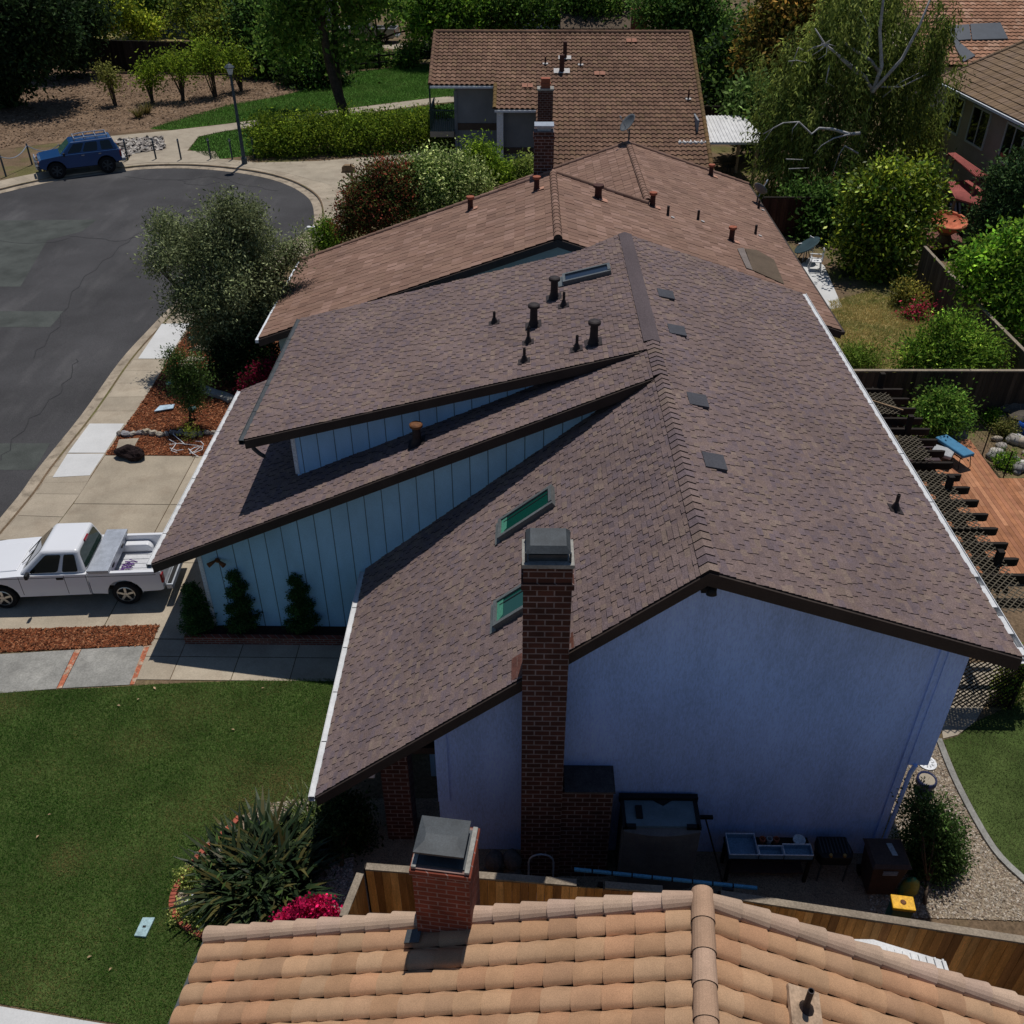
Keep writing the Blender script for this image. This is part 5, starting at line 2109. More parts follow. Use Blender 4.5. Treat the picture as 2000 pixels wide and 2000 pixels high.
def suv(name, label, loc, rot, scale):
    T = thing(name, label, 'suv', loc)
    T.rotation_euler = (0, 0, rot)
    T.scale = (scale,) * 3
    P = M['blue_paint']
    W_ = .88
    wb = 1.325
    mb = MB()
    prof = [(-2.12, .62), (-2.16, .78), (-2.12, 1.0), (-1.98, 1.10), (-.95, 1.20), (2.06, 1.22), (2.16, 1.15), (2.18, .66), (2.1, .58), (1.86, .56)] + arch(wb, .44, .52, 10, 170) + [(.8, .5), (-.8, .5)] + arch(-wb, .44, .52, 10, 170) + [(-1.9, .56)]
    mb.prism_y(prof, -W_, W_)
    mb.build('body', P, T, bevel=.06, segs=3, local=True)
    mb = MB()
    B = [Vector((-1.0, -.83, 1.18)), Vector((2.10, -.83, 1.20)), Vector((2.10, .83, 1.20)), Vector((-1.0, .83, 1.18))]
    Rf = [Vector((-.30, -.66, 1.80)), Vector((1.86, -.66, 1.84)), Vector((1.86, .66, 1.84)), Vector((-.30, .66, 1.80))]
    loft_cab(mb, B, Rf)
    cab = mb.build('cabin', P, T, bevel=.07, segs=3, local=True)
    for s in (-1, 1):
        p00, p10 = Vector((-1.0, s * .83, 1.18)), Vector((2.10, s * .83, 1.20))
        p01, p11 = Vector((-.30, s * .66, 1.80)), Vector((1.86, s * .66, 1.84))
        for u0, u1 in ((.11, .34), (.38, .64), (.71, .92)):
            mb = MB()
            pane(mb, quad_on(p00, p10, p11, p01, u0, u1, .12, .82), Vector((0, s, .3)))
            mb.build('side_window', M['dark_glass'], cab, local=True)
    mb = MB()
    pane(mb, quad_on(B[0], B[3], Rf[3], Rf[0], .08, .92, .08, .9), Vector((-1, 0, .6)))
    mb.build('windscreen', M['tinted'], cab, local=True)
    mb = MB()
    pane(mb, quad_on(B[1], B[2], Rf[2], Rf[1], .1, .9, .15, .85), Vector((1, 0, .2)))
    mb.build('rear_window', M['dark_glass'], cab, local=True)
    mb = MB()
    for s in (-1, 1):
        mb.tube([(-.1, s * .56, 1.90), (.4, s * .56, 1.96), (1.7, s * .56, 1.97)], .03, 6)
        for x in (-.05, .55, 1.15, 1.65):
            mb.bar((x, s * .56, 1.8), (x, s * .56, 1.96), .04, .04)
    for x in (-.05, .5, 1.1, 1.68):
        mb.tube([(x, -.56, 1.93), (x, .56, 1.93)], .022, 6)
    mb.build('roof_rack', M['bright_metal'], T, local=True)
    mb = MB()
    for z in (.72, .95):
        mb.tube([(-2.16, -.62, z), (-2.30, -.5, z), (-2.30, .5, z), (-2.16, .62, z)], .035, 7)
    for y in (-.4, .4):
        mb.tube([(-2.28, y, .5), (-2.31, y, .75), (-2.26, y, 1.12)], .035, 7)
    mb.tube([(-2.26, -.4, 1.12), (-2.26, .4, 1.12)], .03, 7)
    mb.build('bull_bar', M['bright_metal'], T, local=True)
    mb = MB()
    mb.box(-2.26, -2.08, -.9, .9, .50, .68)
    mb.build('front_bumper', M['metal_dark'], T, bevel=.03, local=True)
    mb = MB()
    mb.box(2.12, 2.36, -.88, .88, .55, .74)
    mb.build('rear_bumper', M['grey_cloth'], T, bevel=.03, local=True)
    mb = MB()
    mb.box(-1.0, 1.0, -.7, .7, .42, .52)
    mb.box(-2.0, 2.0, -.5, .5, .42, .56)
    mb.build('underbody', M['black'], T, local=True)
    for s in (-1, 1):
        mb = MB()
        mb.box(2.1, 2.2, *sorted((s * .7, s * .89)), .82, 1.15)
        mb.build('tail_light', M['red_lamp'], T, bevel=.01, local=True)
        mb = MB()
        mb.box(-2.17, -2.05, *sorted((s * .55, s * .86)), .82, .98)
        mb.build('headlight', M['amber'], T, bevel=.02, local=True)
        mb = MB()
        mb.obox((-.78, s * .99, 1.26), (.05, 0, 0), (0, .1, 0), (0, 0, .08))
        mb.build('mirror', M['black'], T, bevel=.02, local=True)
        mb = MB()
        mb.box(.1, .26, *sorted((s * (W_ - .005), s * (W_ + .02))), 1.08, 1.12)
        mb.box(1.0, 1.14, *sorted((s * (W_ - .005), s * (W_ + .02))), 1.08, 1.12)
        mb.build('door_handle', M['chrome'], T, local=True)
        for xw in (-wb, wb):
            wheel(T, xw, s * .80, .44, .30, s, 6, 'metal_dark')
    return T


a, b = G(116, 350, ROAD_Z), G(214, 338, ROAD_Z)
ang = math.atan2(b.y - a.y, b.x - a.x)
mid = (a + b) / 2 + Vector((-math.sin(ang), math.cos(ang), 0)) * .95
suv('blue_suv', 'dark blue suv with a roof rack and bull bar parked at the far kerb', (mid.x, mid.y, ROAD_Z + .008), ang, (b - a).length / 2.65)
# ---------------------------------------------------------------- trees and plants
OL = [(.075, .088, .058), (.10, .115, .08), (.05, .06, .04), (.145, .16, .125), (.12, .132, .095)]
DK = [(.010, .020, .012), (.016, .030, .015), (.022, .038, .018), (.008, .016, .011)]
MID = [(.030, .062, .016), (.045, .082, .020), (.020, .045, .013), (.065, .10, .025)]
LIT = [(.065, .125, .018), (.095, .16, .022), (.045, .095, .016), (.13, .19, .03)]
YEL = [(.10, .13, .02), (.15, .17, .025), (.07, .10, .018), (.19, .20, .035)]


def tree(name, label, cat, base, blobs, n, size, cols, r0=.14, seed=1, group=None, m='leaf', bark='trunk', limbs=3, up_trunk=True, **kw):
    t = thing(name, label, cat, tuple(base), group)
    if up_trunk:
        tree_limbs(base, blobs, r0, t, bark, seed, limbs)
    leaves('crown', blobs, n, size, cols, t, seed=seed, m=m, **kw)
    return t


# olive tree by the pavement
yb = 32.6
ol = px_blobs(yb, [(430, 470, 62), (500, 500, 60, .6), (370, 500, 50, -.4), (335, 470, 34, .2), (318, 440, 22, .2), (305, 510, 22), (455, 560, 75, -.6), (385, 585, 55, -.8), (520, 570, 52, .3), (560, 500, 26, .6),
                     (560, 590, 30, .4), (440, 640, 62, -.6), (505, 640, 40, .1), (480, 420, 36, .2), (435, 405, 24), (400, 660, 28, -.5), (470, 690, 40, -.5), (592, 470, 14, .8)])
ol = [b for b in ol if b[2] > .35]
tree('olive_tree', 'grey green olive tree leaning over the pavement beside the brown roof', 'tree', G(452, 712), ol, 75000, .095, OL, .16, 3, aspect=.36, per=30, shell=.3, spread=1.7, contrast=.35)

# weeping tree with pale limbs
yw = 54.5
wb = px_blobs(yw, [(1640, 40, 90), (1740, 30, 85, 1), (1820, 60, 55, -1), (1560, 110, 70, -.5), (1660, 130, 95, -1), (1760, 130, 80, 1), (1850, 120, 42, -2), (1540, 200, 60, -1), (1620, 230, 85, -2),
                   (1720, 230, 85), (1800, 230, 50), (1560, 290, 60, -2), (1640, 320, 75, -2.5), (1510, 330, 36, -2.5), (1720, 310, 60, -1), (1780, 300, 40), (1690, -30, 100), (1850, 20, 40, -2)])
wt = thing('weeping_birch', 'tall weeping tree with bare white branches between the far gardens', 'tree', tuple(G(1680, 352)))
leaves('crown', wb, 76000, .20, [(.09, .11, .034), (.065, .085, .027), (.115, .135, .044), (.145, .16, .06), (.038, .052, .02)], wt, seed=5, aspect=.28, per=85, shell=.3, droop=1.9, spread=1.5, contrast=.45)
mb = MB()


def limb(pxs, y, r0, r1, dy=0):
    pts = [V(u, v, y + dy) for u, v in pxs]
    n = len(pts)
    mb.tube(pts, [r0 + (r1 - r0) * i / (n - 1) for i in range(n)], 7)


limb([(1680, 352), (1684, 300), (1690, 240), (1704, 180)], yw - .2, .20, .13)
limb([(1704, 180), (1722, 130), (1718, 60), (1725, 0), (1730, -60)], yw - .6, .11, .045, -2.4)
limb([(1704, 180), (1762, 115), (1796, 50), (1820, -10)], yw - .6, .10, .04, -2.6)
limb([(1716, 140), (1700, 118), (1660, 92), (1645, 80)], yw - .6, .10, .05, -1.2)
limb([(1704, 180), (1690, 150), (1640, 110), (1610, 85), (1592, 56)], yw - .6, .10, .03, -2.0)
limb([(1676, 145), (1646, 118), (1625, 96), (1604, 84)], yw, .07, .03, -2.6)
for d in ((1604, 84), (1620, 76), (1600, 96), (1588, 90), (1630, 88), (1612, 104)):
    limb([(1616, 86), (d[0] + 2, d[1] + 2), (d[0] - 14, d[1] + 12)], yw, .028, .012, -2.8)
limb([(1680, 260), (1660, 262), (1625, 252), (1600, 250), (1585, 262), (1560, 238), (1530, 240), (1490, 262)], yw, .09, .02, -4.6)
limb([(1660, 262), (1628, 270), (1605, 284), (1590, 300)], yw, .045, .015, -4.7)
limb([(1560, 238), (1548, 252), (1546, 276)], yw, .03, .012, -4.8)
limb([(1530, 240), (1510, 250), (1492, 275)], yw, .03, .012, -4.8)
limb([(1676, 300), (1650, 285), (1640, 300), (1625, 340)], yw, .05, .015, -4.4)
limb([(1620, 128), (1613, 160), (1630, 170)], yw, .035, .012, -2.6)
limb([(1568, 98), (1560, 92), (1545, 130)], yw, .03, .012, -2.6)
limb([(1540, 120), (1556, 118), (1575, 122)], yw, .03, .012, -2.7)
limb([(1535, 311), (1568, 312)], yw, .03, .02, -4.8)
limb([(1540, 330), (1580, 328)], yw, .03, .015, -4.8)
limb([(1720, 170), (1760, 170), (1810, 145), (1826, 160)], yw, .05, .012, -2.0)
limb([(1724, 190), (1760, 160), (1796, 142)], yw, .03, .012, -2.0)
limb([(1690, 100), (1700, 60), (1680, 20)], yw, .05, .02, -2.0)
mb.build('trunk', M['pale_trunk'], wt, smooth=True)

# citrus
yc = 43.0
cb_ = px_blobs(yc, [(1740, 350, 36), (1700, 380, 44, -.3), (1785, 370, 40, .3), (1815, 345, 20, .5), (1680, 430, 40, -.5), (1750, 430, 58, -.4), (1795, 410, 36), (1690, 490, 46, -.6), (1750, 485, 50, -.8), (1720, 540, 42, -1), (1660, 470, 26, -.6)])
ct_ = tree('citrus_tree', 'rounded citrus tree with small orange fruit in the back garden', 'tree', G(1745, 556), cb_, 26000, .16, [(.055, .085, .014), (.085, .11, .016), (.035, .06, .012), (.125, .14, .02)], .14, 7, aspect=.5, per=30, contrast=.6, m='glossy_leaf', fuzz=.3, shell=.3)
R_ = random.Random(3)
for i in range(14):
    b = R_.choice(cb_)
    d = Vector((R_.uniform(-1, 1), -R_.random(), R_.uniform(-.8, .8))).normalized()
    mb = MB()
    mb.lump(Vector(b[:3]) + Vector((d.x * b[3], d.y * b[4], d.z * b[5])) * 1.02, (.055, .055, .05), i, 8, .02)
    mb.build('orange', mat('orange_peel', (.75, .30, .01), .5) if i == 0 else bpy.data.materials['orange_peel'], ct_, smooth=True)

# conifer and the bright tree at the right edge
tree('dark_conifer', 'dense dark conifer at the right edge beside the red awning', 'tree', G(1985, 540), px_blobs(42.5, [(1985, 330, 34), (1970, 370, 46, -.2), (2010, 380, 50), (1955, 420, 46, -.4), (2000, 440, 60, -.4), (1935, 465, 40, -.5), (1975, 490, 50, -.8), (2040, 470, 60), (1920, 500, 26, -.6)]),
     30000, .13, [(.018, .036, .018), (.028, .05, .022), (.012, .025, .014), (.04, .065, .03)], .2, 9, m='needle', aspect=.45, per=26, contrast=.35)
tree('bright_tree', 'bright yellow green tree leaning over the slanting fence at right', 'tree', G(1985, 700), px_blobs(35.0, [(1960, 500, 44), (1990, 480, 36), (1920, 510, 34, -.3), (1890, 515, 22, -.3), (1950, 560, 52, -.5), (2000, 550, 50), (1985, 610, 50, -.5), (1955, 620, 34, -.6), (2030, 600, 50), (1910, 545, 28, -.4)]),
     22000, .14, [(.075, .14, .02), (.11, .18, .025), (.045, .095, .018), (.15, .21, .04), (.03, .06, .014)], .14, 11, aspect=.5, per=30, contrast=.6, fuzz=.38, shell=.2)
tree('leafy_bush', 'feathery green bush hanging over the dark fence in the dry garden', 'bush', G(1850, 745), px_blobs(30.6, [(1860, 660, 42), (1815, 680, 36, -.2), (1900, 680, 40, .1), (1790, 705, 28, -.4), (1850, 705, 46, -.5), (1930, 700, 26), (1870, 640, 24, .2), (1840, 645, 18)]),
     17000, .11, [(.06, .11, .018), (.085, .14, .022), (.04, .08, .016), (.11, .15, .03)], .07, 13, aspect=.35, per=34, contrast=.6, fuzz=.4, shell=.2)
tree('deck_shrub', 'round leafy shrub between the deck and the dark fence', 'shrub', G(1838, 842), px_blobs(27.3, [(1836, 800, 34), (1812, 815, 24, -.1), (1862, 812, 24), (1845, 780, 20, .1), (1835, 826, 30, -.2)], .25),
     9000, .10, [(.045, .09, .02), (.065, .115, .025), (.03, .065, .016), (.09, .13, .035)], .06, 15, aspect=.4, per=28, contrast=.55, fuzz=.36, shell=.2)
tree('sparse_shrub', 'thin yellowing shrub at the foot of the slanting fence', 'shrub', G(1778, 600), px_blobs(38.6, [(1770, 565, 18), (1800, 585, 20, -.2), (1760, 585, 14)], .2), 2600, .10, [(.12, .11, .03), (.09, .09, .03), (.15, .12, .04), (.04, .05, .02)], .04, 16, aspect=.4)
tree('flower_bush', 'low bush of magenta pink flowers on the parched lawn', 'bush', G(1790, 628), px_blobs(37.2, [(1800, 606, 13), (1782, 615, 12), (1790, 622, 12)], .15), 1500, .09, [(.28, .03, .08), (.22, .02, .07), (.06, .09, .03), (.05, .08, .03)], .03, 17)
tree('weed_clump', 'tall green weeds beside the gutter at the parched lawn', 'weeds', G(1650, 720), px_blobs(32.9, [(1660, 700, 18), (1690, 708, 20), (1640, 715, 12)], .2), 3500, .12, [(.06, .10, .02), (.09, .12, .03), (.05, .08, .02)], .02, 18, aspect=.2, up_trunk=False)

# bushes in front of the sage house
yf = 40.0
tree('red_bush', 'dark red leafed bush left of the white flowering shrub', 'bush', G(722, 450), px_blobs(40.5, [(745, 345, 36), (775, 350, 32, .4), (715, 380, 38, -.2), (755, 395, 40, -.3), (695, 420, 34, -.4), (735, 430, 34, -.6), (680, 445, 22, -.5), (790, 380, 26)], .3),
     22000, .10, [(.085, .022, .018), (.055, .03, .018), (.04, .045, .018), (.03, .045, .018), (.11, .025, .022), (.045, .06, .022)], .08, 21, aspect=.45, per=22, contrast=.4)
tree('flowering_shrub', 'large rounded shrub speckled with cream flowers by the brown roof', 'shrub', G(850, 430), px_blobs(41.5, [(840, 330, 36), (880, 325, 32, .3), (920, 345, 30, .3), (820, 355, 34, -.2), (870, 365, 44, -.3), (910, 375, 36, -.2), (830, 395, 40, -.5), (940, 360, 22, .2), (870, 400, 36, -.6), (800, 330, 22), (800, 405, 26, -.5)], .3),
     24000, .10, [(.09, .125, .05), (.06, .09, .03), (.30, .32, .20), (.13, .16, .07), (.04, .065, .022), (.22, .25, .14)], .09, 22, aspect=.55, per=16, contrast=.35)
tree('yellow_shrub', 'upright yellow green shrub against the grey two storey wall', 'shrub', G(955, 385), px_blobs(46.5, [(935, 290, 16), (940, 315, 24), (960, 330, 24, -.2), (925, 320, 20, .2), (975, 340, 18, -.2), (950, 350, 28, -.3), (980, 350, 16)], .3),
     11000, .12, [(.09, .14, .02), (.13, .18, .025), (.06, .10, .018)], .07, 23, aspect=.45)
tree('small_shrub', 'small pale green shrub at the foot of the red brick chimney', 'shrub', G(1025, 375), px_blobs(46.8, [(1020, 330, 16), (1038, 328, 13), (1010, 340, 12), (1030, 345, 16)], .3), 3500, .11, [(.12, .15, .05), (.09, .12, .035), (.16, .18, .07)], .05, 24)
tree('round_bush', 'clipped round green bush beside the white letter box', 'bush', G(632, 488), px_blobs(43.8, [(635, 452, 22), (650, 462, 18), (622, 468, 18, -.1), (640, 474, 22, -.2)], .2), 7000, .085, [(.06, .10, .016), (.09, .13, .02), (.04, .075, .014)], .05, 25)

# long clipped hedge
hd_ = thing('clipped_hedge', 'long clipped hedge in front of the park path beside the lamp post', 'hedge', tuple(G(680, 322)))
hb = []
R_ = random.Random(12)
A_, B_ = G(505, 312), G(868, 296)
for i in range(26):
    t = i / 25
    p = A_.lerp(B_, t)
    for zz, yy in ((.5, 0), (1.15, .1), (1.55, .9), (1.5, 1.7), (.9, 1.2)):
        hb.append((p.x + R_.uniform(-.12, .12), p.y + .6 + yy, zz + R_.uniform(-.12, .12), .62, .62, .5))
leaves('hedge_foliage', hb, 42000, .13, [(.055, .085, .014), (.085, .12, .018), (.04, .065, .012), (.12, .15, .022)], hd_, seed=31, per=20, contrast=.35, shell=.6)

# young trees on the bark slope
yg = None
for k, (u, v, h, s, lab) in enumerate([(226, 206, 58, .6, 'smallest thin young tree on the bark slope, nearest the shadow'), (297, 201, 62, .85, 'slim young tree second from the left on the bark slope'),
                                      (358, 196, 78, 1.1, 'bushy young tree in the middle of the bark slope row'), (421, 190, 90, 1.35, 'tallest young tree of the bark slope row, left of the lamp'), (472, 178, 70, 1.0, 'young tree at the right end of the bark slope row')]):
    p = G(u, v)
    m_ = mpp(p)
    hh = h * m_ * 1.05
    w_ = 20 * s * m_
    rr = random.Random(40 + k)
    bl_ = [(p.x + rr.uniform(-1, 1) * w_, p.y + rr.uniform(-.7, .7) * w_, hh * rr.uniform(.58, .98), w_ * .55, w_ * .55, w_ * .5) for _ in range(9)]
    t = thing('young_tree', lab, 'tree', tuple(p), 'young trees on the bark slope')
    mb = MB()
    for b in bl_:
        q0 = p + Vector((rr.uniform(-.12, .12), rr.uniform(-.1, .1), 0))
        c = Vector(b[:3])
        mb.tube([q0, q0.lerp(c, .5) + Vector((0, 0, hh * .08)), c], [.06, .045, .015], 5)
    mb.build('trunk', M['trunk'], t)
    leaves('crown', bl_, int(1500 * s), .17, [(.075, .11, .016), (.10, .14, .02), (.055, .085, .014), (.13, .16, .025)] if k else [(.10, .10, .04), (.08, .085, .03)], t, seed=50 + k, per=14, spread=1.8)

# tall forked tree by the path
ft = thing('forked_tree', 'tall tree with a leaning forked trunk on the park lawn', 'tree', tuple(G(674, 226)))
yt = 72.3
mb = MB()
limb([(674, 228), (668, 205), (655, 165), (640, 110), (630, 50), (622, -20), (618, -80)], yt, .42, .2)
limb([(668, 205), (662, 165), (656, 110), (652, 50), (655, -20)], yt, .26, .14, .8)
limb([(632, 60), (600, 30), (560, 20)], yt, .12, .05)
limb([(650, 40), (680, 18), (705, 2)], yt, .1, .04)
mb.build('trunk', M['trunk'], ft, smooth=True)
leaves('crown', px_blobs(yt, [(555, 40, 36), (590, 15, 34), (660, 62, 16, 1), (690, 4, 24), (540, 80, 28, 2), (586, 80, 20, 2), (700, 102, 13), (640, -100, 110), (745, -2, 26, -1), (668, 95, 14, 1)]), 16000, .30,
       [(.045, .085, .02), (.07, .11, .028), (.03, .06, .016), (.10, .14, .04)], ft, seed=61, per=16, spread=1.8, contrast=.4)

# dark evergreens at the top left
for k, (base, bl_, n, cols, lab, nm) in enumerate([
    (G(20, 205), px_blobs(75, [(10, 20, 70), (60, 40, 60, 1), (-20, 90, 60), (40, 110, 50, -1), (100, 70, 46, 2), (-40, 160, 50), (15, 150, 36, -1), (60, 0, 70), (0, 190, 26)]), 26000, DK, 'massive dark evergreen filling the top left corner', 'dark_evergreen'),
    (G(78, 160), px_blobs(86, [(120, 30, 50), (150, 60, 36, 1), (110, 90, 40, -1), (90, 20, 50), (140, 100, 30), (170, 20, 36, 1)]), 16000, DK, 'dark drooping evergreen right of the corner evergreen', 'dark_evergreen'),
    (G(205, 90), px_blobs(100, [(205, 20, 34), (225, 35, 26, -1), (190, 45, 22), (215, 0, 40)]), 6000, YEL, 'yellowing tree above the middle of the dark park fence', 'yellow_tree'),
    (G(270, 78), px_blobs(106, [(270, 15, 40), (300, 30, 24, 1), (250, 30, 30, -1), (285, 0, 40)]), 8000, MID, 'mid green tree between the yellowing tree and grey house', 'green_tree'),
    (G(300, 80), px_blobs(101, [(285, 47, 14), (265, 42, 10), (305, 52, 10), (275, 52, 8)]), 1600, YEL, 'low leaning yellow green pine above the dark park fence', 'leaning_pine'),
    (G(420, 108), px_blobs(96, [(400, 60, 34), (440, 40, 36), (430, 78, 24, -1), (460, 70, 24), (350, 30, 18, 2), (365, 8, 22, 2), (400, 5, 30, 2), (405, 95, 12, -1)]), 7000, [(.06, .085, .018), (.085, .105, .02), (.04, .06, .015), (.12, .13, .03)], 'loose yellow green vines before the grey house wall', 'vine_tree'),
    (G(500, 152), px_blobs(88, [(500, 60, 42), (540, 90, 40, -1), (490, 105, 26, -1), (525, 130, 30, -2), (560, 50, 46), (500, 20, 46, 1)]), 15000, [(.022, .045, .015), (.035, .065, .02), (.05, .085, .025), (.015, .03, .012)], 'dark bushy tree behind the street lamp', 'bushy_tree'),
    (G(610, 150), px_blobs(84, [(590, 110, 30), (620, 130, 28, -1), (650, 140, 24, -1), (600, 150, 22, -2), (570, 140, 22, -1), (640, 95, 26)]), 8000, DK + MID, 'shady shrub mass behind the forked trunk', 'dark_shrub'),
    (G(730, 100), px_blobs(98, [(684, 30, 18), (725, 2, 24), (795, 8, 26), (815, 58, 12)]), 4500, LIT, 'green tree over the silver pickup', 'green_tree'),
    (G(850, 90), px_blobs(92, [(830, 20, 42), (870, 30, 38, -1), (910, 15, 44), (850, 0, 50), (830, 48, 16, -2), (890, 45, 14, -1)]), 13000, LIT + MID, 'light green tree above the left end of the wavy tile roof', 'light_tree'),
    (G(980, 90), px_blobs(93, [(960, 25, 36), (1010, 20, 34), (1045, 0, 30, 1), (990, 0, 40), (1070, 35, 18, -1), (950, 45, 16)]), 9000, MID, 'green tree before the white house at top centre', 'green_tree'),
    (G(1150, 90), px_blobs(92, [(1120, 20, 32), (1160, 25, 36), (1200, 15, 40), (1140, 0, 44), (1180, 45, 20, -1), (1100, 45, 12, -1)]), 11000, MID, 'green tree right of the white house at top centre', 'green_tree'),
    (G(1330, 150), px_blobs(84, [(1310, 20, 40), (1350, 30, 42), (1390, 40, 40), (1340, 60, 26, -1), (1370, 90, 30, -1), (1280, 10, 40), (1400, 90, 36), (1350, 0, 50)]), 15000, [(.03, .06, .02), (.045, .08, .024), (.02, .045, .016), (.06, .10, .03)], 'mid green tree over the right end of the wavy tile roof', 'green_tree'),
    (G(1430, 205), px_blobs(72, [(1420, 110, 34), (1450, 140, 36), (1430, 170, 32, -1), (1400, 175, 26, -1), (1470, 170, 30), (1410, 200, 24, -2), (1450, 205, 28, -1), (1480, 60, 34, 1)]), 12000, DK + MID, 'dark green tree left of the bronze tree', 'dark_tree'),
    (G(1530, 190), px_blobs(68, [(1530, 20, 40), (1500, 60, 34), (1550, 60, 34, -.5), (1520, 100, 40, -1), (1500, 140, 32, -1), (1540, 145, 30), (1470, 110, 20), (1560, 10, 36)]), 14000, [(.09, .065, .02), (.12, .08, .025), (.05, .055, .018), (.07, .075, .02), (.15, .085, .03)], 'bronze leafed tree left of the weeping tree', 'bronze_tree'),
    (G(1600, 120), px_blobs(84, [(1620, 10, 40), (1600, -20, 50), (1660, 0, 50)]), 5000, DK, 'dark tree behind the top of the weeping tree', 'dark_tree'),
    (G(1470, 235), px_blobs(62, [(1470, 200, 30), (1500, 215, 26), (1450, 225, 24, -.5), (1520, 235, 24), (1480, 240, 26, -1)], .3), 9000, [(.05, .085, .03), (.07, .11, .04), (.035, .06, .022), (.09, .13, .06)], 'spreading bush above the white patio cover', 'leafy_bush'),
    (G(1820, 280), px_blobs(58, [(1800, 250, 24), (1815, 270, 18), (1790, 275, 18)], .3), 4000, YEL, 'yellow green bush under the left end of the tan house', 'yellow_bush'),
    (G(1610, 470), px_blobs(47, [(1600, 430, 26), (1630, 445, 26), (1590, 455, 22), (1640, 400, 26, .5), (1610, 395, 26, .6), (1560, 390, 22, 1)], .3), 9000, [(.03, .06, .018), (.045, .08, .024), (.02, .042, .014)], 'loose green bush at the corner of the dark red fence', 'green_bush'),
]):
    tree(nm, lab, 'bush' if 'bush' in nm or 'shrub' in nm else 'tree', base, bl_, n, .26 if base.y > 70 else .17, cols, .22 if base.y > 70 else .1, 70 + k, per=18, contrast=.42, limbs=2)

# row of shrubs along the park fence and spots in the far garden
for k, (u, v, r, cols, lab) in enumerate([(722, 98, 9, MID, 'small rounded shrub beside the silver pickup'), (812, 101, 12, MID, 'low green shrub in the far garden bed'), (690, 122, 16, MID, 'green shrub at the left end of the split rail fence'),
                                         (735, 120, 14, MID, 'green shrub before the split rail fence'), (792, 122, 15, MID, 'tall green shrub at the right post of the split rail fence'), (845, 102, 12, DK, 'dark shrub beside the wavy tile roof corner'),
                                         (1330, 90, 20, YEL, 'dry yellow shrub right of the wavy tile roof'), (1385, 128, 26, [(.09, .09, .04), (.12, .11, .05), (.06, .07, .03)], 'dry grey green scrub right of the wavy tile roof')]):
    p = G(u, v + r * .6)
    q = r * mpp(p)
    tree('garden_shrub', lab, 'shrub', p, [(p.x - q * .3, p.y, q * .6, q * .7, q * .6, q * .6), (p.x + q * .4, p.y, q * .5, q * .6, q * .6, q * .5)], 2200, .22, cols, .05, 110 + k, limbs=1, per=14)

# spiral clipped topiaries
for k, (u, v, h, w_, lab) in enumerate([(392, 1246, 98, 34, 'spiral topiary at the left corner of the garage wall'), (480, 1244, 120, 33, 'spiral topiary in the middle of the three by the garage wall'), (595, 1244, 112, 34, 'spiral topiary nearest the front roof, right of three')]):
    p = G(u, v) + Vector((0, .15, 0))
    m_ = mpp(p)
    H_ = h * m_ * 1.24
    W0 = w_ * m_ * 1.0
    bl_ = []
    turns = 3.6
    for i in range(44):
        t = i / 43
        a = t * turns * 2 * math.pi + 1.0
        rr = W0 * (1 - .72 * t)
        bl_.append((p.x + math.cos(a) * rr * .45, p.y + math.sin(a) * rr * .45, .22 + t * (H_ - .2), rr * .66 + .03, rr * .66 + .03, .085))
    t_ = thing('spiral_topiary', lab, 'topiary', (p.x, p.y, .19), 'spiral topiaries along the garage wall')
    mb = MB()
    mb.tube([p + Vector((0, 0, .15)), p + Vector((.02, 0, H_ * .5)), p + Vector((0, 0, H_))], [.05, .04, .02], 7)
    mb.build('trunk', M['trunk'], t_)
    leaves('foliage', bl_, 17000, .036, [(.018, .042, .016), (.026, .055, .02), (.012, .03, .012)], t_, seed=130 + k, per=10, shell=.8, spread=.8, contrast=.25, m='needle', fuzz=.05)

# plants in the mulch bed
tree('upright_bush', 'upright dark green bush in the mulch bed beside the olive tree', 'bush', G(372, 812), px_blobs(28.0, [(335, 690, 10), (350, 700, 14), (372, 720, 18), (330, 712, 12, .2), (355, 740, 22), (380, 760, 20, -.1), (345, 725, 16), (385, 700, 10), (395, 735, 14), (372, 785, 20, -.2), (345, 760, 14, -.1)], .2),
     9500, .06, [(.025, .048, .014), (.035, .062, .018), (.018, .034, .012), (.05, .075, .024)], .05, 141, aspect=.4, per=30, m='glossy_leaf', fuzz=.35, shell=.2)
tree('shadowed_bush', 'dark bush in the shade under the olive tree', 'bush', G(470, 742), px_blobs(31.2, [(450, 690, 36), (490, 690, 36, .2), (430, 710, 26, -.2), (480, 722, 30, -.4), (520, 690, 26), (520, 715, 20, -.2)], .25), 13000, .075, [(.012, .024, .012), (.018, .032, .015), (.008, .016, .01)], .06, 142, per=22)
tree('bougainvillea', 'magenta bougainvillea between the olive tree and the garage roof', 'bush', G(505, 770), px_blobs(29.0, [(500, 742, 14), (520, 730, 16, .1), (485, 755, 12, -.1), (535, 722, 12, .2)], .3), 4000, .075, [(.08, .003, .02), (.055, .003, .016), (.10, .005, .03), (.012, .018, .008)], .04, 143)
tree('small_fern', 'little yellow green fern above the row of stones', 'fern', G(372, 850), px_blobs(26.8, [(374, 840, 7), (368, 844, 5)], .08), 260, .07, [(.12, .14, .03), (.09, .11, .02)], .02, 144, aspect=.25, up_trunk=False)

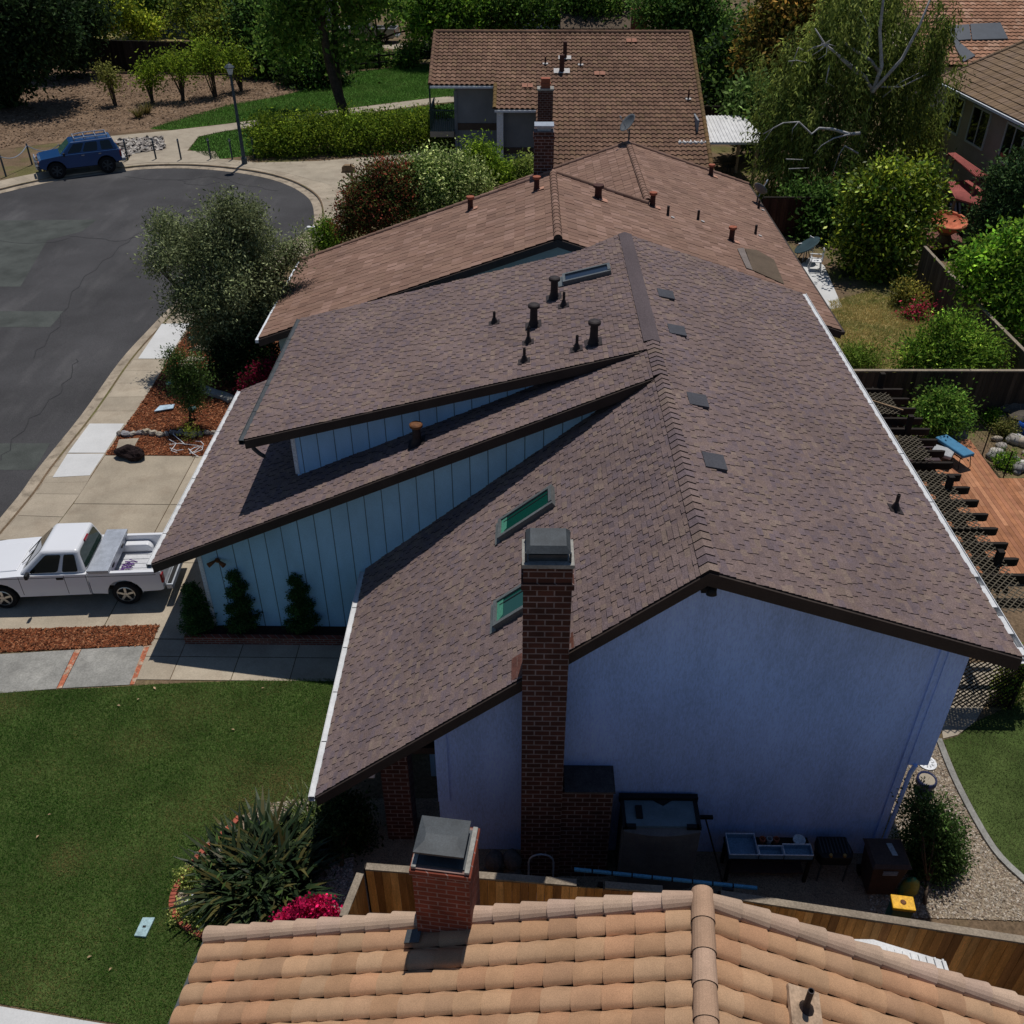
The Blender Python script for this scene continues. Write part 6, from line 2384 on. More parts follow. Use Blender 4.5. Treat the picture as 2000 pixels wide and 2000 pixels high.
# front island bed with strap-leaved plants
bed = GP([(337, 1760), (345, 1715), (372, 1680), (412, 1640), (455, 1605), (520, 1570), (600, 1560), (640, 1600), (640, 1700), (600, 1790), (420, 1850), (352, 1800)])
sheet('planting_bed', bed, .014, 'dark_gravel')
chips('gravel', 'pebbles and litter of the island bed with the spiky plant', 'gravel', bed, 5000, .025, [(.3, .25, .2), (.22, .17, .13), (.42, .37, .3), (.14, .11, .08)], .018, 151, asp=.8)
M['edge_brick'] = mat('edging_brick', (.36, .095, .06), .85, .25, 8, .2, 40, tint=True)
ln = smooth_line([tuple(G(u, v)[:2]) for u, v in [(470, 1600), (430, 1640), (393, 1672), (372, 1702), (345, 1740), (338, 1775), (350, 1800), (378, 1822), (412, 1838)]], 5)
R_ = random.Random(77)
for i in range(0, len(ln) - 2, 1):
    p, q = Vector((*ln[i], 0)), Vector((*ln[i + 1], 0))
    d = q - p
    if d.length < .05:
        continue
    if 8 < i < 13 and R_.random() < .5:
        continue
    e = thing('edging_brick', 'red brick on the curved edge of the island bed', 'brick', tuple((p + q) / 2), 'red bricks edging the island bed')
    mb = MB()
    dd = d.normalized()
    f = R_.uniform(.8, 1.25)
    mb.obox((p + q) / 2 + Vector((0, 0, .055)), dd * (min(d.length, .23) / 2 - .008), Vector((-dd.y, dd.x, 0)) * .055, Vector((0, 0, .055)), (f, f, f))
    mb.build('brick_body', M['edge_brick'], e)
bp = thing('bird_of_paradise', 'big spiky dark green plant in the island bed of the front lawn', 'plant', tuple(G(500, 1755)))
BPc = [(.022, .042, .018), (.032, .055, .022), (.015, .03, .014), (.05, .07, .03), (.10, .09, .03)]
c0_ = G(505, 1735)
for k, (du, dv) in enumerate([(0, 0), (-50, -20), (45, -30), (-30, 30), (40, 25), (5, -55), (-75, 15)]):
    p = G(522 + du * .85, 1725 + dv)
    blades('leaf_fan', p, 95, 1.12, .042, BPc, bp, seed=160 + k, spread=.28, lean=.75, curve=.7)
leaves('foliage', [(c0_.x, c0_.y, .25, .8, .7, .25)], 700, .13, [(.02, .035, .014), (.03, .05, .02)], bp, seed=169, aspect=.3)
ag = thing('strap_leaf_clump', 'grassy light green clump beside the spiky plant under the eave', 'plant', tuple(G(612, 1650)))
for k, (u, v) in enumerate([(612, 1640), (630, 1600), (600, 1600), (625, 1670), (645, 1640)]):
    blades('leaf_fan', G(u, v), 110, .75, .014, [(.10, .14, .03), (.07, .11, .025), (.14, .17, .05), (.05, .08, .02)], ag, seed=175 + k, spread=.16, lean=.8, curve=.9)
for k, (u, v, r, lab) in enumerate([(362, 1722, 16, 'pale green sedum mat at the left of the island bed'), (362, 1790, 16, 'yellowish sedum mat at the front curve of the island bed'), (398, 1812, 16, 'sedum mat beside the clay roof corner')]):
    p = G(u, v)
    q = r * mpp(p)
    t_ = thing('sedum', lab, 'ground cover', tuple(p))
    leaves('foliage', [(p.x, p.y, .05, q, q, .07), (p.x + q * .8, p.y + q * .4, .05, q * .8, q * .8, .06)], 1500, .04, [(.16, .18, .07), (.20, .21, .10), (.11, .14, .045)], t_, seed=182 + k, aspect=.7)
bg_ = thing('bougainvillea', 'bright magenta bougainvillea in front of the clay tile roof', 'bush', tuple(G(610, 1800)))
bb = px_blobs(9.45, [(590, 1790, 22), (620, 1780, 20), (560, 1800, 16), (645, 1795, 16), (668, 1800, 10), (605, 1800, 22)], .5)
tree_limbs(G(610, 1815), bb, .03, bg_, seed=4)
leaves('flowers', bb, 7000, .045, [(.25, .005, .06), (.2, .004, .05), (.30, .012, .085), (.14, .003, .04)], bg_, seed=190, aspect=.8, per=12, spread=1.2)
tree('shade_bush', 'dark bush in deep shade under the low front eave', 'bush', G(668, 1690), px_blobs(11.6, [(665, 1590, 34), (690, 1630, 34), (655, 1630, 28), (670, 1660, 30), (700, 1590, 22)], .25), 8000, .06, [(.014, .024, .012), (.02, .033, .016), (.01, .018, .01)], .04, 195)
tree('corner_bush', 'loose green bush at the right corner of the stucco wall', 'bush', G(1805, 1765), px_blobs(11.3, [(1800, 1600, 34), (1830, 1590, 30), (1790, 1640, 34), (1830, 1640, 40), (1850, 1670, 30), (1800, 1690, 40, -.1), (1840, 1700, 30, -.2), (1790, 1560, 22), (1855, 1620, 24), (1810, 1720, 36, -.2)], .2),
     17000, .055, [(.022, .042, .016), (.032, .056, .02), (.045, .07, .028), (.014, .028, .012)], .04, 197, aspect=.4, per=20)
tree('trellis_vine', 'leafy vine beyond the lattice at the right corner', 'vine', G(1985, 1345), px_blobs(15.6, [(1985, 1300, 16), (1965, 1330, 14), (2000, 1290, 18), (1960, 1360, 12), (1975, 1345, 14)], .2), 3500, .06, [(.06, .10, .02), (.09, .13, .03), (.15, .15, .03)], .03, 199)
# pond garden plants by the deck
for k, (u, v, r, cols, lab) in enumerate([(1938, 818, 14, LIT, 'bright green mound beside the pond stones'), (1962, 903, 12, LIT, 'clipped lime green ball at the corner of the deck'), (1962, 838, 16, [(.07, .07, .03), (.05, .06, .025), (.1, .09, .04)], 'brownish grassy tuft among the pond stones'),
                                         (1990, 812, 12, [(.4, .06, .12), (.3, .05, .1), (.06, .09, .03)], 'pink flowers beside the blue pot'), (1955, 810, 10, [(.35, .06, .10), (.05, .08, .03)], 'small pink flowers before the pond waterfall')]):
    p = G(u, v + r * .7)
    q = r * mpp(p) * 1.1
    tree('pond_plant', lab, 'plant', p, [(p.x, p.y, q * .7, q, q * .9, q * .8)], 2200, .06, cols, .02, 205 + k, limbs=1, per=14)
for k, (u, v, lab) in enumerate([(287, 222, 'tuft of dry ornamental grass right of the other on the bark'), (271, 230, 'tuft of dry ornamental grass left of the other on the bark')]):
    p = G(u, v)
    t_ = thing('grass_tuft', lab, 'grass tuft', tuple(p))
    blades('blades', p, 120, .9, .02, [(.17, .14, .04), (.12, .12, .035), (.2, .15, .06)], t_, seed=215 + k, spread=.2, lean=.6)
# ---------------------------------------------------------------- fences
FW = [(.64, .31, .095), (.72, .37, .125), (.52, .25, .08), (.76, .41, .15), (.38, .18, .065), (.66, .32, .095)]
DWc = [(.050, .036, .027), (.065, .046, .034), (.038, .028, .022), (.08, .058, .042)]


def board_fence(name, label, pts, h, cols, rail='grey_wood', w=.14, seed=1, top=True, post='dark_wood', gaps=(), capw=.13, side=-1):
    """upright boards along a line, with rails, posts and a flat cap board; side is where the boards are nailed"""
    R = random.Random(seed)
    t = thing(name, label, 'fence', (pts[0][0], pts[0][1], 0))
    mb, tp = MB(), MB()
    for i in range(len(pts) - 1):
        a, b = Vector((pts[i][0], pts[i][1], 0)), Vector((pts[i + 1][0], pts[i + 1][1], 0))
        L = (b - a).length
        d = (b - a) / L
        nrm = Vector((d.y, -d.x, 0)) * (-side)
        k = max(1, round(L / w))
        for j in range(k):
            c = R.choice(cols)
            f = R.uniform(.75, 1.2)
            c = (c[0] * f, c[1] * f, c[2] * f)
            o = a + d * ((j + .5) * L / k)
            th = R.uniform(.008, .012)
            hh = h + R.uniform(-.02, .01)
            mb.obox(o + Vector((0, 0, hh / 2 + .02)) + nrm * R.uniform(0, .006), d * (L / k / 2 - .003), nrm * th, Vector((0, 0, hh / 2)), c)
        for z in (.35, h - .25):
            rl = MB()
            rl.bar(a - nrm * .05 + Vector((0, 0, z)), b - nrm * .05 + Vector((0, 0, z)), .045, .09)
            rl.build('rail', M['dark_wood'], t)
        np_ = max(1, round(L / 2.4))
        for j in range(np_ + (1 if i == len(pts) - 2 else 0)):
            o = a + d * (j * L / np_) - nrm * .09
            ps = MB()
            ps.obox(o + Vector((0, 0, h / 2)), d * .045, nrm * .045, Vector((0, 0, h / 2)))
            ps.build('post', M[post], t)
        if top:
            segs = [(0, 1)]
            if i == 0 and gaps:
                segs = gaps
            for s0, s1 in segs:
                tp.bar(a + d * L * s0 - nrm * .05 + Vector((0, 0, h + .045)), a + d * L * s1 - nrm * .05 + Vector((0, 0, h + .045)), capw, .04)
    mb.build('boards', M['fence'], t)
    if top:
        tp.build('cap_rail', M[rail], t)
    return t


c_a = G(714, 1698, 1.8)
c_b = G(1408, 1752, 1.8)
c_c = G(2000, 1842, 1.8)
dirv = (c_c - c_b).normalized()
board_fence('board_fence', 'warm brown board fence between the clay tile roof and the stucco house', [(c_a.x, c_a.y), (c_b.x, c_b.y), (c_c.x + dirv.x * 2, c_c.y + dirv.y * 2)], 1.76, FW, seed=3, gaps=[(0, .60), (.68, .84)], side=-1)
c_d = G(676, 1792, 1.8)
board_fence('board_fence', 'short brown fence return beside the bougainvillea', [(c_d.x, c_d.y), (c_a.x - .03, c_a.y - .1)], 1.76, FW, seed=4, side=-1)
a, b = G(1650, 725, 1.9), G(2040, 725, 1.9)
board_fence('dark_fence', 'dark shaded board fence with a pale cap across the back of the deck', [(a.x - 1.2, a.y), (b.x, b.y)], 1.85, DWc, seed=5, rail='grey_wood', side=-1)
board_fence('slanting_fence', 'grey weathered fence running away behind the citrus tree', [(17.30, 28.8), (17.25, 33.5), (17.37, 40.5)], 1.85, [(.10, .08, .06), (.13, .105, .08), (.08, .062, .048)], seed=6, side=1)
a, b = G(1480, 462), G(1650, 462)
board_fence('red_brown_fence', 'dark reddish fence beyond the corner of the brown roof', [(a.x, a.y), (b.x, b.y)], 1.9, [(.07, .028, .022), (.055, .022, .018), (.085, .036, .028)], seed=7, rail='dark_wood')
a, b = G(1783, 281, 1.9), G(1835, 281, 1.9)
board_fence('garden_screen', 'short reddish fence panel at the foot of the tan house', [(a.x, a.y), (b.x, b.y)], 1.85, [(.14, .055, .03), (.11, .045, .026)], seed=8)
board_fence('park_fence', 'long dark board fence along the top of the bark slope', [(-41, 90.2), (-34.2, 88.0), (-24, 87.4)], 2.4, [(.028, .024, .022), (.036, .03, .026), (.022, .018, .016)], seed=9, rail='dark_wood', w=.2)
# fence further along behind the hedge of trees
board_fence('garden_fence', 'dark fence behind the white patio cover', [(9.5, 66.5), (16.5, 66.0)], 2.0, [(.035, .024, .02), (.045, .03, .024)], seed=10, rail='dark_wood')

# split rail fence on the far park edge
p0, p1 = G(680, 141), G(900, 121)
sr = thing('split_rail_fence', 'dark split rail fence at the far edge of the park lawn', 'fence', tuple(p0))
for k in range(5):
    p = p0.lerp(p1, k / 4 + .02)
    mb = MB()
    mb.bar(p, p + Vector((0, 0, 1.25)), .17, .17)
    mb.build('post', M['dark_wood'], sr)
for z in (.55, 1.08):
    mb = MB()
    mb.bar(p0 + Vector((0, 0, z)), p1 + Vector((0, 0, z)), .07, .13)
    mb.build('rail', M['dark_wood'], sr)

# ---------------------------------------------------------------- street furniture
lp = G(478, 320)
lamp = thing('street_lamp', 'blue grey post top street lamp with a lantern beside the clipped hedge', 'street lamp', tuple(lp))
hz = V(455, 130, lp.y).z
mb = MB()
mb.lathe([(.17, 0), (.17, .35), (.12, .42), (.105, 1.2), (.075, hz - .75), (.06, hz - .55), (.11, hz - .5), (.11, hz - .45), (.05, hz - .42)], lp, 14)
mb.build('post', M['post_paint'], lamp)
mb = MB()
mb.lathe([(.12, hz - .42), (.21, hz - .1), (.21, hz - .06)], lp, 8)
mb.build('lantern', M['lamp_glass'], lamp)
mb = MB()
mb.lathe([(.30, hz - .07), (.30, hz - .03), (.16, hz + .10), (.04, hz + .16), (.03, hz + .24)], lp, 8)
mb.build('lantern_cap', M['post_paint'], lamp)

bol = []
spots = [(250, 313), (305, 311), (354, 312), (412, 311), (454, 312), (497, 309), (63, 322), (12, 345)]
labs = ['dark bollard nearest the tail of the blue suv', 'dark bollard at the right edge of the river rocks', 'dark bollard in the middle of the park path ramp', 'dark bollard at the left end of the park lawn tip',
        'dark bollard just left of the street lamp', 'dark bollard at the end of the clipped hedge', 'grey chain post behind the nose of the blue suv', 'grey chain post at the left edge of the pavement']
for (u, v), lab in zip(spots, labs):
    p = G(u, v)
    b = thing('bollard', lab, 'bollard', tuple(p), 'posts along the park edge')
    mb = MB()
    mb.lathe([(.055, 0), (.055, 1.22), (.03, 1.27)], p, 8)
    mb.build('post', M['post_paint'], b)
    mb = MB()
    mb.lathe([(.065, 1.12), (.065, 1.18)], p, 8)
    mb.build('collar', M['bright_metal'], b)
cn = thing('chain', 'pale sagging chain hung between the left posts behind the blue suv', 'chain', tuple(G(63, 322)))
pa, pb, pc_ = G(12, 345) + Vector((0, 0, 1.15)), G(63, 322) + Vector((0, 0, 1.15)), G(125, 318) + Vector((0, 0, 1.1))
mb = MB()
for A_, B_ in ((pa, pb), (pb, pc_)):
    mb.tube([A_.lerp(B_, i / 10) - Vector((0, 0, .35 * (1 - (2 * i / 10 - 1) ** 2))) for i in range(11)], .03, 5)
mb.build('chain_links', M['bright_metal'], cn)

p = G(690, 373)
mbx = thing('mailbox', 'wooden letter box on a braced timber post by the far drive', 'mailbox', tuple(p))
mb = MB()
mb.box(p.x - .06, p.x + .06, p.y - .06, p.y + .06, 0, 1.05)
mb.bar(p + Vector((0, 0, .65)), p + Vector((-.35, 0, 1.0)), .07, .07)
mb.build('post', M['wood_post'], mbx)
mb = MB()
mb.box(p.x - .55, p.x + .25, p.y - .2, p.y + .2, 1.05, 1.12)
mb.prism_y([(p.x - .5, 1.12), (p.x + .2, 1.12), (p.x + .2, 1.35), (p.x + .05, 1.45), (p.x - .35, 1.45), (p.x - .5, 1.35)], p.y - .17, p.y + .17)
mb.build('box', M['wood_post'], mbx)
p = G(614, 492)
mbx = thing('mailbox', 'white letter box in front of the round clipped bush', 'mailbox', tuple(p))
mb = MB()
mb.box(p.x - .05, p.x + .05, p.y - .05, p.y + .05, 0, 1.0)
mb.build('post', M['wood_post'], mbx)
mb = MB()
mb.prism_y([(p.x - .3, 1.0), (p.x + .3, 1.0), (p.x + .3, 1.15), (p.x + .2, 1.25), (p.x - .2, 1.25), (p.x - .3, 1.15)], p.y - .12, p.y + .12)
mb.build('box', M['white_plastic'], mbx, bevel=.03)

# ---------------------------------------------------------------- front garden bits
R_ = random.Random(21)
SC_ = [(.34, .31, .27), (.28, .26, .25), (.40, .35, .28), (.22, .19, .17), (.31, .30, .31), (.37, .31, .23)]
for i in range(15):
    t = i / 14
    u = 234 + t * (418 - 234)
    v = 850 + math.sin(i * 1.3) * 2
    p = G(u, v)
    s = R_.uniform(.105, .15)
    st = thing('garden_stone', 'rounded stone in the row dividing the red mulch', 'stone', tuple(p), 'row of stones in the mulch')
    mb = MB()
    mb.lump(p + Vector((0, 0, s * .55)), (s * R_.uniform(.85, 1.15), s * R_.uniform(.8, 1.1), s * .85), 300 + i, 9, .2, R_.choice(SC_))
    mb.build('stone_body', M['stone'], st)
p = G(256, 897)
lr = thing('lava_rock', 'dark purple brown lava rock on the mulch by the driveway', 'rock', tuple(p))
mb = MB()
mb.lump(p + Vector((0, .1, .2)), (.40, .30, .27), 41, 18, .22)
mb.build('rock_body', M['lava'], lr)
fs_ = thing('flat_stone', 'pale flat stone behind the dark lava rock', 'stone', tuple(G(248, 872)))
mb = MB()
q = GP([(233, 861), (272, 858), (258, 884), (226, 886)])
mb.prism([(p.x, p.y) for p in q], .016, .055)
mb.build('slab_body', M['concrete'], fs_)
wr_ = thing('wire_tangle', 'tangle of thin white tubing on the red mulch', 'tubing', tuple(G(365, 880)))
pts_sets = [[(332, 840), (345, 845), (352, 838), (362, 839)], [(340, 843), (338, 848), (358, 865), (362, 868), (355, 866)], [(330, 868), (350, 866), (385, 870), (392, 872), (380, 882), (370, 886)], [(332, 875), (345, 880), (358, 878)],
            [(370, 880), (380, 874), (397, 870), (395, 878), (376, 886), (372, 882)], [(330, 858), (344, 866), (340, 872), (334, 880), (346, 884)], [(382, 862), (392, 862), (398, 868), (393, 875)], [(368, 876), (376, 885), (388, 892)]]
for k, s in enumerate(pts_sets):
    mb = MB()
    mb.tube([G(u, v, .05 + .04 * ((i + k) % 3)) for i, (u, v) in enumerate(s)], .013, 5)
    mb.build('tube', M['white_plastic'], wr_)
sg = thing('yard_sign', 'pale blue and white panel tilted on the mulch', 'panel', tuple(G(320, 800)))
q = [G(301, 803, .10), G(338, 797, .10), G(341, 789, .12), G(312, 792, .13)]
mb = MB()
mb.quadmesh(q + [x - Vector((0, 0, .03)) for x in q], [(0, 1, 2, 3), (7, 6, 5, 4), (0, 4, 5, 1), (1, 5, 6, 2), (2, 6, 7, 3), (3, 7, 4, 0)])
mb.build('panel_face', mat('pale_blue_panel', (.42, .55, .66), .4, .25, 6, .1, 30), sg)
mb = MB()
for a in (q[0].lerp(q[3], .5), q[1].lerp(q[2], .5)):
    mb.tube([(a.x, a.y, 0), a], .012, 5)
mb.build('stake', M['metal_dark'], sg)
for k, (u, v, lab) in enumerate([(336, 768, 'teal garden light left of the upright dark bush'), (380, 818, 'teal garden light in front of the upright dark bush'), (378, 680, 'pale garden light near the white pavement square')]):
    p = G(u, v)
    g_ = thing('garden_light', lab, 'garden light', tuple(p))
    mb = MB()
    mb.lathe([(.02, 0), (.02, .3)], p, 8)
    mb.lathe([(.06, .28), (.07, .40)], p, 10)
    mb.build('stem', M['black'], g_)
    mb = MB()
    mb.lathe([(.14, .40), (.12, .45), (.03, .48)], p, 12)
    mb.build('lamp_cap', mat('teal_plastic', (.10, .22, .25), .4) if k == 0 else bpy.data.materials['teal_plastic'], g_)
for k, (u, v, lab) in enumerate([(400, 682, 'flat stepping stone nearest the olive tree trunk'), (378, 704, 'flat stepping stone in the middle by the dark bush'), (366, 715, 'small broken stepping stone above the upright bush')]):
    p = G(u, v)
    g_ = thing('stepping_stone', lab, 'stepping stone', tuple(p))
    mb = MB()
    s = (.55, .42, .3)[k]
    mb.prism([(p.x - s, p.y - s * .45), (p.x + s * .8, p.y - s * .3), (p.x + s, p.y + s * .4), (p.x - s * .6, p.y + s * .5)], .016, .06)
    mb.build('slab_body', M['concrete'], g_)
pool = thing('concrete_border', 'low curved dark stone edging in the shade under the olive tree', 'edging', tuple(G(430, 775)))
mb = MB()
ln = smooth_line([tuple(G(u, v)[:2]) for u, v in [(398, 755), (420, 766), (445, 773), (462, 782)]], 4)
e2 = offset_line(ln, .35)
for i in range(len(ln) - 1):
    mb.prism([ln[i], ln[i + 1], e2[i + 1], e2[i]], .0, .14)
mb.build('edging_body', M['grey_slab'], pool)
cv = thing('meter_lid', 'pale blue utility lid set flush in the lawn', 'utility lid', tuple(G(285, 1815)))
q = GP([(280, 1795), (304, 1795), (286, 1833), (263, 1831)])
mb = MB()
mb.prism([(p.x, p.y) for p in q], .01, .062)
mb.build('lid', mat('utility_lid', (.33, .47, .50), .8, .25, 8, .2, 30), cv, bevel=.01)
mb = MB()
c = sum((p for p in q), Vector((0, 0, 0))) / 4
mb.box(c.x - .03, c.x + .03, c.y - .02, c.y + .02, .062, .068)
mb.build('pull_slot', M['black'], cv)
st = thing('plant_label', 'white stick lying in the island bed', 'stick', tuple(G(370, 1755)))
mb = MB()
mb.bar(G(362, 1764, .05), G(379, 1743, .09), .04, .02)
mb.build('stick_body', M['white_plastic'], st)
for k, (u, v) in enumerate([(303, 1347), (271, 1369), (233, 1381), (456, 1428), (75, 1637), (98, 1594), (176, 1872), (217, 1896), (640, 1400), (514, 1347)]):
    p = G(u, v)
    g_ = thing('fallen_leaf', 'dry curled leaf lying on the front lawn', 'leaf', (p.x, p.y, .05), 'dry leaves on the front lawn')
    mb = MB()
    s = R_.uniform(.03, .055)
    a = R_.uniform(0, 6)
    d = Vector((math.cos(a), math.sin(a), .1))
    e = Vector((-math.sin(a), math.cos(a), 0))
    p = p + Vector((0, 0, .055))
    mb.face([p - d * s, p + e * s * .5 + Vector((0, 0, .02)), p + d * s, p - e * s * .5 + Vector((0, 0, .015))])
    mb.build('leaf_blade', bpy.data.materials.get('dry_leaf') or mat('dry_leaf', (.50, .36, .22), .8), g_)

# ---------------------------------------------------------------- side yard clutter
bn = thing('storage_bin', 'tall woven panel storage bin with a slate lid beside the brick chimney base', 'storage bin', (2.55, 10.9, 0))
mb = MB()
n_ = 10
pr_ = [(1.88, 10.62)] + [(1.88 + (3.26 - 1.88) * i / n_, 10.62 - .10 * math.sin(math.pi * i / n_)) for i in range(1, n_)] + [(3.26, 10.62), (3.26, 11.33), (1.88, 11.33)]
mb.prism(pr_, 0, 1.72)
mb.build('bin_body', M['rattan'], bn)
mb = MB()
mb.box(1.93, 3.20, 10.70, 11.26, 1.72, 1.77)
ld_ = mb.build('bin_lid', M['slate_top'], bn)
mb = MB()
mb.box(1.86, 1.93, 10.66, 11.36, 1.71, 1.79)
mb.box(3.20, 3.28, 10.66, 11.36, 1.71, 1.79)
mb.box(1.84, 3.30, 11.265, 11.37, 1.715, 1.84)
mb.box(1.90, 2.10, 10.66, 10.74, 1.718, 1.79)
mb.box(3.02, 3.24, 10.66, 10.74, 1.718, 1.79)
mb.build('lid_frame', M['black'], bn)
mb = MB()
mb.box(2.12, 2.24, 10.85, 11.12, 1.772, 1.82)
mb.build('lid_handle', M['black'], ld_)
rag = thing('dark_cloth', 'dark folded cloth on the back of the slate bin lid', 'cloth', (2.6, 11.2, 1.77))
mb = MB()
mb.quadmesh([(2.46, 11.255, 1.80), (2.82, 11.255, 1.80), (2.64, 11.14, 1.79), (2.46, 11.255, 1.78), (2.82, 11.255, 1.78), (2.64, 11.14, 1.775)], [(2, 1, 0), (3, 4, 5), (0, 1, 4, 3), (1, 2, 5, 4), (2, 0, 3, 5)])
mb.build('cloth_fold', M['black'], rag)
pipe_sp = thing('garden_spade', 'dark handled spade leaning on the wall beside the storage bin', 'spade', (3.75, 10.6, 0))
mb = MB()
mb.tube([(3.9, 10.5, .05), (3.5, 11.3, 1.25)], .018, 6)
mb.obox((3.52, 11.28, 1.27), (.12, 0, 0), (0, .03, 0), (0, 0, .03))
mb.build('handle', M['black'], pipe_sp)
mb = MB()
mb.obox((3.92, 10.46, .12), (.1, 0, 0), (0, .03, 0), (0, 0, .13))
mb.build('blade', M['metal_dark'], pipe_sp)
tb = thing('potting_table', 'low slatted bench against the stucco wall holding plastic trays', 'bench', (4.7, 11.0, 0))
mb = MB()
mb.box(3.9, 5.5, 10.74, 11.24, .70, .74)
mb.build('bench_top', M['dark_wood'], tb)
for x in (3.95, 5.45):
    for y in (10.79, 11.19):
        mb = MB()
        mb.box(x - .03, x + .03, y - .03, y + .03, 0, .70)
        mb.build('leg', M['dark_wood'], tb)
mb = MB()
mb.box(3.98, 5.4, 10.78, 11.2, .25, .28)
mb.build('shelf', M['bin_brown'], tb)
for k, (x0_, x1_, y0_, y1_, m_, lab) in enumerate([(3.92, 4.46, 10.76, 11.22, 'tub_blue', 'left pale rimmed plastic tray on the bench'), (4.48, 4.93, 10.76, 10.96, 'tub_blue', 'narrow blue tray at the front middle of the bench'), (4.95, 5.48, 10.76, 11.0, 'tub_blue', 'right pale rimmed plastic tray on the bench')]):
    tt = thing('plastic_tray', lab, 'tray', ((x0_ + x1_) / 2, (y0_ + y1_) / 2, .74))
    mb = MB()
    mb.box(x0_, x1_, y0_, y1_, .741, .76)
    for (a0, a1, b0, b1) in ((x0_, x0_ + .02, y0_, y1_), (x1_ - .02, x1_, y0_, y1_), (x0_ + .02, x1_ - .02, y0_, y0_ + .02), (x0_ + .02, x1_ - .02, y1_ - .02, y1_)):
        mb.box(a0, a1, b0, b1, .76, .86)
    mb.build('tray_body', M[m_], tt)
    mb = MB()
    mb.tube([(x0_, y0_, .87), (x1_, y0_, .87), (x1_, y1_, .87), (x0_, y1_, .87), (x0_, y0_, .87)], .012, 5)
    mb.build('tray_rim', M['white_plastic'], tt)
for k, (x, y, m_, lab) in enumerate([(4.60, 11.1, 'vent_terra', 'small clay pot at the left on the back of the bench'), (4.73, 11.1, 'grey_cloth', 'small grey pot in the middle on the back of the bench'), (4.86, 11.1, 'vent_terra', 'small clay pot at the right on the back of the bench')]):
    tt = thing('flower_pot', lab, 'flower pot', (x, y, .74))
    mb = MB()
    mb.lathe([(.04, .741), (.055, .86), (.06, .86), (.06, .89), (.045, .89), (.04, .80)], (x, y, 0), 12)
    mb.build('pot_body', M[m_], tt)
bx_ = thing('glass_bowl', 'pale glass bowl on the right end of the bench', 'bowl', (5.3, 11.12, .74))
mb = MB()
mb.lathe([(.05, .741), (.11, .80), (.12, .85), (.10, .85), (.05, .77)], (5.3, 11.12, 0), 14)
mb.build('bowl_body', M['lamp_glass'], bx_, smooth=True)
gr = thing('camp_grill', 'small black grill with two brass knobs by the wall', 'grill', (5.95, 10.95, 0))
mb = MB()
mb.prism([(5.66, 10.76), (6.22, 10.76), (6.28, 10.9), (6.22, 11.24), (5.66, 11.24), (5.60, 10.9)], .55, .80)
mb.build('grill_body', M['black'], gr, bevel=.03)
mb = MB()
for i in range(9):
    mb.box(5.68 + i * .065, 5.70 + i * .065, 10.86, 11.2, .80, .815)
mb.build('grate', M['metal_dark'], gr)
for x in (5.82, 6.08):
    mb = MB()
    mb.lathe([(.035, 0), (.03, .04)], (x, 10.80, .80), 10)
    mb.build('knob', mat('brass', (.45, .27, .08), .4, metal=.6) if x < 6 else bpy.data.materials['brass'], gr)
for x in (5.7, 6.2):
    for y in (10.8, 11.18):
        mb = MB()
        mb.tube([(x, y, 0), (x, y, .55)], .018, 6)
        mb.build('leg', M['metal_dark'], gr)
wb_ = thing('wheelie_bin', 'brown lidded rubbish bin at the right corner of the stucco wall', 'bin', (6.8, 10.75, 0))
mb = MB()
v = [(6.56, 10.50, .05), (7.04, 10.50, .05), (7.04, 10.98, .05), (6.56, 10.98, .05), (6.48, 10.44, .98), (7.14, 10.44, .98), (7.14, 11.02, .98), (6.48, 11.02, .98)]
mb.quadmesh(v, [(3, 2, 1, 0), (4, 5, 6, 7), (0, 1, 5, 4), (1, 2, 6, 5), (2, 3, 7, 6), (3, 0, 4, 7)])
mb.build('bin_body', M['bin_brown'], wb_, bevel=.02)
mb = MB()
mb.quadmesh([(6.45, 10.40, .99), (7.17, 10.40, .99), (7.17, 11.06, .99), (6.45, 11.06, .99), (6.50, 10.46, 1.05), (7.12, 10.46, 1.05), (7.12, 11.0, 1.05), (6.50, 11.0, 1.05)], [(3, 2, 1, 0), (4, 5, 6, 7), (0, 1, 5, 4), (1, 2, 6, 5), (2, 3, 7, 6), (3, 0, 4, 7)])
lid = mb.build('bin_lid', M['bin_brown'], wb_)
mb = MB()
mb.obox((6.90, 10.78, 1.053), (.05, .0, 0), (-.02, .13, 0), (0, 0, .002))
mb.build('lid_label', M['grey_cloth'], lid)
for x in (6.56, 7.04):
    mb = MB()
    mb.lathe([(.11, -.03), (.11, .03)], (x, 10.98, .11), 14, axis=(1, 0, 0))
    mb.build('wheel', M['rubber'], wb_)
mb = MB()
for i in range(3):
    mb.box(6.68, 6.95, 10.425, 10.44, .76 + i * .045, .775 + i * .045)
mb.build('vent_slots', M['grey_cloth'], wb_)
yb_ = thing('yellow_crate', 'bright yellow box just behind the brown fence', 'box', (6.45, 9.26, 0))
mb = MB()
mb.obox((6.45, 9.26, .84), (.16, -.02, 0), (.015, .11, 0), (0, 0, .84))
mb.build('box_body', mat('green_bin', (.02, .10, .07), .5), yb_)
mb = MB()
mb.obox((6.45, 9.26, 1.72), (.185, -.023, 0), (.018, .13, 0), (0, 0, .035))
yl = mb.build('box_lid', M['yellow'], yb_, bevel=.012)
mb = MB()
mb.lathe([(.05, 1.758), (.035, 1.768)], (6.45, 9.26, 0), 14)
mb.build('lid_knob', M['vent_rust'], yl)
sb = thing('soil_sack', 'green and yellow sack beside the brown rubbish bin', 'sack', (7.3, 10.5, 0))
mb = MB()
mb.lump((7.3, 10.5, .28), (.18, .15, .30), 55, 12, .1)
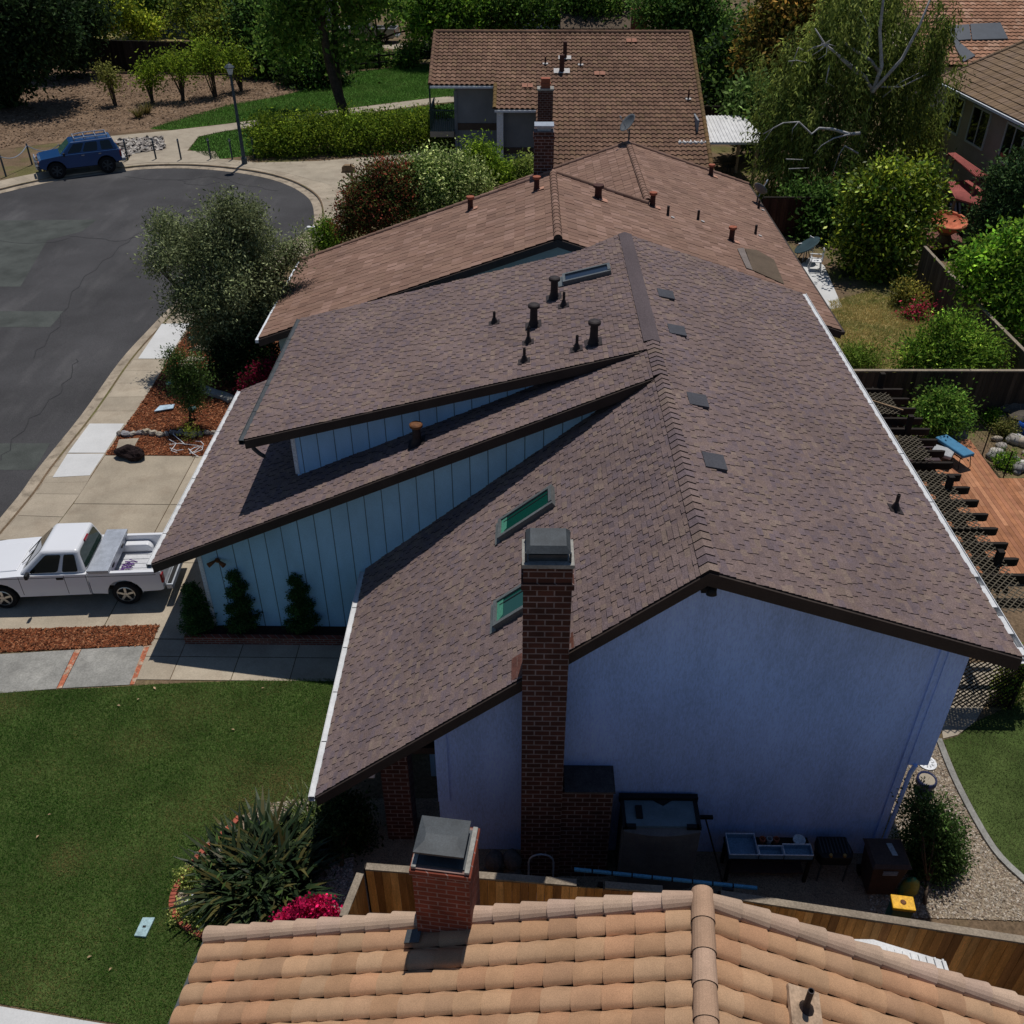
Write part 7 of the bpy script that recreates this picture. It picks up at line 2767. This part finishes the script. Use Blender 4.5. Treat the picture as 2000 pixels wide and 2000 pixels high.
mb.build('sack_body', mat('yellow_sack', (.30, .24, .03), .5, .2, 3, col2=(.02, .16, .08), c2s=3), sb, smooth=True)
pi = thing('pool_pole', 'long pale blue pole with dark bands along the fence', 'pole', (.95, 9.75, 1.7))
pA, pB = Vector((.95, 9.82, 1.74)), Vector((4.05, 9.50, 1.74))
mb = MB()
mb.tube([pA, pB], .035, 8)
mb.build('pole_tube', M['pipe_blue'], pi)
for i in range(8):
    q = pA.lerp(pB, .1 + .11 * i)
    mb = MB()
    mb.lathe([(.042, -.012), (.042, .012)], q, 8, axis=(pB - pA))
    mb.build('band', M['black'], pi)
ht = thing('hand_truck', 'grey hand truck with an arched handle before the brick chimney base', 'hand truck', (.4, 10.35, 0))
mb = MB()
arc_ = [(.17, 10.42, .03), (.17, 10.55, .85)] + [(.4 - .23 * math.cos(math.pi * i / 8), 10.57, .85 + .23 * math.sin(math.pi * i / 8)) for i in range(1, 8)] + [(.63, 10.55, .85), (.63, 10.42, .03)]
mb.tube(arc_, .018, 7)
mb.build('frame', M['bright_metal'], ht)
mb = MB()
mb.box(.19, .61, 10.15, 10.42, .02, .04)
mb.obox((.4, 10.43, .25), (.2, 0, 0), (0, .008, 0), (0, 0, .2))
mb.build('toe_plate', M['tub_blue'], ht)
for x in (.12, .68):
    mb = MB()
    mb.lathe([(.1, -.03), (.1, .03)], (x, 10.5, .1), 12, axis=(1, 0, 0))
    mb.build('wheel', M['rubber'], ht)
for k, (x, y, z, lab) in enumerate([(-.50, 10.75, 0, 'lower left paving block of the dark pile by the chimney'), (-.14, 10.75, 0, 'lower right paving block of the dark pile by the chimney'), (-.48, 10.80, .36, 'upper left paving block of the dark pile by the chimney'),
                                    (-.14, 10.82, .36, 'upper right paving block of the dark pile by the chimney')]):
    tt = thing('paving_block', lab, 'block', (x, y, z))
    mb = MB()
    mb.lump((x, y, z + .185), (.19, .2, .2), 60 + k, 12, .06, (.10, .09, .085))
    mb.build('block_body', M['stone'], tt)
pt = thing('blue_pot', 'dark blue pot with a pale rim at the right corner of the stucco wall', 'flower pot', tuple(G(1803, 1535)))
p = G(1803, 1542)
mb = MB()
mb.lathe([(.13, 0), (.21, .25), (.20, .36), (.17, .36), (.15, .30)], p, 16)
mb.build('pot_body', mat('blue_glaze', (.02, .025, .07), .3), pt, smooth=True)
mb = MB()
mb.lathe([(.17, .33), (.01, .34)], p, 16)
mb.build('pot_soil', M['concrete'], pt)
pl2 = thing('round_plate', 'white patterned round plate lying on the gravel under the wall bay', 'plate', tuple(G(1808, 1494)))
p = G(1810, 1492)
mb = MB()
mb.lathe([(.19, .02), (.20, .045), (.15, .05), (.14, .04), (.08, .045), (.01, .05)], p, 20)
mb.build('plate_body', M['white_plastic'], pl2)
mb = MB()
for i in range(10):
    a = i * math.pi / 5
    mb.bar(p + Vector((math.cos(a) * .09, math.sin(a) * .09, .05)), p + Vector((math.cos(a) * .135, math.sin(a) * .135, .05)), .02, .008)
mb.build('plate_pattern', M['grey_cloth'], pl2)
# white lean-to roof in front of the fence
sh = thing('white_shed', 'white ribbed shed roof between the clay tiles and the brown fence', 'shed', (6.0, 7.9, 0))
q = [Vector((5.05, 8.42, 2.05)), Vector((5.62, 8.40, 2.08)), Vector((6.68, 8.10, 2.0)), Vector((6.66, 7.0, 1.95)), Vector((4.95, 7.2, 1.98))]
mb = MB()
mb.quadmesh(q + [x - Vector((0, 0, .05)) for x in q], [(4, 3, 2, 1, 0), (5, 6, 7, 8, 9)] + [(i, (i + 1) % 5, 5 + (i + 1) % 5, 5 + i) for i in range(5)])
rf_ = mb.build('shed_roof', M['white_metal'], sh)
mb = MB()
for i in range(14):
    a = Vector((5.05, 8.42, 2.09)).lerp(Vector((6.68, 8.10, 2.035)), (i + .5) / 14)
    b = Vector((4.95, 7.2, 2.0)).lerp(Vector((6.66, 7.0, 1.965)), (i + .5) / 14)
    mb.bar(a, b, .03, .02)
mb.build('roof_ribs', M['white_metal'], rf_)
mb = MB()
mb.prism([(5.15, 8.3), (6.55, 8.0), (6.52, 7.1), (5.1, 7.25)], -.02, 1.93)
mb.build('shed_wall', M['trim_white'], sh)

# ---------------------------------------------------------------- deck, pergola and pond garden
dk = thing('timber_deck', 'orange brown timber deck beside the pergola', 'deck', (13.2, 23, 0))
dk['category'] = 'deck'
DC = [(.36, .155, .075), (.40, .18, .09), (.32, .135, .065), (.43, .20, .105), (.35, .15, .08)]
mb = MB()
x = 9.6
R_ = random.Random(31)
while x < 17.2:
    x1 = x + .14
    yhi = 26.85 if x1 < 14.72 else (24.55 if x1 < 16.5 else 24.3)
    ylo = 19.85
    y = ylo
    while y < yhi - .05:
        L = min(R_.uniform(2.2, 4.5), yhi - y)
        c = R_.choice(DC)
        f = R_.uniform(.85, 1.15)
        mb.box(x + .004, x1 - .004, y + .003, y + L - .003, .26, .30, (c[0] * f, c[1] * f, c[2] * f))
        y += L
    x = x1
mb.build('deck_boards', M['deck'], dk)
mb = MB()
mb.box(9.6, 17.2, 19.80, 19.845, .0, .29)
mb.box(9.65, 14.68, 19.9, 26.8, .0, .24)
mb.box(14.68, 17.1, 19.9, 24.25, .0, .24)
mb.build('deck_frame', M['dark_wood'], dk)
pg_ = thing('pergola', 'dark timber pergola along the right eave with rafters over the deck', 'pergola', (10.8, 21, 0))
rz_ = 2.62
yv = 16.86
k = 0
while yv < 26.2:
    mb = MB()
    mb.prism([(8.05, yv - .045), (11.46, yv - .045), (11.54, yv - .02), (11.54, yv + .02), (11.46, yv + .045), (8.05, yv + .045)], rz_ - .12, rz_ + .08)
    mb.build('rafter', M['dark_wood'], pg_)
    yv += .595
for y in (17.2, 20.3, 23.4, 26.0):
    mb = MB()
    mb.box(10.84, 10.98, y - .07, y + .07, 0, rz_ + .5)
    mb.build('post', M['dark_wood'], pg_)
mb = MB()
mb.box(10.80, 10.835, 16.6, 26.3, rz_ - .32, rz_ - .125)
mb.box(10.985, 11.02, 16.6, 26.3, rz_ - .32, rz_ - .125)
mb.build('main_beam', M['dark_wood'], pg_)
mb = MB()
mb.box(10.2, 13.6, 15.9, 16.02, rz_ - .1, rz_ + .1)
mb.build('end_beam', M['dark_wood'], pg_)
mb = MB()
mb.box(13.4, 13.54, 15.88, 16.02, 0, rz_ - .1)
mb.build('post', M['dark_wood'], pg_)
M['shade_cloth'] = mat('shade_cloth', (.045, .06, .075), .8, .2, 2, .15, 60)
mb = MB()
mb.box(8.9, 10.35, 18.9, 25.9, rz_ + .085, rz_ + .10)
mb.build('shade_cloth', M['shade_cloth'], pg_)
# lattice screens lying on the rafters
M['lattice'] = mat('lattice_strip', (.10, .085, .06), .85, .2, 4, .2, 30)


def lattice_flat(name, x0, x1, y0, y1, z, par, st=.16, w=.022):
    mb = MB()
    n1 = int((y1 - y0 + x1 - x0) / st)
    for s, zz in ((1, z), (-1, z + .016)):
        for i in range(n1):
            c = i * st
            pts = []
            if s > 0:
                xa, ya = x0, y0 + c
                t0 = 0
                if ya > y1:
                    xa, ya = x0 + (ya - y1), y1
                xb = xa + (ya - y0)
                yb_2 = y0
                if xb > x1:
                    yb_2 = y0 + (xb - x1)
                    xb = x1
            else:
                xa, ya = x0, y1 - c
                if ya < y0:
                    xa, ya = x0 + (y0 - ya), y0
                xb = xa + (y1 - ya)
                yb_2 = y1
                if xb > x1:
                    yb_2 = y1 - (xb - x1)
                    xb = x1
            if xa < x1 and abs(xb - xa) > .05:
                mb.bar((xa, ya, zz), (xb, yb_2, zz), w, .012)
    mb.build(name, M['lattice'], par)


lattice_flat('lattice_panel', 9.3, 10.95, 24.1, 25.4, rz_ + .14, pg_)
lattice_flat('lattice_panel', 9.4, 11.0, 21.6, 22.9, rz_ + .14, pg_)
lattice_flat('lattice_panel', 9.2, 11.1, 18.5, 21.1, rz_ + .14, pg_)
lattice_flat('lattice_panel', 9.0, 11.1, 15.5, 18.4, rz_ + .14, pg_)
mb = MB()
mb.bar((9.4, 25.6, rz_ + .16), (11.0, 24.2, rz_ + .22), .05, .04)
mb.build('loose_batten', M['wood_post'], pg_)
# lattice screen standing at the end of the deck
ls = thing('lattice_screen', 'dark diamond lattice screen standing at the right corner of the house', 'screen', (10.5, 15.2, 0))
mb = MB()
for s in (1, -1):
    i = -14
    while i < 24:
        # strips on the upright plane y=15.3, x 9.3..11.2, z 0..1.8
        pts = []
        x0, x1, z0, z1 = 9.3, 11.2, .05, 1.75
        c = x0 + i * .14
        lo = (c, z0)
        hi = (c + s * (z1 - z0), z1)
        (xa, za), (xb, zb) = lo, hi
        if xa > xb:
            (xa, za), (xb, zb) = (xb, zb), (xa, za)
        if xb > x0 and xa < x1 and xb - xa > .01:
            if xa < x0:
                t = (x0 - xa) / (xb - xa)
                za = za + (zb - za) * t
                xa = x0
            if xb > x1:
                t = (x1 - xa) / (xb - xa)
                zb = za + (zb - za) * t
                xb = x1
            mb.bar((xa, 15.3 + s * .008, za), (xb, 15.3 + s * .008, zb), .012, .03, up=(0, 1, 0))
        i += 1
mb.build('lattice_strips', M['dark_wood'], ls)
mb = MB()
mb.box(9.24, 11.26, 15.26, 15.34, 1.75, 1.83)
mb.box(9.24, 9.30, 15.26, 15.34, 0, 1.75)
mb.box(11.2, 11.26, 15.26, 15.34, 0, 1.75)
mb.build('screen_frame', M['dark_wood'], ls)

# lounger and footstool
lg = thing('deck_lounger', 'blue padded lounger on thin metal legs on the deck', 'lounger', (13.55, 25.6, .3))
c = Vector((13.56, 25.62, .78))
ua = Vector((.38, -.92, 0)).normalized()
ub = Vector((ua.y * -1, ua.x, 0))
mb = MB()
mb.obox(c, ua * .62, ub * .23, Vector((0, 0, .06)))
mb.build('cushion', M['blue_cloth'], lg, bevel=.04, segs=3)
mb = MB()
for s in (-1, 1):
    mb.bar(c + ub * s * .22 - ua * .6 - Vector((0, 0, .08)), c + ub * s * .22 + ua * .6 - Vector((0, 0, .08)), .03, .03)
for s in (-1, 1):
    for t in (-.5, .5):
        mb.tube([c + ub * s * .2 + ua * t - Vector((0, 0, .08)), c + ub * s * .24 + ua * (t + .08) - Vector((0, 0, .475))], .014, 5)
mb.build('frame', M['black'], lg)
ot = thing('footstool', 'pale grey square footstool beside the blue lounger', 'footstool', (13.15, 25.4, .3))
c = Vector((13.14, 25.40, .70))
mb = MB()
mb.obox(c, Vector((.25, -.18, 0)), Vector((.15, .22, 0)), Vector((0, 0, .06)))
mb.build('cushion', M['grey_cloth'], ot, bevel=.03, segs=2)
for a in (-1, 1):
    for b in (-1, 1):
        q = c + Vector((.22, -.16, 0)) * a + Vector((.13, .19, 0)) * b
        mb = MB()
        mb.tube([q - Vector((0, 0, .05)), (q.x, q.y, .30)], .016, 5)
        mb.build('leg', M['black'], ot)
bd = thing('boulder', 'large grey boulder behind the blue lounger', 'boulder', (14.2, 27.3, 0))
mb = MB()
mb.lump((14.15, 27.35, .35), (.55, .42, .6), 71, 16, .14, (.14, .15, .17))
mb.build('boulder_body', M['stone'], bd, smooth=True)
R_ = random.Random(45)
PS = [(.45, .42, .38), (.34, .31, .28), (.25, .24, .23), (.40, .34, .27), (.52, .50, .47)]
for k in range(44):
    if k < 20:
        u, v = R_.uniform(1935, 2010), R_.uniform(855, 925)
    else:
        u, v = 1965 + R_.uniform(-8, 50), 775 + R_.uniform(-5, 70)
    p = G(u, v, .1)
    if p.x < 15.0 and p.y < 26.9:
        continue
    s = R_.uniform(.10, .24) * (1.3 if k >= 20 else 1)
    st = thing('pond_stone', 'rounded stone of the rockery beside the deck', 'stone', (p.x, p.y, 0), 'stones of the rockery beside the deck')
    mb = MB()
    f = R_.choice(PS)
    mb.lump(Vector((p.x, p.y, s * .5)), (s * R_.uniform(.9, 1.4), s * R_.uniform(.8, 1.2), s * .75), 400 + k, 10, .15, f)
    mb.build('stone_body', M['stone'], st, smooth=True)
wfl = thing('pond_rockwork', 'dark stacked rock waterfall at the right edge', 'rockwork', (17.0, 27.3, 0))
for i, (u, v, s) in enumerate([(1975, 775, .5), (1995, 765, .55), (2010, 790, .6), (1985, 795, .45), (1965, 788, .4), (2000, 810, .4)]):
    p = G(u, v, .5)
    mb = MB()
    mb.lump(Vector((p.x, p.y, .45)), (s * 1.2, s, s * .6), 500 + i, 12, .2, (.10, .085, .07) if i % 2 else (.17, .15, .12))
    mb.build('rock', M['stone'], wfl)
bp_ = thing('pond_pot', 'bright blue glazed pot beside the pink flowers', 'flower pot', tuple(G(1996, 850)))
p = G(1997, 848)
mb = MB()
mb.lathe([(.18, 0), (.3, .3), (.26, .5), (.22, .5), (.2, .42)], p, 16)
mb.build('pot_body', mat('cobalt_glaze', (.01, .06, .30), .25), bp_, smooth=True)
wf_ = thing('wire_fence', 'low dark wire fence along the edge of the deck and rockery', 'fence', (14.8, 26, 0))
ptsf = [(14.85, 27.9), (14.95, 26.4), (15.05, 25.0), (15.7, 24.72), (16.8, 24.6)]
mb, ps = MB(), MB()
for i in range(len(ptsf) - 1):
    a, b = Vector((*ptsf[i], 0)), Vector((*ptsf[i + 1], 0))
    for z in (.4, .6, .8, .95):
        mb.tube([a + Vector((0, 0, z)), b + Vector((0, 0, z))], .007, 4)
    n_ = int((b - a).length / .14)
    for j in range(n_):
        o = a.lerp(b, j / n_)
        mb.tube([o + Vector((0, 0, .3)), o + Vector((0, 0, .95))], .005, 4)
mb.build('wires', M['black'], wf_)
for a in ptsf:
    ps = MB()
    ps.tube([(a[0], a[1], 0), (a[0], a[1], 1.0)], .02, 6)
    ps.build('post', M['dark_wood'], wf_)
pbx = thing('planter_bench', 'dark stained plank bench under the end of the pergola', 'bench', (12.2, 25.0, 0))
for y, z in ((25.9, .75), (25.2, .70)):
    mb = MB()
    mb.box(11.65, 12.9, y - .3, y + .22, z - .05, z)
    mb.build('plank_top', mat('stained_plank', (.06, .04, .045), .7, .2, 3) if y > 25.5 else bpy.data.materials['stained_plank'], pbx)
for x in (11.75, 12.8):
    mb = MB()
    mb.box(x - .05, x + .05, 25.0, 26.1, 0, .65)
    mb.build('trestle', M['dark_wood'], pbx)

# ---------------------------------------------------------------- back gardens
pc = thing('patio_cover', 'white corrugated patio cover on posts beside the wavy tile roof', 'patio cover', (12, 58, 0))
q = [Vector((10.9, 61.3, 2.75)), Vector((13.25, 61.3, 2.75)), Vector((13.15, 54.85, 2.5)), Vector((10.3, 54.85, 2.5))]
q = [G(1340, 226, 2.75), G(1452, 226, 2.75), G(1487, 262, 2.6), G(1480, 278, 2.55), G(1350, 278, 2.55)]
q[0].x -= 1.0
q[4].x -= .7
mb = MB()
mb.quadmesh(q + [x - Vector((0, 0, .12)) for x in q], [(4, 3, 2, 1, 0), (5, 6, 7, 8, 9)] + [(i, (i + 1) % 5, 5 + (i + 1) % 5, 5 + i) for i in range(5)])
cr = mb.build('cover_roof', M['white_metal'], pc)
mb = MB()
for i in range(22):
    t = (i + .5) / 22
    a = q[0].lerp(q[1], t)
    b = q[4].lerp(q[3], t)
    mb.bar(a + Vector((0, 0, .02)), b + Vector((0, 0, .02)), .06, .03)
mb.build('roof_ribs', M['white_metal'], cr)
for (u, v) in ((1436, 337), (1470, 350)):
    p = G(u, v)
    mb = MB()
    mb.box(p.x - .09, p.x + .09, p.y - .09, p.y + .09, 0, 2.5)
    mb.build('post', M['cream'], pc)


def garden_chair(label, p, face, m, name='garden_chair'):
    t = thing(name, label, 'chair', tuple(p))
    f = Vector((math.cos(face), math.sin(face), 0))
    s = Vector((-f.y, f.x, 0))
    p = Vector(p)
    mb = MB()
    mb.obox(p + Vector((0, 0, .45)), f * .25, s * .25, Vector((0, 0, .02)))
    mb.build('seat', M[m], t, bevel=.015)
    mb = MB()
    for i in range(-2, 3):
        mb.obox(p - f * .27 + s * i * .095 + Vector((0, 0, .72)), f * .012, s * .032, Vector((0, 0, .24)))
    mb.obox(p - f * .28 + Vector((0, 0, .97)), f * .016, s * .25, Vector((0, 0, .035)))
    mb.build('backrest', M[m], t)
    for a in (-1, 1):
        mb = MB()
        mb.obox(p + s * a * .28 + Vector((0, 0, .66)), f * .27, s * .03, Vector((0, 0, .014)))
        mb.bar(p + s * a * .28 + f * .22 + Vector((0, 0, .45)), p + s * a * .28 + f * .22 + Vector((0, 0, .65)), .03, .03)
        mb.build('armrest', M[m], t)
        for b in (-1, 1):
            mb = MB()
            mb.bar(p + s * a * .22 + f * b * .22 + Vector((0, 0, .43)), p + s * a * .26 + f * b * .28, .04, .03)
            mb.build('leg', M[m], t)
    return t


garden_chair('white plastic garden chair nearest the corner of the patio', G(1590, 527), math.radians(170), 'white_plastic')
garden_chair('white plastic garden chair behind the tipped round table', G(1571, 505), math.radians(200), 'white_plastic')
garden_chair('black garden chair under the white patio cover', G(1422, 340), math.radians(200), 'black')
tp_ = thing('tipped_table', 'dark round table tipped on edge among the white chairs', 'table', tuple(G(1570, 515)))
c = G(1571, 509) + Vector((0, 0, .75))
mb = MB()
ax_ = Vector((-.55, .05, .8))
mb.lathe([(.62, -.02), (.64, 0), (.62, .025), (.01, .026)], c, 28, axis=ax_)
mb.build('table_top', mat('dark_teal_top', (.045, .075, .085), .4), tp_)
b0_ = G(1571, 509)
for a in range(3):
    an = a * 2.09 + .4
    mb = MB()
    mb.tube([c - ax_.normalized() * .03, (b0_.x + math.cos(an) * .32, b0_.y + math.sin(an) * .32, .02)], .022, 6)
    mb.build('leg', M['metal_dark'], tp_)
pp_ = G(1843, 470, .55)
rd = thing('raised_deck', 'small dark red raised deck under the coral chair', 'deck', (pp_.x, pp_.y, 0))
mb = MB()
for i in range(12):
    mb.box(pp_.x - 1.0 + i * .17, pp_.x - .84 + i * .17, pp_.y - .9, pp_.y + 1.4, .48, .54)
mb.build('deck_boards', mat('red_deck', (.17, .07, .055), .8, .2, 4), rd)
mb = MB()
mb.box(pp_.x - .98, pp_.x + 1.0, pp_.y - .88, pp_.y + 1.38, 0, .475)
mb.build('deck_frame', M['dark_wood'], rd)
pa_ = thing('papasan_chair', 'coral round cushioned bowl chair in the garden behind the fence', 'chair', tuple(pp_))
mb = MB()
c = pp_ + Vector((0, 0, .62))
n1, n2 = 7, 24
vs, fs_2 = [], []
for i in range(n1 + 1):
    r = .80 * i / n1
    for j in range(n2):
        a = 2 * math.pi * j / n2
        z = .42 * (i / n1) ** 2 + .045 * math.sin(j * 3 * math.pi / 4) * math.sin(math.pi * i / n1) - .05 * (1 if (i % 3 == 2) else 0)
        vs.append(c + Vector((r * math.cos(a), r * math.sin(a) * .95, z + .18 * math.sin(a) * i / n1)))
for i in range(n1):
    for j in range(n2):
        j2 = (j + 1) % n2
        fs_2.append((i * n2 + j, (i + 1) * n2 + j, (i + 1) * n2 + j2, i * n2 + j2))
mb.quadmesh(vs, fs_2)
vs2 = [v - Vector((0, 0, .14)) for v in vs]
mb.quadmesh(vs2, [f[::-1] for f in fs_2])
rim = [vs[n1 * n2 + j] for j in range(n2)] + [vs[n1 * n2]]
mb.tube([x - Vector((0, 0, .07)) for x in rim], .085, 7, cap=False)
mb.build('cushion', M['orange_cloth'], pa_, smooth=True)
mb = MB()
mb.lathe([(.42, 0), (.25, .30), (.5, .52)], pp_, 18)
mb.build('wicker_base', M['wood_post'], pa_)


def awning(label, q, z, ribs, name='awning'):
    t = thing(name, label, 'awning', tuple(q[0]))
    mb = MB()
    n = len(q)
    mb.quadmesh(q + [x - Vector((0, 0, .05)) for x in q], [tuple(range(n))[::-1], tuple(range(n, 2 * n))] + [(i, (i + 1) % n, n + (i + 1) % n, n + i) for i in range(n)])
    rfm = mb.build('awning_roof', M['red_metal'], t)
    mb = MB()
    for i in range(ribs):
        tt = (i + .5) / ribs
        mb.bar(q[0].lerp(q[1], tt) + Vector((0, 0, .015)), q[3].lerp(q[2], tt) + Vector((0, 0, .015)), .07, .035)
    mb.build('roof_ribs', M['red_metal'], rfm)
    for p in q:
        mb = MB()
        mb.box(p.x - .05, p.x + .05, p.y - .05, p.y + .05, 0, p.z - .05)
        mb.build('post', M['wood_post'], t)


awning('narrow red corrugated awning against the tan house', [G(1851, 300, 2.6), G(1866, 299, 2.6), G(1930, 343, 2.6), G(1908, 346, 2.6)], 2.6, 6)
awning('wide red corrugated awning left of the dark conifer', [G(1848, 356, 1.7), G(1930, 350, 1.7), G(1912, 402, 1.7), G(1866, 388, 1.7)], 1.7, 22)
lc = thing('striped_lounger', 'dark and white striped lounge seat behind the coral chair', 'lounger', tuple(G(1866, 422)))
c = G(1866, 415, .55)
mb = MB()
for i in range(7):
    mb.obox(c + Vector((.12 * (i - 3), .02 * (i - 3), 0)), Vector((.055, 0, 0)), Vector((.25, .85, .18)), Vector((0, 0, .05)), (.75, .75, .75) if i % 2 else (.03, .03, .035))
mb.build('cushion', mat('striped_cloth', (1, 1, 1), .85, .05, tint=True), lc)
for a in (-.35, .35):
    for b in (-.6, .6):
        mb = MB()
        mb.tube([c + Vector((a + b * .3, b, b * .2)), (c.x + a + b * .3, c.y + b, 0)], .025, 5)
        mb.build('leg', M['wood_post'], lc)
bn2 = thing('purple_bench', 'dull purple slatted bench beside the coral chair', 'bench', tuple(G(1848, 440)))
c = G(1850, 437, .5)
mb = MB()
for i in range(4):
    mb.obox(c + Vector((.14 * i, .05 * i, 0)), Vector((.05, 0, 0)), Vector((-.35, .7, 0)), Vector((0, 0, .03)))
mb.build('seat', mat('plum_paint', (.14, .07, .09), .7, .15), bn2)
for b in (-.5, .5):
    mb = MB()
    mb.box(c.x - .1 - b * .5, c.x + .4 - b * .5, c.y + b - .03, c.y + b + .1, 0, .47)
    mb.build('leg', M['dark_wood'], bn2)
st2 = thing('garden_table', 'white bench table with chairs in the far garden above the park fence', 'table', tuple(V(245, 66, 97)))
p = G(250, 66)
mb = MB()
mb.box(p.x - 1.0, p.x + .8, p.y - .4, p.y + .4, .95, 1.05)
mb.build('table_top', M['white_plastic'], st2)
for x in (-.9, .7):
    mb = MB()
    mb.box(p.x + x - .05, p.x + x + .05, p.y - .3, p.y + .3, 0, .95)
    mb.build('leg', M['white_plastic'], st2)
# ---------------------------------------------------------------- light and camera
sun_dir = Vector((.20, .83, 2.36)).normalized()      # towards the sun
elev = math.asin(sun_dir.z)
az = math.atan2(sun_dir.x, sun_dir.y)
w = bpy.data.worlds.new('World')
SC.world = w
w.use_nodes = True
nt = w.node_tree
nt.nodes.clear()
wo = nt.nodes.new('ShaderNodeOutputWorld')
bg = nt.nodes.new('ShaderNodeBackground')
sky = nt.nodes.new('ShaderNodeTexSky')
sky.sky_type = 'NISHITA'
sky.sun_disc = False
sky.sun_elevation = elev
sky.sun_rotation = az
sky.altitude = 200
sky.air_density = 1.0
sky.dust_density = .3
sky.ozone_density = 5.0
bg.inputs['Strength'].default_value = SKY_STRENGTH
nt.links.new(sky.outputs[0], bg.inputs[0])
nt.links.new(bg.outputs[0], wo.inputs[0])
ld = bpy.data.lights.new('sun', 'SUN')
ld.energy = SUN_STRENGTH
ld.angle = math.radians(.53)
ld.color = (1.0, .955, .89)
lo = bpy.data.objects.new('sun', ld)
COL.objects.link(lo)
lo.rotation_euler = (-sun_dir).to_track_quat('-Z', 'Y').to_euler()
lo.location = (0, 0, 60)
cd = bpy.data.cameras.new('camera')
cam = bpy.data.objects.new('camera', cd)
COL.objects.link(cam)
cd.sensor_fit = 'HORIZONTAL'
cd.sensor_width = 36
cd.lens = FPX / 2000 * 36
cd.clip_start = .2
cd.clip_end = 3000
cam.location = (0, 0, CAM_H)
cam.rotation_euler = (math.pi / 2 - PITCH, 0, YAW)
SC.camera = cam
SC.render.engine = 'CYCLES'
SC.cycles.max_bounces = 6
SC.cycles.diffuse_bounces = 3
SC.cycles.transmission_bounces = 3
SC.cycles.use_denoising = True
SC.view_settings.view_transform = 'Standard'
SC.view_settings.look = 'None'
SC.view_settings.exposure = 0
SC.view_settings.gamma = 1
